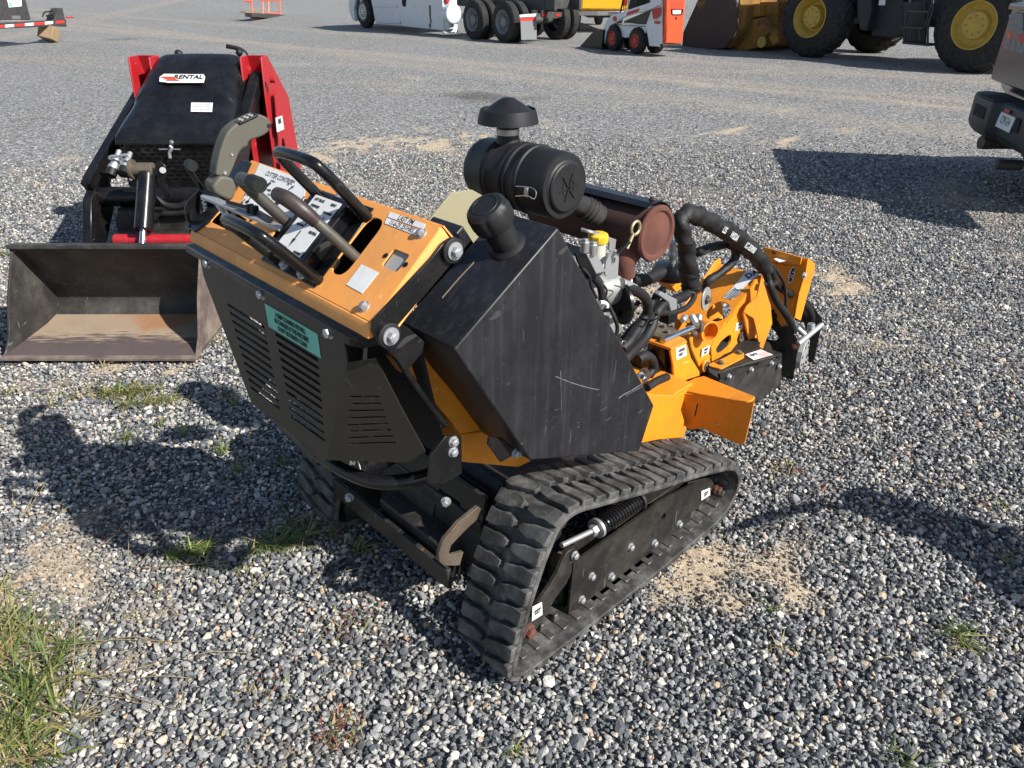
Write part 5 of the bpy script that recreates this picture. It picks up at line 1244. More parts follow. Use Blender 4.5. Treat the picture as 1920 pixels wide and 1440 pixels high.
def wheel(par, c, side, R, W, rr_, rim, lugs=0, dual=False, disc=.35, holes=0, hub=.3, rib=True, name='wheel', deep=.05):
    """c: middle of the outer face; side=+1 outer face towards +Y"""
    c = V(c); a = V((0, side, 0))
    w_ = MB(); k = W
    prof = [(-.02*0-W*.12, rr_*1.0), (-.015*0, rr_*1.04), (-W*.02+.0, R*.80), (-W*.10, R*.93), (-W*.16, R*.985)]
    n = 5 if rib else 1
    for i in range(n):
        y0 = -W*(.18+.64*i/n); y1 = -W*(.18+.64*(i+.86)/n)
        prof += [(y0, R), (y1, R)]+([(y1-.001, R*.982), (-W*(.18+.64*(i+1)/n)+.001, R*.982)] if rib and i < n-1 else [])
    prof += [(-W*.84, R*.985), (-W*.90, R*.93), (-W*.98, R*.80), (-W, rr_*1.04), (-W*.88, rr_)]
    w_.lathe(c, a, prof, 48, False, False)
    ty = w_.build('tyre', 'rubber', par, ang=30)
    if lugs:
        b = MB()
        for i in range(lugs):
            for s_ in (0, 1):
                an = 2*PI*(i+.5*s_)/lugs; y_ = -W*(.27 if s_ == 0 else .73); da = 2*PI/lugs*.25
                rings = []
                for yy, sh in ((-W*.04 if s_ == 0 else -W*.96, .35), (y_+W*(.0), .15), (-W*.52 if s_ == 0 else -W*.48, -.25)):
                    hr = R*(1.045 if yy != -W*.04 and yy != -W*.96 else .93); q = []
                    for t_, r_ in ((-da, R*.88), (-da*.8, hr), (da*.8, hr), (da, R*.88)):
                        t2 = an+t_+sh*2*PI/lugs; q.append(c+a*yy+V((math.cos(t2)*r_, 0, math.sin(t2)*r_)))
                    rings.append(q)
                b.loft(rings)
        b.build('tread', 'rubber', ty, bev=R*.008)
    b = MB(); b.lathe(c, a, [(-W*.12, rr_*1.0), (.0, rr_*1.02), (.004, rr_*.97), (-W*.08, rr_*.93), (-W*.16, rr_*.86), (-deep-W*disc*.6, rr_*.80), (-deep-W*disc, rr_*.70), (-deep-W*disc, rr_*hub*1.15), (-W*disc*.6, rr_*hub*1.05), (-W*disc*.4, rr_*hub), (-W*disc*.4, .002)], 40, False, True)
    rm = b.build('rim', rim, par, ang=30)
    if holes:
        b = MB()
        for i in range(holes):
            an = 2*PI*i/holes; q = c+a*(-deep-W*disc+.001)+V((math.cos(an), 0, math.sin(an)))*rr_*.52
            b.lathe(q, a, [(0, rr_*(.10 if holes < 12 else .035)), (.004, rr_*(.09 if holes < 12 else .03))], 12)
        b.build('rim_hole', 'dark_void', rm)
    b = MB()
    for i in range(8): an = 2*PI*i/8; b.hexb(c+a*(-W*disc*.4)+V((math.cos(an), 0, math.sin(an)))*rr_*hub*.7, a, rr_*.035, rr_*.04, False)
    b.build('wheel_nut', 'rim_grey', rm)
    return ty
def wheel_part(par, c, side, R, W, rr_, rim, **k):
    e = bpy.data.objects.new('wheel', None); C.objects.link(e); e.parent = par
    o = wheel(e, c, side, R, W, rr_, rim, **k)
    # keep three levels: tyre is the wheel part, rim its sub-part
    for ch in list(e.children):
        ch.parent = par if ch is o else o
        if ch is not o: ch.name = 'rim'
    o.name = 'wheel'; bpy.data.objects.remove(e)
    return o
# ================================================================ red mini loader with bucket
D = Fr(-.107, 2.74, 226.4)
T = D.thing('mini_skid_loader', 'red and black compact stand-on loader with scratched black bucket behind the stump grinder', 'mini loader')
y0, y1 = -.42, .49
pr = [(.065, .022), (.05, .032), (-.30, .034), (-.40, .045), (-.435, .075), (-.45, .12), (-.445, .18), (-.36, .33), (-.262, .452), (-.225, .462)]
def inset(p, t): return [V((x, 0, z)) for x, z in p]
b = MB(); ins = [V((x, 0, z)) for x, z in pr]; out = []
for i, p in enumerate(ins):
    t_ = (ins[min(i+1, len(ins)-1)]-ins[max(i-1, 0)]).normalized(); out.append(p+V((t_.z, 0, -t_.x))*-.010 if False else p+V((-abs(t_.z), 0, -abs(t_.x)))*.010)
loop = ins+list(reversed(out))
b.loft([[V((p.x, y0, p.z)) for p in loop], [V((p.x, y1, p.z)) for p in loop]])
bk_ = b.build('bucket', 'bucket_black', T, bev=.001, ang=50)
fl_ = [V((x, 0, z+.0015)) for x, z in pr[:4]]; b = MB(); b.loft([[V((p.x, y0+.006, p.z)) for p in fl_]+[V((p.x, y0+.006, p.z-.001)) for p in reversed(fl_)], [V((p.x, y1-.006, p.z)) for p in fl_]+[V((p.x, y1-.006, p.z-.001)) for p in reversed(fl_)]]); b.build('worn_floor', 'bucket_floor', bk_)
sp = [(.062, .018), (.02, .06), (-.02, .10), (-.10, .262), (-.235, .455), (-.262, .462), (-.40, .335), (-.465, .18), (-.462, .06), (-.40, .018)]
for yy, s_ in ((y0, 1), (y1, -1)):
    MB().prism([(x, yy, z) for x, z in sp], (0, .010*s_, 0)).build('side_plate', 'bucket_worn' if s_ < 0 else 'bucket_black', bk_, bev=.001)
MB().box(((.045), (y0+y1)/2, .026), (.075, y1-y0+.01, .014)).build('cutting_edge', 'bucket_worn', bk_, bev=.002)
MB().box((-.245, (y0+y1)/2, .467), (.055, y1-y0+.012, .022), Matrix.Rotation(rad(-8), 3, 'Y')).build('top_lip', 'bucket_black', bk_, bev=.004)
MB().prism([(.06, y0+.006, .038), (-.37, y0+.006, .042), (-.40, y0+.006, .09), (.01, y0+.006, .06)], (0, .003, 0)).build('rust_corner', 'bucket_worn', bk_)
# tilt cylinder
c0, c1 = D.l(ZD, 452, 1270, 1, .03), D.l(ZD, 478, 900, 1, .03)
cy_ = MB().cyl(c0, c1, .047, seg=32).build('tilt_cylinder', 'black_paint', T, bev=.003)
MB().cyl(c0+(c0-c1)*.55, c0, .017).build('piston_rod', 'chrome', cy_)
b = MB(); b.cyl(D.l(ZD, 385, 870, 0, c1.x), D.l(ZD, 520, 870, 0, c1.x), .036, seg=28); b.cyl(D.l(ZD, 372, 870, 0, c1.x), D.l(ZD, 392, 870, 0, c1.x), .052, seg=28); b.build('cylinder_eye', 'brown_metal', cy_, bev=.002)
q = D.ls(ZD, [(530, 830), (560, 815), (600, 850), (605, 900), (590, 960), (640, 1050), (630, 1075), (600, 1060), (545, 960), (525, 880)], 0, c1.x+.03)
MB().prism(q, (-.012, 0, 0)).build('link_plate', 'black_paint', T, bev=.002)
MB().cyl(D.l(ZD, 580, 875, 0, c1.x+.03), D.l(ZD, 580, 875, 0, c1.x+.045), .016).build('link_pin', 'steel', T)
# hood
def hoodring(X, zc, zt, hw, r_):
    pts = []
    for a in np.linspace(0, PI, 17):
        ca, sa = math.cos(a), math.sin(a); ex = .30
        pts.append(V((X, .04+hw*math.copysign(abs(ca)**ex, ca), zc+(zt-zc)*abs(sa)**ex)))
    return pts
rings = [hoodring(*k) for k in ((-1.135, .765, .775, .295, 0), (-1.145, .76, .80, .306, 0), (-1.17, .755, .83, .312, 0), (-1.30, .75, .895, .314, 0), (-1.445, .68, .968, .314, 0), (-1.455, .68, .985, .312, 0), (-1.47, .68, 1.003, .311, 0), (-1.50, .68, 1.020, .310, 0), (-1.60, .70, 1.075, .308, 0), (-1.72, .72, 1.14, .304, 0), (-1.82, .74, 1.18, .300, 0), (-1.85, .76, 1.175, .295, 0), (-1.87, .78, 1.10, .285, 0))]
b = MB(); b.loft(rings, cap=True, closed=False)
hd2 = b.build('engine_hood', 'hood_black', T, ang=60); sb = hd2.modifiers.new('sub', 'SUBSURF'); sb.levels = 1; sb.render_levels = 2
# raised panel on the hood, slots at the side
def onh(zf, x, y, A=(-1.19, 0, .83), B=(-1.72, 0, 1.125), h=0):
    a_, b_ = V(A), V(B); n_ = V((0, 1, 0)).cross(b_-a_).normalized(); n_ = n_ if n_.z > 0 else -n_
    a_ = a_+n_*h; d = D.R @ ray(*zf(x, y)); return D.c+d*((a_-D.c).dot(n_)/d.dot(n_))
q = [onh(ZD, *k, h=.034) for k in ((560, 262), (590, 242), (850, 245), (860, 262), (850, 300), (620, 300), (558, 292))]
hl_ = (q[1]-q[0]); sd = MB().prism(q, V((.001, 0, .0015))).build('torn_sticker', 'white_label', hd2)
pc_ = (q[2]+q[4])/2; xd_ = (q[2]-q[1]).normalized(); ydd = (q[1]-q[5]); 
text('RENTAL', .050, D.I.to_3x3() @ V((0, 0, 0))+(q[1]*.35+q[2]*.65+q[4]*.0)*1.0+V((.028, .0, -.012)), xd_, ydd, 'black_print', sd, squeeze=.95, bold=.0015)
b = MB(); c_ = q[0]*.5+q[1]*.5+V((.03, .045, -.013)); yn = ydd.normalized()
for k in range(3): b.prism([c_+xd_*(x+.012*k)+yn*(y-.016*k+.012)+V((.002, 0, .003)) for x, y in ((-.045, -.004), (.035, -.004), (.045, .004), (-.03, .004))], V((.0006, 0, .001)))
b.build('sticker_stripe', 'tail_orange', sd)
q = [onh(ZD, *k, h=.008) for k in ((768, 430), (910, 432), (905, 492), (765, 490))]; st = MB().prism(q, V((.0006, 0, .001))).build('paper_label', 'white_label', hd2)
b = MB(); xd_ = (q[1]-q[0]); yd_ = (q[0]-q[3])
for y_, x0_, x1_ in ((.78, .08, .55), (.78, .62, .9), (.5, .1, .5), (.55, .65, .92), (.22, .1, .35), (.2, .4, .6), (.22, .68, .9)):
    a_ = q[3]+xd_*x0_+yd_*y_+V((.001, 0, .0014)); b.prism([a_, a_+xd_*(x1_-x0_), a_+xd_*(x1_-x0_)+yd_*.09, a_+yd_*.09], V((.0003, 0, .0004)))
b.build('handwriting', 'meter_grey', st)
q = [onh(ZD, *k, h=.016) for k in ((612, 140), (1000, 140), (900, 386), (460, 386))]
nh_ = (q[1]-q[0]).cross(q[2]-q[1]).normalized(); nh_ = nh_ if nh_.z > 0 else -nh_
# grille under the hood with punched slots
gx = -1.155; hl2 = []; rr0 = 0
for r_ in range(9):
    z = .752-r_*.0235
    for k in range(11):
        y = -.225+k*.05+(.025 if r_ % 2 else 0)
        if y < .29: hl2.append(slot3((gx, y-.013, z), (gx, y+.013, z), .0065, (0, 0, 1), 3))
MB().prism([(gx, -.25, .775), (gx, .33, .775), (gx, .33, .51), (gx, -.25, .51)], (-.004, 0, 0), holes=hl2).build('grille', 'black_paint', T)
MB().prism([(gx-.05, -.25, .775), (gx-.05, .33, .775), (gx-.05, .33, .51), (gx-.05, -.25, .51)], (-.01, 0, 0)).build('radiator', 'brown_metal', T)
lp = [D.l(ZD, x, y, 0, gx+.03) for x, y in ((560, 738), (600, 738), (625, 715), (640, 730), (625, 760), (628, 795))]
MB().tube(lp[2:], .009, 10, 5).build('hood_latch', 'zinc', T); MB().cyl(D.l(ZD, 556, 738, 0, gx+.012), D.l(ZD, 695, 738, 0, gx+.012), .005).build('latch_bar', 'steel', T)
MB().hexb(D.l(ZD, 642, 688, 0, gx+.01), (1, 0, 0), .012, .01).build('bolt', 'steel', T)
# hydraulic couplers on the left of the grille
for (a, e, m_) in (((240, 900), (275, 800), 'frame_black'), ((320, 890), (345, 820), 'white_paint')):
    b = MB(); p_ = D.l(ZD, *a, 0, -.98); e_ = D.l(ZD, *e, 0, -1.05); b.lathe(p_, e_-p_, [(0, .026), (.02, .028), (.05, .028), (.052, .022), (.09, .022), (.10, .014), (.15, .014)], 20); b.build('coupler', 'zinc', T)
    MB().lathe(p_, p_-e_, [(-.03, .0295), (.012, .029), (.014, .02)], 20).build('dust_cap', 'plastic_black', T)
MB().tube([D.l(ZD, x, y, 0, -1.0) for x, y in ((230, 800), (240, 785), (300, 780), (350, 775), (365, 790))], .008, 8, 4).build('coupler_pipe', 'zinc', T)
# cross tube, hoses, floor clutter under the grille
b = MB(); b.cyl((-1.02, -.36, .50), (-1.02, .40, .50), .055, seg=28); b.build('cross_tube', 'black_paint', T)
b = MB(); b.cyl(D.l(ZD, 270, 1335, 0, -.68), D.l(ZD, 830, 1335, 0, -.68), .032, seg=24); b.build('lower_tube', 'red_paint', T)
for pts in (((535, 1060), (600, 1105), (680, 1115), (760, 1085), (850, 1060)), ((520, 1190), (560, 1160), (640, 1160), (760, 1150))):
    MB().tube([D.l(ZD, x, y, 0, -.88) for x, y in pts], .019, 14, 5).build('hydraulic_hose', 'hose', T)
b = MB(); b.box((-1.15, .03, .30), (.5, .56, .30)); b.box((-.95, .03, .26), (.3, .44, .20)); b.box((-1.62, .04, .50), (.70, .50, .36)); b.build('chassis', 'frame_black', T, bev=.01)
b = MB(); b.box((-1.03, -.18, .30), (.05, .14, .16)); b.build('brace', 'red_paint', T, bev=.004)
# loader arms: long black plates down both sides
YA = -.40
ap = D.ls(ZD, [(50, 1365), (50, 1070), (75, 1010), (35, 960), (60, 900), (380, 360), (440, 270), (470, 230), (520, 250), (290, 640), (270, 720), (200, 900), (180, 960), (210, 1100), (150, 1365)], 1, YA)
MB().prism(ap, (0, .05, 0)).build('loader_arm', 'black_paint', T, bev=.003)
tpq = D.ls(ZD, [(35, 962), (60, 900), (385, 350), (405, 350), (290, 600), (165, 930), (60, 1020)], 1, YA-.002)

MB().prism([V((p.x, .40, p.z-.03)) for p in ap], (0, -.03, 0)).build('loader_arm', 'black_paint', T, bev=.003)
pa, pb = D.l(ZD, 1100, 640, 1, .36), D.l(ZD, 1205, 250, 1, .40)
d_ = (pb-pa).normalized(); ar = MB(); n_ = d_.cross(V((0, 1, 0)))
ar.loft([[pa+V((0, s_*.035, 0))+n_*t_ for s_, t_ in ((-1, -.05), (1, -.05), (1, .05), (-1, .05))], [pb+V((0, s_*.03, 0))+n_*t_ for s_, t_ in ((-1, -.035), (1, -.035), (1, .035), (-1, .035))]])
arm = ar.build('lift_arm', 'black_paint', T, bev=.006)
q = D.ls(ZD, [(1118, 408), (1157, 405), (1130, 478), (1095, 478)], 1, .315); MB().prism(q, (0, -.001, 0)).build('yellow_label', 'yellow_cap', arm)
q = D.ls(ZD, [(112, 828), (155, 825), (125, 882), (88, 880)], 1, YA-.001); MB().prism(q, (0, -.0012, 0)).build('white_sticker', 'white_label', T)
q = D.ls(ZD, [(375, 392), (385, 392), (350, 458), (337, 458)], 1, YA-.001); MB().prism(q, (0, -.0012, 0)).build('pale_sticker', 'yellow_cap', T)
# red towers at the rear
XR = -1.80
for s_ in (-1, 1):
    yc = .055
    yo = yc+s_*.405; yi = yc+s_*.27
    b = MB(); tw = [(XR-.02, 1.165), (XR+.10, 1.165), (XR+.13, .95), (XR+.16, .45), (XR-.35, .40), (XR-.34, .9)]
    b.prism([(x, yo, z) for x, z in tw], (0, -.010*s_, 0)); b.prism([(x, yi, z) for x, z in tw], (0, .010*s_, 0))
    b.prism([(XR-.02, yi, 1.165), (XR-.02, yo, 1.165), (XR-.30, yo, .5), (XR-.30, yi, .5)], (-.01, 0, 0))
    b.build('tower', 'red_paint', T, bev=.003)
q = [(-2.02, .50, .90), (-1.78, .50, .965), (-1.74, .50, .955), (-1.62, .50, .44), (-1.75, .50, .36), (-2.1, .50, .36)]
hl_ = [[V((-1.76+.045*math.cos(a), .50, .60+.085*math.sin(a))) for a in np.linspace(0, 2*PI, 18, endpoint=False)]]
tp2 = MB().prism(q, (0, -.008, 0), holes=hl_).build('side_cover', 'red_paint', T, bev=.002)
q = [D.l(ZD, x, y, 1, .502) for x, y in ((1322, 530), (1365, 515), (1378, 605), (1332, 625))]; st = MB().prism(q, (0, .0015, 0)).build('rental_sticker', 'white_label', tp2)
c_ = sum(q, V())/4; text('RENTAL', .042, c_+V((0, .0018, .014)), (-1, 0, 0), (0, 0, 1), 'black_print', st, squeeze=.45, bold=.0008)
for x, y in ((1288, 275), (1330, 815)): p_ = D.l(ZD, x, y, 1, .50); MB().cyl(p_, p_+V((0, .03, 0)), .022).build('pivot_pin', 'red_paint', T)
MB().box((XR-.06, .055, 1.09), (.02, .56, .10)).build('rear_panel', 'red_paint', T)
for x, y, r_ in ((685, 110, .026), (1083, 100, .022)): p_ = D.l(ZD, x, y, 0, -1.92); b = MB(); b.ball(p_, r_); b.cyl(p_, p_-V((0, 0, .12)), .006); b.build('control_knob', 'plastic_black', T)
MB().tube([D.l(ZD, x, y, 0, -1.95) for x, y in ((1000, 58), (1050, 68), (1100, 80), (1130, 100), (1140, 130))], [.014, .013, .007, .006], 10, 4).build('control_lever', 'plastic_black', T)
for s_ in (-1, 1):
    b = MB(); yy = .05+s_*.33; b.loft([[V((x, yy-.07, z)) for x, z in ((-.78, .02), (-.70, .12), (-.80, .24), (-1.1, .27), (-1.75, .27), (-1.9, .13), (-1.82, .02))], [V((x, yy+.07, z)) for x, z in ((-.78, .02), (-.70, .12), (-.80, .24), (-1.1, .27), (-1.75, .27), (-1.9, .13), (-1.82, .02))]])
    b.build('track', 'track_rubber', T, bev=.01)
# ================================================================ white road tractor
S = Fr(14.02, 15.10, 83.9)
T = S.thing('road_tractor', 'white tractor unit with side fairings and bare frame, far rank of vehicles', 'semi truck')
fz = S.ls(ZS1, [(335, 10), (1150, 12), (1135, 345), (985, 328), (690, 298), (385, 275), (372, 200), (352, 90)], 1, .06)
top = [V((fz[1].x, .06, 1.25)), V((fz[0].x+.2, .06, 1.35))]
MB().prism([fz[0]]+[top[1], top[0]]+fz[1:], (0, -.35, 0)).build('side_fairing', 'truck_white', T, bev=.02)
b = MB()
q = S.ls(ZS1, [(370, 45), (625, 50), (625, 90), (375, 75)], 1, .065); b.prism(q, (0, .02, 0)); q = S.ls(ZS1, [(398, 228), (668, 240), (668, 268), (405, 255)], 1, .065); b.prism(q, (0, .035, 0))
b.build('step', 'truck_white', T, bev=.01)
q = S.ls(ZS1, [(680, -30), (735, -30), (725, 75), (700, 75), (685, 55)], 1, .063); MB().prism(q, (0, .004, 0)).build('vent_recess', 'dark_void', T)
q = S.ls(ZS1, [(985, 60), (1005, 60), (1008, 200), (1018, 255), (1005, 262), (990, 180)], 1, .063); MB().prism(q, (0, .003, 0)).build('panel_groove', 'hood_black', T)
q = S.ls(ZS1, [(985, 262), (1005, 262), (1008, 310), (990, 315)], 1, .063); MB().prism(q, (0, .003, 0)).build('panel_groove', 'hood_black', T)
q = S.ls(ZS1, [(75, -60), (165, -60), (150, 60), (140, 110), (160, 240), (128, 225), (92, 150)], 1, .04)
MB().prism(q, (0, -2.3, 0)).build('front_bumper', 'truck_white', T, bev=.02)
bx = fz[0].x
b = MB(); b.prism([(bx+.9, .02, .75), (bx+1.0, .02, 1.5), (bx-.6, .02, 1.9), (bx-1.0, .02, 2.9), (bx-3.0, .02, 3.2), (bx-3.9, .02, 3.2), (bx-3.9, .02, 1.2), (bx-.1, .02, 1.3)], (0, -2.4, 0)); b.build('cab', 'truck_white', T, bev=.05)
tk_ = MB(); tk_.lathe((fz[1].x-.35, -.05, .62), (1, 0, 0), [(-.02, .20), (0, .26), (.3, .26)], 24); tk_.box((fz[1].x-.05, -.1, .55), (.06, .5, .9)); tk_.build('fuel_tank', 'truck_white', T, bev=.01)
b = MB(); p_ = S.l(ZS1, 1205, 240, 1, -.05); b.lathe(p_-V((0, 0, .22)), (0, 0, 1), [(0, .12), (.03, .16), (.32, .16), (.36, .10)], 20); b.build('air_canister', 'truck_white', T)
p_ = S.l(ZS1, 1185, 5, 1, .02); MB().ball(p_, .09).build('tail_lamp', 'lens_red', T)
b = MB()
for yy in (-.75, -1.6): b.box((1.7, yy, .92), (6.0, .09, .26))
b.box((1.3, -1.18, .80), (.3, .8, .3)); b.box((-.9, -1.18, .92), (.06, .95, .22)); b.box((1.9, -1.18, .98), (.8, .9, .10)); b.cyl((.0, -.5, .52), (0, -1.9, .52), .10); b.cyl((1.41, -.5, .52), (1.41, -1.9, .52), .10)
b.box((2.9, -.4, .55), (.9, .25, .12)); b.build('frame_rail', 'trailer_black', T, bev=.01)
fw5 = MB().lathe((.9, -1.18, 1.06), (0, 0, 1), [(0, .48), (.05, .48)], 30).build('fifth_wheel', 'trailer_black', T)
for X, nm in ((0, 0), (1.41, 0)):
    for s_, yy in ((1, 0.), (1, -.33), (-1, -2.36), (-1, -2.03)):
        wheel_part(T, (X, yy, .50), s_, .50, .27, .285, 'rim_grey', disc=.28 if abs(yy) < .1 or yy < -2.3 else .05, holes=6, hub=.42, deep=.06)
wheel_part(T, (7.95, -.02, .50), 1, .50, .27, .285, 'steel', disc=.02, holes=10, hub=.45, deep=.0); wheel_part(T, (7.95, -2.34, .50), -1, .50, .27, .285, 'steel', disc=.02, holes=10, hub=.45, deep=.0)
q = S.ls(ZS2, [(175, 155), (383, 138), (388, 170), (178, 182)], 0, -.72); MB().prism(q, (-.03, 0, .02)).build('flap_bracket', 'truck_white', T, bev=.005)
q = S.ls(ZS2, [(186, 182), (350, 172), (348, 210), (190, 212)], 0, -.725); MB().prism(q, (-.002, 0, 0)).build('reflector_strip', 'red_print', T)
q = S.ls(ZS2, [(190, 212), (350, 205), (352, 392), (198, 400)], 0, -.72); MB().prism(q, (-.01, 0, 0)).build('mud_flap', 'grey_plastic', T)
q = S.ls(ZS2, [(395, 115), (600, 120), (600, 165), (540, 185), (400, 180)], 0, -.95); rf = MB().prism(q, (-.03, 0, 0)).build('light_bar', 'trailer_black', T, bev=.005)
for x in (432, 562): q = S.ls(ZS2, [(x-24, 138), (x+24, 138), (x+24, 162), (x-24, 162)], 0, -.985); MB().prism(q, (-.01, 0, 0)).build('tail_lamp', 'lens_red', rf)
MB().prism([(bx-.45, .025, 1.95), (bx-.95, .025, 2.7), (bx-1.9, .025, 2.75), (bx-1.9, .025, 1.95)], (0, .01, 0)).build('side_window', 'glass_dark', T)
MB().box((bx+.45, -1.18, 1.1), (1.3, .9, .5)).build('grille_block', 'trailer_black', T, bev=.04)
# ================================================================ yellow pickup
K = Fr(*[at(1079, 62, 2, 0)[i] for i in (0, 1)], 50)
T = K.thing('pickup_truck', 'bright yellow pickup truck with chrome rear bumper, parked behind the white tractor', 'pickup truck')
wr = K.l(ZS2, 1160, 100, 0, 0).y
hwid = wr
b = MB(); yL, yR = .02, min(-1.6, hwid)
def bl(z0, z1, X0, X1, a, e): return [(X0, a, z0), (X0, e, z0), (X0, e, z1), (X0, a, z1)]
b.prism([(-.0, yL, .66), (0, yL, 1.30), (2.3, yL, 1.30), (2.5, yL, 1.95), (4.0, yL, 1.95), (4.4, yL, 1.35), (5.6, yL, 1.25), (5.6, yL, .55), (4.9, yL, .5), (4.75, yL, .85), (4.3, yL, .85), (4.1, yL, .5), (1.35, yL, .5), (1.2, yL, .95), (.95, yL, 1.02), (.65, yL, .95), (.5, yL, .55)], (0, yR-yL, 0))
bd = b.build('body', 'yellow_truck', T, bev=.03)
MB().prism([(-.012, yL-.20, .70), (-.012, yR+.20, .70), (-.012, yR+.20, 1.28), (-.012, yL-.20, 1.28)], (.01, 0, 0)).build('tailgate', 'yellow_truck', bd, bev=.01)
b = MB(); b.prism([(-.16, yL-.0, .62), (-.16, yR, .62), (-.16, yR, .50), (-.16, yL, .50)], (.14, 0, 0)); b.build('bumper', 'chrome', bd, bev=.02)
q = [(-.165, (yL+yR)/2+.18, .61), (-.165, (yL+yR)/2-.18, .61), (-.165, (yL+yR)/2-.15, .50), (-.165, (yL+yR)/2+.15, .50)]; MB().prism(q, (.01, 0, 0)).build('plate_recess', 'grey_plastic', bd)
for yy in (yL-.09, yR+.09): MB().box((-.01, yy, 1.0), (.05, .14, .42)).build('tail_lamp', 'lens_red', bd, bev=.02)
for X in (.93, 4.5):
    wheel_part(T, (X, yL, .40), 1, .40, .27, .24, 'rim_grey', disc=.1, holes=6, deep=.02); wheel_part(T, (X, yR, .40), -1, .40, .27, .24, 'rim_grey', disc=.1, holes=6, deep=.02)
MB().box((1.5, (yL+yR)/2, .48), (2.6, .7, .12)).build('underbody', 'trailer_black', T)
# ================================================================ small white and red skid steer
B_ = Fr(14.11, 10.62, 73.7)
T = B_.thing('skid_steer', 'small white skid steer loader with bright orange-red rear door and black bucket', 'skid steer')
L = lambda pts, y: B_.ls(ZS2, pts, 1, y)
body = L([(1100, 280), (1150, 240), (1440, 262), (1480, 470), (1590, 465), (1606, 0), (1520, 0), (1500, 90), (1500, 100), (1230, 165), (1160, 235)], .02)
bwid = B_.l(ZS2, 1832, 200, 0, B_.l(ZS2, 1612, 460, 1, .02).x-.06).y-.03
b = MB(); b.prism(L([(1128, 235), (1445, 262), (1478, 462), (1592, 468), (1600, 200), (1608, -60), (1500, -60), (1445, 240)], .02), (0, bwid, 0))
b.prism(L([(1110, 250), (1450, 270), (1440, 330), (1240, 380), (1100, 330)], .0), (0, bwid, 0)); bd = b.build('body', 'white_paint', T, bev=.012)
MB().prism(L([(1595, -40), (1612, -40), (1604, 466), (1580, 468)], .03), (0, -.02, 0)).build('white_strip', 'white_paint', bd)
# lift arm
MB().prism(L([(998, 440), (1015, 290), (1060, 190), (1100, 155), (1500, 20), (1600, -20), (1600, 40), (1500, 90), (1230, 170), (1150, 220), (1080, 260), (1060, 320), (1028, 430), (1010, 462)], .06), (0, -.06, 0)).build('lift_arm', 'white_paint', T, bev=.008)
MB().prism(L([(1228, 210), (1498, 95), (1445, 245), (1225, 228)], .03), (0, -.01, 0)).build('cab_side', 'hood_black', T)
MB().prism(L([(1500, 95), (1595, 70), (1590, 150), (1560, 175), (1520, 200)], .065), (0, -.003, 0)).build('red_decal', 'red_print', T)
MB().prism(L([(1530, 210), (1580, 212), (1580, 240), (1530, 236)], .065), (0, -.003, 0)).build('red_decal', 'red_print', T)
MB().prism(L([(1265, 120), (1385, 82), (1370, 118), (1248, 160)], .063), (0, -.003, 0)).build('red_decal', 'red_print', T)
c_ = B_.l(ZS2, 1135, 188, 1, .064); e_ = MB().prism([c_+V((.085*math.cos(a), 0, .055*math.sin(a))) for a in np.linspace(0, 2*PI, 24, endpoint=False)], (0, -.003, 0)); e_.build('oval_badge', 'red_print', T)
a_ = B_.l(ZS2, 1317, 122, 1, .066); text('S70', .07, a_, B_.l(ZS2, 1380, 96, 1, .066)-B_.l(ZS2, 1255, 140, 1, .066), (0, 0, 1), 'white_print', T, squeeze=1.3) if False else None
for X in (.93, 0): wheel_part(T, (X, .10, .275), 1, .275, .20, .155, 'rim_red', lugs=16, rib=False, disc=.12, holes=5, deep=.01, hub=.4); wheel_part(T, (X, bwid-.10, .275), -1, .275, .20, .155, 'rim_red', lugs=16, rib=False, disc=.12, holes=5, deep=.01, hub=.4)
MB().prism(L([(770, 480), (905, 330), (950, 295), (985, 290), (1020, 300), (1000, 500), (900, 500), (775, 490)], .12), (0, -1.1, 0)).build('bucket', 'black_paint', T, bev=.006)
xr = B_.l(ZS2, 1612, 460, 1, .02).x
q = B_.ls(ZS2, [(1655, 20), (1690, -20), (1840, -20), (1835, 60), (1812, 428), (1790, 435), (1650, 430), (1645, 200)], 0, xr-.06)
dr = MB().prism(q, (.06, 0, 0)).build('rear_door', 'tail_orange', T, bev=.015)
q = [B_.l(ZS2, 1608, -60, 1, .01), B_.l(ZS2, 1606, 445, 1, .01)]
q3 = B_.ls(ZS2, [(1650, 430), (1655, -20)], 0, xr-.06)
MB().prism([q[0], q[1], q3[0], q3[1]], (0, -.02, 0)).build('door_side', 'tail_orange', T)
b = MB()
for k in range(4): q = B_.ls(ZS2, [(1690, 12+k*22), (1812, 12+k*22), (1812, 20+k*22), (1690, 20+k*22)], 0, xr-.0605); b.prism(q, (-.004, 0, 0))
b.build('vent_slot', 'red_print', dr)
q = B_.ls(ZS2, [(1695, 92), (1818, 92), (1808, 145), (1790, 152), (1710, 152), (1700, 140)], 0, xr-.062); dp = MB().prism(q, (-.006, 0, 0)).build('door_recess', 'hood_black', dr)
q = B_.ls(ZS2, [(1712, 102), (1798, 100), (1795, 140), (1715, 142)], 0, xr-.070); MB().prism(q, (-.002, 0, 0)).build('door_label', 'white_label', dr)
q = B_.ls(ZS2, [(1740, 170), (1757, 170), (1752, 195), (1742, 195)], 0, xr-.063); MB().prism(q, (-.003, 0, 0)).build('door_latch', 'hood_black', dr)
b = MB(); b.prism(B_.ls(ZS2, [(1612, 440), (1800, 438), (1795, 465), (1615, 470)], 0, xr-.05), (.10, 0, 0)); b.build('rear_bumper', 'frame_black', T, bev=.01)
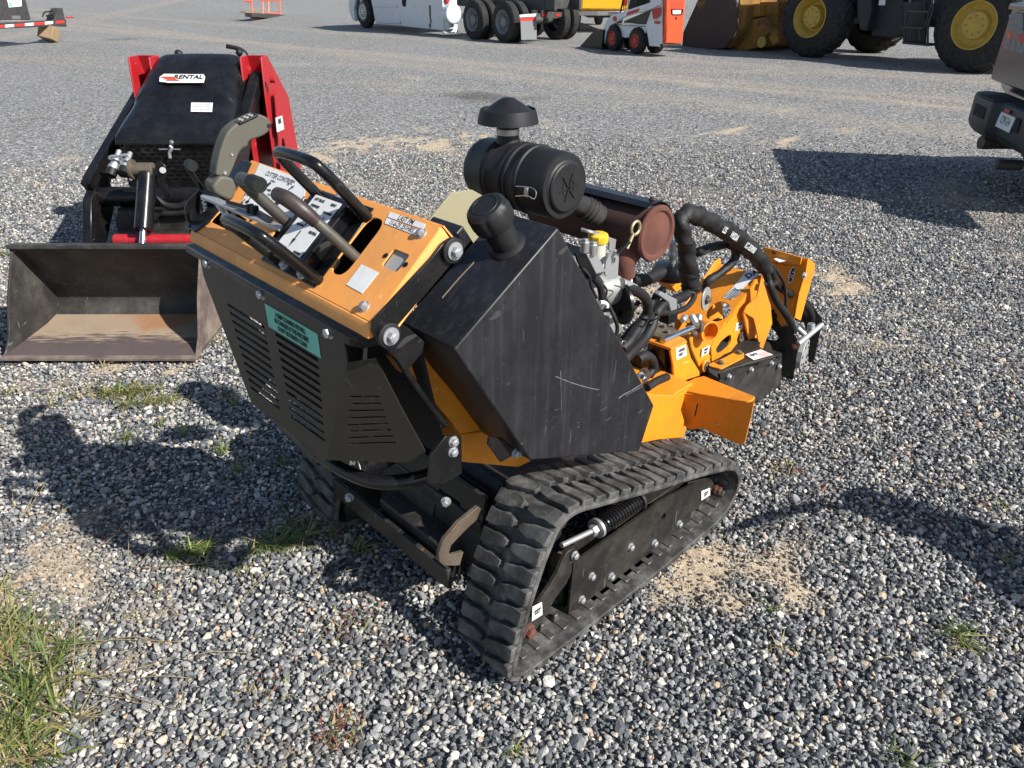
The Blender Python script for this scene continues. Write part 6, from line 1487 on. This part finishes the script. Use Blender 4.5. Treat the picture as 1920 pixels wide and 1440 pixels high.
# cage bars above
b = MB()
for x0, x1 in ((1225, 1190), (1375, 1340), (1420, 1395)): b.cyl(B_.l(ZS2, x0, -40, 1, -.25), B_.l(ZS2, x1, 130, 1, -.25), .02, seg=8)
for k in range(7): b.cyl(B_.l(ZS2, 1215, 5+k*14, 1, -.27), B_.l(ZS2, 1500, -18+k*12, 1, -.27), .006, seg=6)
for k in range(12): b.cyl(B_.l(ZS2, 1225+k*24, -10, 1, -.27), B_.l(ZS2, 1220+k*24, 95-k*4, 1, -.27), .005, seg=6)
b.build('side_screen', 'plastic_black', T)
b = MB(); b.prism(L([(1300, -60), (1560, -60), (1500, 60), (1260, 130)], -.30), (0, -.5, 0)); b.build('cab', 'hood_black', T)
# ================================================================ wheel loader
W_ = Fr(15.41, 4.09, 79.5)
T = W_.thing('wheel_loader', 'huge wheel loader with yellow rims, black tyres and rusty bucket on the ground', 'wheel loader')
for X, Y_, s_ in ((0, 0, 1), (3.53, 0, 1), (0, -2.75, -1), (3.53, -2.75, -1)):
    wheel_part(T, (X, Y_, .80), s_, .78, .58, .40, 'rim_yellow', lugs=22, rib=False, disc=.30 if X > 1 else .12, holes=0 if X > 1 else 30, hub=.52 if X > 1 else .55, deep=.04)
q = W_.ls(ZS3, [(45, 505), (60, 330), (215, -10), (590, -10), (612, 30), (610, 290), (560, 400), (480, 495), (300, 508)], 1, .12)
up_ = [V((q[3].x, .12, 1.55)), V((q[2].x, .12, 1.45))]
sd1 = q[:3]+[up_[1], up_[0]]+q[3:]
bk2 = MB().prism(sd1, (0, -.05, 0)).build('bucket', 'bucket_rusty', T, bev=.01)
MB().prism([V((p.x, -2.87, p.z)) for p in sd1], (0, .05, 0)).build('bucket_side', 'bucket_rusty', bk2)
b = MB(); lo = [V((p.x, 0, p.z)) for p in (q[0], q[8], q[7], q[6], q[5], up_[0])]
b.loft([[V((p.x, .07, p.z)) for p in lo]+[V((p.x-.05, .07, p.z+.03)) for p in reversed(lo)], [V((p.x, -2.8, p.z)) for p in lo]+[V((p.x-.05, -2.8, p.z+.03)) for p in reversed(lo)]]); b.build('bucket_shell', 'bucket_yellow', bk2)
MB().prism(W_.ls(ZS3, [(190, 30), (290, -5), (300, 0), (240, 110)], 1, .125), (0, -.005, 0)).build('edge_wear', 'bucket_yellow', bk2)
b = MB(); b.prism(W_.ls(ZS3, [(612, 30), (840, 45), (840, 170), (760, 175), (640, 180), (615, 190)], 1, -.35), (0, -2.0, 0)); b.prism(W_.ls(ZS3, [(612, 240), (870, 180), (930, 330), (860, 480), (700, 520), (520, 500), (600, 400)], 1, -.30), (0, -2.1, 0)); b.prism(W_.ls(ZS3, [(850, 20), (1040, 20), (1020, 330), (960, 300), (900, 200)], 1, -.6), (0, -.35, 0))
b.prism(W_.ls(ZS3, [(935, 380), (990, 300), (1030, 330), (1040, 440), (980, 470)], 1, -.3), (0, -.15, 0)); b.prism([(2.6, -.9, 1.3), (5.2, -.9, .8), (5.2, -.9, 1.1), (2.6, -.9, 1.7)], (0, -.25, 0)); b.prism([(2.6, -2.0, 1.3), (5.2, -2.0, .8), (5.2, -2.0, 1.1), (2.6, -2.0, 1.7)], (0, -.25, 0))
b.build('linkage', 'bucket_yellow', T, bev=.015)
c_ = W_.l(ZS3, 875, 435, 1, -.29); MB().cyl(c_, c_+V((0, .05, 0)), .12).build('linkage_pin', 'rim_yellow', T, bev=.01)
MB().box((1.9, -1.1, 2.5), (1.3, 1.52, 1.2)).build('cab_glass', 'glass_dark', T, bev=.02)
b = MB(); b.box((3.4, -1.4, 1.15), (1.5, 1.3, .7)); b.box((.2, -1.4, 1.25), (3.4, 1.4, .9)); b.cyl((0, -.3, .9), (0, -2.4, .9), .28); b.cyl((3.53, -.3, .9), (3.53, -2.4, .9), .28); b.box((1.75, -1.4, .95), (1.2, .8, .55))
b.box((1.9, -1.1, 2.4), (1.6, 1.5, 1.9)); b.box((-.3, -1.4, 1.95), (2.4, 1.5, .9)); b.build('body', 'loader_dark', T, bev=.03)
q = W_.ls(ZS4, [(150, -20), (300, -20), (300, 120), (250, 330), (180, 320), (150, 150)], 1, -.25); MB().prism(q, (0, -.4, 0)).build('fender', 'loader_dark', T, bev=.02)
q = W_.ls(ZS4, [(390, -10), (455, -10), (448, 55), (382, 55)], 1, -.30); MB().prism(q, (0, .004, 0)).build('white_label', 'white_label', T)
q = W_.ls(ZS4, [(300, -20), (640, -20), (640, 380), (520, 400), (300, 380)], 1, -.50); MB().prism(q, (0, -.4, 0)).build('hitch_cover', 'loader_dark', T, bev=.02)
# steps
lad = MB()
for x0, x1 in ((700, 640), (945, 855)):
    lad.prism(W_.ls(ZS4, [(x0, -20), (x0+18, -20), (x1+18, 300), (x1, 300)], 1, .02), (0, -.03, 0))
lad.tube(W_.ls(ZS4, [(955, -20), (950, 130), (905, 260), (900, 480)], 1, .05), .022, 8, 3)
lad.prism(W_.ls(ZS4, [(640, 20), (880, 20), (870, 450), (640, 450)], 1, -.25), (0, -.05, 0)); lad.prism(W_.ls(ZS4, [(630, 440), (900, 465), (900, 490), (630, 465)], 1, .0), (0, -.3, 0))
for x in (635, 800): lad.prism(W_.ls(ZS4, [(x, 300), (x+25, 300), (x+25, 440), (x, 440)], 1, .01), (0, -.03, 0))
ld = lad.build('access_ladder', 'loader_dark', T, bev=.004)
for y in (108, 280): dx = -55 if y > 200 else 0; MB().prism(W_.ls(ZS4, [(680+dx, y), (905+dx, y+12), (905+dx, y+28), (680+dx, y+16)], 1, .03), (0, -.22, 0)).build('ladder_step', 'brown_metal', ld)
# ================================================================ dark pickup at the right edge
RP = (6.947, 1.174); Q = Fr(*RP, -56)
T = Q.thing('pickup_truck', 'dark grey pickup truck seen from behind at the right edge, with black step bumper', 'pickup truck')
q_ = lambda pts, X: Q.ls(ZQ, pts, 0, X)
zt_ = 1.37; zb_ = .76
YR_ = -1.75
b = MB(); gt = q_([(1778, 25), (1700, 150), (1670, 300), (1600, 640), (1600, 700)], .12)
prof = [(.16, zt_-.01), (.13, zt_), (.10, zt_-.03), (.11, zt_-.15), (.10, zb_+.25), (.13, zb_+.02), (.2, zb_)]
yl_ = .20
side = [(.03, zt_), (6.0-.2, zt_), (5.6, .5), (4.9, .5), (4.75, 1.0), (4.0, 1.0), (3.9, .5), (1.9, .5), (1.75, .95), (.95, .98), (.8, .55), (.22, .60), (.02, zb_), (.01, zb_+.25)]
b.prism([(x, yl_, z) for x, z in side], (0, YR_-yl_+.12, 0)); b.prism([(2.0, yl_-.12, zt_-.01), (2.3, yl_-.2, 1.95), (4.2, yl_-.2, 1.95), (4.9, yl_-.1, 1.25), (4.0, yl_, 1.2)], (0, YR_-yl_+.4, 0))
bd = b.build('body', 'pickup_grey', T, bev=.14, seg=6)
for z_, h_ in ((yl_-.19, .01), (YR_-.13, -.01)): MB().prism([(2.35, z_, 1.45), (2.5, z_, 1.85), (4.0, z_, 1.85), (4.6, z_, 1.42)], (0, h_+(.02 if h_ > 0 else -.02), 0)).build('side_window', 'glass_dark', bd)
tg = MB().prism(rr([(.015, yl_-.05, zt_-.02), (.015, YR_+.17, zt_-.02), (.0, YR_+.17, zb_+.03), (.0, yl_-.05, zb_+.03)], .05), (-.02, 0, 0)).build('tailgate', 'pickup_grey', bd, bev=.012)
b = MB(); b.prism([(-.03, yl_-.02, zt_+.02), (-.03, YR_+.15, zt_+.02), (.20, YR_+.15, zt_+.035), (.20, yl_-.02, zt_+.035)], (0, 0, -.05)); b.build('tailgate_cap', 'pickup_grey', tg, bev=.015)
q = q_([(1805, 120), (1860, 95), (1925, 110), (1925, 240), (1880, 235), (1845, 190), (1810, 180)], -.008); MB().prism(q, (-.012, 0, 0)).build('tailgate_handle', 'rim_grey', tg, bev=.006)
q = q_([(1790, 195), (1850, 200), (1925, 250), (1925, 290), (1850, 260), (1795, 235)], -.008); MB().prism(q, (-.008, 0, 0)).build('handle_trim', 'rim_grey', tg, bev=.004)
q = q_([(1788, 265), (1815, 270), (1808, 325), (1782, 312)], -.010); MB().prism(q, (-.002, 0, 0)).build('leaf_sticker', 'tail_orange', tg)
q = q_([(1885, 275), (1925, 290), (1925, 355), (1870, 355), (1880, 310)], -.010); MB().prism(q, (-.002, 0, 0)).build('red_sticker', 'red_print', tg)
c0_, c1_ = Q.l(ZQ, 1758, 395, 0, -.006), Q.l(ZQ, 1912, 440, 0, -.006)
lh = (Q.l(ZQ, 1730, 330, 0, -.006)-Q.l(ZQ, 1705, 435, 0, -.006)).length
text('RAM', .19, c0_, (0, -1, 0), (0, 0, 1), 'grey_plastic', tg, align='LEFT', squeeze=1.15, bold=.008, ext=.006)
q = q_([(1668, 530), (1712, 545), (1712, 572), (1672, 562)], -.010); MB().prism(q, (-.006, 0, 0)).build('badge', 'hood_black', tg, bev=.002)
# bumper
bz1 = .70; bz0 = .41
b = MB(); pl_ = [(-.02, .13), (-.14, .04), (-.20, -.25), (-.20, -.60), (-.14, -.66), (-.14, -1.34), (-.20, -1.40), (-.20, -1.75), (-.14, -1.94), (-.02, -2.03), (.10, -2.0), (.10, 0)]
b.loft([[V((x*.8, y, bz0)) for x, y in pl_], [V((x, y, bz0+.06)) for x, y in pl_], [V((x, y, bz1-.03)) for x, y in pl_], [V((x*.93, y, bz1)) for x, y in pl_]])
bm_ = b.build('bumper', 'bumper_dark', T, bev=.012)
b = MB()
for y0_ in (-.12, -1.42):
    b.prism([(-.19, y0_-.06, bz1), (-.19, y0_-.45, bz1), (-.04, y0_-.45, bz1), (-.04, y0_-.02, bz1)], (0, 0, .006))
    for i in range(6):
        for j in range(14): b.lathe((-.175+i*.023, y0_-.08-j*.026, bz1+.006), (0, 0, 1), [(0, .007), (.003, .005)], 6)
b.build('step_pad', 'plastic_black', bm_)
q = [(-.202, -.24, bz0+.14), (-.202, -.50, bz0+.14), (-.202, -.50, bz0+.23), (-.202, -.24, bz0+.23)]; MB().prism(q, (-.004, 0, 0)).build('bumper_slot', 'dark_void', bm_)
lpz = (bz0+bz1)/2+.05
q = [(-.15, -.66, lpz-.08), (-.15, -.97, lpz-.08), (-.13, -.97, lpz+.08), (-.13, -.66, lpz+.08)]
lpq = MB().prism(q, (-.004, 0, 0)).build('number_plate', 'white_label', bm_)
text('CYP-514', .085, (-.146, -.815, lpz-.02), (0, -1, 0), (.12, 0, 1), 'loader_dark', lpq, squeeze=.62, bold=.001)
MB().prism([(-.156, -.76, lpz+.045), (-.156, -.87, lpz+.045), (-.152, -.87, lpz+.07), (-.152, -.76, lpz+.07)], (-.003, 0, 0)).build('plate_emblem', 'red_print', lpq)
MB().prism([(-.13, -1.02, lpz-.06), (-.13, -1.10, lpz-.06), (-.13, -1.10, lpz+.04), (-.13, -1.02, lpz+.04)], (-.02, 0, 0)).build('hitch_socket', 'dark_void', bm_)
b = MB(); b.cyl((.15, -.35, bz0-.06), (-.14, -.42, bz0-.06), .055, seg=24); b.build('exhaust_tip', 'brown_metal', T)
b = MB(); b.box((.15, -1.0, bz0-.05), (.12, .5, .12)); b.cyl((.0, -1.0, bz0-.12), (-.18, -1.0, bz0-.12), .04); b.build('tow_hitch', 'trailer_black', T, bev=.006)
for Y_, s_ in ((-.02, 1), (-1.98, -1)):
    for X in (1.36, 4.4): wheel_part(T, (X, Y_, .41), s_, .41, .28, .25, 'rim_grey', disc=.1, holes=6, deep=.02)
MB().box((2.5, -1.0, .5), (4.6, .9, .2)).build('underbody', 'trailer_black', T)
# ================================================================ trailer tongue on a timber block, far left
a0, a1 = at(-40, 62, 2, .42), at(128, 47, 2, .42)
ang = math.degrees(math.atan2(a1.y-a0.y, a1.x-a0.x)); O_ = at(105, 80, 2, 0)
R_ = Fr(O_.x, O_.y, ang)
T = R_.thing('flatbed_trailer', 'black trailer front with red and white reflective strip, far left edge', 'trailer')
z6b = lambda x, y: (x/3, y/3)
Lr = lambda pts, y: R_.ls(z6b, pts, 1, y)
b = MB(); b.prism(Lr([(-300, 150), (-300, 170), (0, 162), (370, 145), (375, 110), (0, 128), (-300, 142)], 0), (0, .12, 0)); b.build('side_rail', 'trailer_black', T, bev=.01)
for i, (x0, x1) in enumerate(((-60, 28), (28, 78), (78, 140), (140, 190), (190, 252), (252, 298), (312, 362))):
    sl_ = lambda x: 148-(x+0)*.075+0
    MB().prism(Lr([(x0, sl_(x0)-7), (x1, sl_(x1)-7), (x1, sl_(x1)+9), (x0, sl_(x0)+9)], -.004), (0, -.003, 0)).build('reflector', 'red_print' if i in (0, 2, 4, 6) else 'white_print', T)
MB().prism(Lr([(-120, 112), (-110, -60), (130, -60), (175, 112)], .10), (0, .3, 0)).build('front_box', 'trailer_black', T, bev=.02)
st = MB().prism(Lr([(38, -10), (120, -20), (122, 35), (50, 42)], .095), (0, -.004, 0)).build('company_sticker', 'white_label', T)
q = Lr([(70, 25), (115, 20)], .088); text('GreenPark', .09, (q[0]+q[1])/2+V((.02, 0, .06)), (1, 0, 0), (0, 0, 1), 'meter_grey', st, squeeze=.6); c_ = Lr([(58, 25)], .089)[0]; MB().cyl(c_, c_+V((0, -.004, 0)), .05).build('blue_dot', 'green_label', st)
MB().prism(Lr([(65, 88), (112, 88), (116, 108), (66, 108)], .09), (0, -.004, 0)).build('plate', 'steel', T)
MB().prism(Lr([(310, 100), (335, 45), (352, 45), (365, 100), (378, 150), (350, 148), (300, 120)], .02), (0, .25, 0)).build('hitch_plate', 'trailer_black', T, bev=.01)
b = MB(); b.tube(Lr([(240, 95), (250, 70), (275, 65), (300, 62), (290, 80), (260, 90), (300, 95), (310, 70)], .03), .02, 6, 5); b.build('safety_chain', 'hose', T)
p0, p1 = Lr([(372, 98), (410, 98)], .05); MB().cyl(p0, p1, .02).build('hitch_pin', 'red_print', T)
MB().box((-3.2, 1.2, .55), (2.0, 2.2, .12)).build('deck', 'trailer_black', T)
for Y_, s_ in ((.1, -1), (2.3, 1)): wheel_part(T, (-5.2, Y_, .38), s_, .38, .24, .22, 'rim_grey', disc=.1, holes=6, deep=.02)
MB().box((-5.0, 1.2, .55), (3.0, 2.0, .12)).build('rear_deck', 'trailer_black', T)
tw_ = thing('timber_block', 'split wooden block propping the trailer tongue off the ground', 'wood block', tuple(O_), rad(ang)+.15)
b = MB(); q = [V((x, y, z)) for x, z in ((-.28, .0),) for y in (0,)]
b.box((.0, .12, .225), (.34, .40, .34), Matrix.Rotation(rad(24), 3, 'Y') @ Matrix.Rotation(rad(12), 3, 'X'))
b.build('timber', 'wood_block', tw_, bev=.02)
# ================================================================ orange stand, far yard
O2 = at(500, 33, 2, 0); H_ = Fr(O2.x, O2.y, 138)
T = H_.thing('barricade_stand', 'thin orange steel stand with a black bar at its foot, far in the yard', 'stand')
z3b = lambda x, y: (x/3, y/3)
Lh = lambda pts, X: H_.ls(z3b, pts, 0, X)
b = MB(); 
for k in ((1380, -60, 1420, 78), (1475, -60, 1482, 105), (1508, -60, 1512, 75), (1568, -60, 1578, 82)): p0, p1 = Lh([(k[0]+30*(k[0] < 1400), k[1]), (k[2], k[3])], 0); b.cyl(p0, p1, .035, seg=8)
for k in ((1470, 2, 1570, 2), (1378, 5, 1418, 8), (1412, 98, 1500, 106), (1512, 75, 1570, 78)): p0, p1 = Lh([k[:2], k[2:]], 0); b.cyl(p0, p1, .035, seg=8)
b.build('stand_frame', 'tail_orange', T)
p0, p1 = Lh([(1375, 80), (1620, 100)], 0); MB().prism(Lh([(1375, 72), (1618, 86), (1620, 110), (1380, 94)], 0), (-.25, 0, 0)).build('base_bar', 'trailer_black', T)
MB().prism(Lh([(1350, 63), (1500, 66), (1500, 76), (1352, 72)], .2), (-.2, 0, 0)).build('plank', 'wood_block', T)
# ================================================================ grass, weeds, dry stems
gv, gf, gt_ = [], [], []
def blade(p, d, L, w_, bend, tint, seg=5, rise=1.0):
    """a narrow ribbon leaf from p, leaning along d"""
    global gv
    d = V((d[0], d[1], 0)).normalized(); s_ = V((-d.y, d.x, 0)); o = len(gv); a = bend[0]; q = V(p); st = L/seg
    for i in range(seg+1):
        t = i/seg; ww = w_*(1-t**1.6)*.5+.0002
        gv.append(q-s_*ww); gv.append(q+s_*ww+V((0, 0, ww*.5))); gt_.append(tint); gt_.append(tint)
        q = q+(d*math.cos(a)+V((0, 0, 1))*math.sin(a))*st; a += (bend[1]-bend[0])/seg
        if q.z < .006: q.z = .006+.002*rng.random()
    for i in range(seg): k = o+i*2; gf.append((k, k+1, k+3, k+2))
def tuft(px, py, n, L, spread, green=.75, sprawl=.5, w_=.0035, sq=1.0, dirb=None):
    c = at(px, py, 2, .0)
    for i in range(n):
        a = rng.uniform(0, 2*PI) if dirb is None else dirb+rng.gauss(0, .8); r_ = spread*abs(rng.gauss(0, .5))
        aa = rng.uniform(0, 2*PI); p = c+V((math.cos(aa)*r_, math.sin(aa)*r_*sq, .004))
        l_ = L*rng.uniform(.4, 1.15); st = rng.uniform(.2, 1.5)*(1-sprawl*.55)
        tn = (rng.uniform(.0, .45) if rng.random() < green else rng.uniform(.55, 1.))
        blade(p, (math.cos(a), math.sin(a)), l_, w_*rng.uniform(.6, 1.3), (st, st-rng.uniform(.3, 1.6)), tn)
def line_of(p0, p1, cnt, **k):
    for i in range(cnt):
        t = (i+rng.random())/cnt; tuft(p0[0]+(p1[0]-p0[0])*t, p0[1]+(p1[1]-p0[1])*t, **k)
# in front of the loader bucket
line_of((190, 742), (275, 735), 9, n=22, L=.11, spread=.035, green=.62, sprawl=.7); line_of((225, 762), (330, 752), 9, n=16, L=.10, spread=.03, green=.55, sprawl=.8)
line_of((80, 745), (190, 745), 7, n=7, L=.09, spread=.03, green=.45, sprawl=1.); tuft(15, 742, 26, .09, .05, .6, .7); line_of((40, 778), (130, 752), 5, n=5, L=.10, spread=.02, green=.2, sprawl=1.)
tuft(408, 642, 30, .05, .06, .25, .8, .0025); tuft(8, 480, 20, .10, .05, .5); tuft(32, 338, 14, .08, .08, .3); tuft(190, 690, 10, .06, .05, .3)
# in the shade of the machine
for k in ((237, 826, 40, .10), (345, 815, 20, .09), (415, 850, 40, .10), (300, 800, 14, .08), (445, 887, 30, .09), (530, 872, 22, .09), (560, 900, 24, .10), (420, 745, 22, .08), (440, 760, 18, .07)):
    tuft(k[0], k[1], k[2], k[3], .022, .9, .4, .0026)
line_of((320, 1048), (400, 1028), 7, n=20, L=.075, spread=.018, green=.95, sprawl=.5, w_=.005)
line_of((470, 1035), (590, 1005), 8, n=22, L=.11, spread=.025, green=.8, sprawl=.6, w_=.0036); tuft(675, 1030, 44, .10, .03, .75, .4); tuft(620, 1000, 26, .12, .03, .7, .5); tuft(545, 985, 14, .14, .02, .9, .1)
line_of((330, 1060), (500, 1075), 5, n=6, L=.08, spread=.02, green=.3, sprawl=1., w_=.003)
# bottom left clump: green blades over dead thatch
for i in range(26): tuft(rng.uniform(-30, 150)*(1 if rng.random() < .8 else .6), rng.uniform(1170, 1460), 15, .12, .045, .28, .85, .0030)
for i in range(22): tuft(rng.uniform(-20, 120), rng.uniform(1210, 1450), 9, .15, .03, .9, .2, .005)
for i in range(12): tuft(rng.uniform(-40, 40), rng.uniform(1100, 1200), 6, .13, .03, .6, .3, .0035)
# right side sprigs
tuft(1445, 1148, 16, .045, .014, .9, .4, .003); tuft(1798, 1190, 34, .085, .02, .85, .6, .0034); tuft(1815, 1215, 14, .09, .02, .7, .9, .003); tuft(1700, 1436, 24, .08, .04, .8, .5); tuft(1880, 1050, 14, .06, .02, .8); tuft(968, 1408, 12, .06, .02, .6); tuft(1460, 1215, 12, .05, .04, .3, .9); tuft(1340, 870, 8, .04, .04, .4, .9)
# reddish low weeds
for px, py, n, r_ in ((640, 1180, 60, .07), (640, 1372, 110, .06), (495, 1295, 50, .06), (1472, 882, 50, .06), (1875, 955, 30, .05), (210, 1000, 16, .05), (300, 1095, 14, .08), (430, 905, 16, .05), (285, 662, 60, .05), (1690, 860, 16, .05), (1460, 880, 30, .06)):
    c = at(px, py, 2, 0)
    for i in range(n):
        a = rng.uniform(0, 2*PI); r2 = r_*math.sqrt(rng.random()); b2 = rng.uniform(0, 2*PI)
        blade(c+V((math.cos(a)*r2, math.sin(a)*r2, .004)), (math.cos(b2), math.sin(b2)), rng.uniform(.01, .035), rng.uniform(.002, .005), (rng.uniform(.1, 1.), rng.uniform(-.6, .5)), rng.choice([1.2, 1.2, .8, .5, .3]), 3)
# long dry straws
def straw(pts, w_=.0011, tint=.85):
    P = smooth([at(x, y, 2, z) for x, y, z in pts], 5); o = len(gv)
    for i, p in enumerate(P):
        d = (P[min(i+1, len(P)-1)]-P[max(i-1, 0)]).normalized(); s_ = d.cross((CAM-p).normalized()).normalized(); gv.extend([p-s_*w_, p+s_*w_, p+V((0, 0, w_*1.4))]); gt_.extend([tint]*3)
    for i in range(len(P)-1): k = o+i*3; gf.extend([(k, k+1, k+4, k+3), (k+1, k+2, k+5, k+4), (k+2, k, k+3, k+5)])
for pts in ([(0, 1207, .01), (95, 1213, .02), (210, 1200, .02), (350, 1204, .01)], [(90, 1285, .01), (200, 1265, .03), (290, 1245, .01), (330, 1228, .01)], [(90, 1280, .0), (190, 1303, .02), (260, 1312, .01)], [(215, 1288, .01), (265, 1312, .02), (330, 1330, .01)], [(165, 1290, .0), (185, 1190, .04), (215, 1105, .02), (225, 1085, .01)],
            [(145, 1225, .01), (205, 1200, .02), (260, 1195, .02), (320, 1210, .01), (345, 1225, .0)], [(175, 1310, .0), (178, 1380, .01)], [(225, 1275, .01), (300, 1268, .03), (360, 1272, .01)], [(342, 1235, .01), (400, 1222, .03), (470, 1225, .01)], [(344, 1245, .01), (341, 1325, .01)],
            [(130, 1290, .0), (140, 1220, .07), (139, 1150, .12)], [(105, 1260, .0), (125, 1200, .04), (160, 1165, .05)], [(30, 1300, .0), (20, 1190, .08), (5, 1060, .16)], [(22, 895, .06), (24, 930, .02), (27, 960, 0)], [(80, 895, .07), (62, 930, .03), (42, 968, 0)], [(86, 905, .06), (60, 945, .02), (38, 972, 0)],
            [(243, 978, .10), (241, 1030, .04), (240, 1068, 0)], [(314, 998, .09), (285, 1032, .04), (250, 1070, 0)], [(215, 1003, .05), (190, 1025, .02), (160, 1050, 0)], [(30, 1010, .0), (60, 1000, .05), (128, 950, .06)], [(600, 1110, .0), (640, 1075, .02), (700, 1060, .01)], [(270, 1065, .01), (340, 1060, .02), (430, 1052, .01)], [(455, 1130, .01), (475, 1100, .02), (520, 1060, .0)]):
    straw(pts)
for i in range(40):
    x, y = rng.uniform(-20, 260), rng.uniform(1130, 1440); a = rng.uniform(0, PI); l_ = rng.uniform(20, 80); straw([(x, y, .008), (x+l_*.5*math.cos(a), y+l_*.5*math.sin(a), rng.uniform(.01, .03)), (x+l_*math.cos(a), y+l_*math.sin(a)*.7, .008)], .0007, rng.uniform(.7, 1.))
for i in range(60):
    x, y = rng.uniform(0, 1920), rng.uniform(750, 1440); a = rng.uniform(0, PI); l_ = rng.uniform(8, 36); straw([(x, y, .008), (x+l_*.5*math.cos(a), y+l_*.5*math.sin(a), .014), (x+l_*math.cos(a), y+l_*math.sin(a)*.7, .008)], .0007, rng.uniform(.75, 1.2))
me = bpy.data.meshes.new('grass'); me.from_pydata([tuple(p) for p in gv], [], gf)
a_ = me.attributes.new('tint', 'FLOAT', 'POINT'); a_.data.foreach_set('value', np.array(gt_, np.float32))
for p in me.polygons: p.use_smooth = True
grass = bpy.data.objects.new('grass', me); C.objects.link(grass); grass['kind'] = 'stuff'; grass['label'] = 'green and dry yellow grass and small weeds growing through the gravel'; grass['category'] = 'grass'
m, t, b = nt('leaf'); at2 = N(t, 'ShaderNodeAttribute', attribute_name='tint')
sc_ = mth(t, 'DIVIDE', at2.outputs['Fac'], 1.25)
c_ = ramp(t, sc_, [(0., (.07, .12, .03)), (.18, (.13, .18, .045)), (.34, (.20, .24, .06)), (.46, (.38, .34, .12)), (.68, (.46, .36, .18)), (.80, (.30, .20, .10)), (.96, (.20, .06, .035))])
t.links.new(c_, b.inputs['Base Color']); b.inputs['Roughness'].default_value = .5; b.inputs['Specular IOR Level'].default_value = .35
tr = N(t, 'ShaderNodeBsdfTranslucent'); t.links.new(c_, tr.inputs['Color']); mx = N(t, 'ShaderNodeMixShader'); mx.inputs[0].default_value = .3
t.links.new(b.outputs[0], mx.inputs[1]); t.links.new(tr.outputs[0], mx.inputs[2]); t.links.new(mx.outputs[0], t.nodes['Material Output'].inputs[0])
me.materials.append(m)
# ---------------------------------------------------------------- two pale stones that stand out
def rock(px, py, r_, label, seed, mat='pale_stone'):
    vs, fs_ = stone(seed); c = at(px, py, 2, r_*.45)
    b = MB(); b.add([V(p)*r_ for p in vs], fs_); e = b.build('stone', mat); e.location = c; e.rotation_euler = (.2, .1, seed); e['label'] = label; e['category'] = 'stone'
    for p in e.data.polygons: p.use_smooth = False
paint('pale_stone', (.62, .54, .42), .8, damt=.6, dirt=(.35, .24, .13), dscale=30, bmp=.5)
rock(388, 1193, .020, 'pale tan stone lying alone on the dark gravel, left of the dry grass stems', 41)
rock(305, 1386, .020, 'flat cream stone near the bottom edge, right of the grass clump', 57)
# ---------------------------------------------------------------- unseen made-up shape outside the frame, added to cast the shadow at the right
g0 = at(1592, 962, 2, 0); s1 = at(1920, 1060, 2, 0)
off = lambda z: V((SD.x/SD.z*z, SD.y/SD.z*z, z))
T = thing('shadow_caster', 'unseen black shape added outside the right edge to cast the long shadow on the gravel', 'shadow caster', (s1.x+.6, s1.y-1.6, 0), 0, world=True)
pA = [at(x, y, 2, 0) for x, y in ((1590, 950), (1640, 935), (1720, 955), (1820, 985), (1930, 1015), (1990, 1060), (1930, 1150), (1880, 1120), (1850, 1080), (1740, 1020), (1640, 978), (1600, 965))]
zs = [.78, .80, .84, .9, .95, 1.0, 1.0, .95, .92, .86, .80, .78]
b = MB(); b.prism([p+off(z) for p, z in zip(pA, zs)], V((.05, .01, .05))); b.build('arm', 'black_paint', T, bev=.01)  # made-up plate: the shadow's outline carried up towards the sun
hp_ = [at(x, y, 2, 0)+off(z) for x, y, z in ((1345, 1000, .70), (1400, 982, .72), (1470, 960, .74), (1540, 948, .76), (1600, 955, .78), (1660, 960, .80))]
MB().tube(hp_, [.006, .016, .018, .016, .016], 10, 5).build('hose', 'hose', T)  # made-up strand, added to cast the thin end of the shadow
fo = pA[5]+off(1.0); b = MB(); b.cyl(V((fo.x+.1, fo.y-.1, 0)), V((fo.x, fo.y, fo.z+.1)), .06); b.box(V((fo.x+.1, fo.y-.1, .03)), (.5, .5, .06)); b.build('post', 'black_paint', T)  # made-up stand for the unseen shadow caster
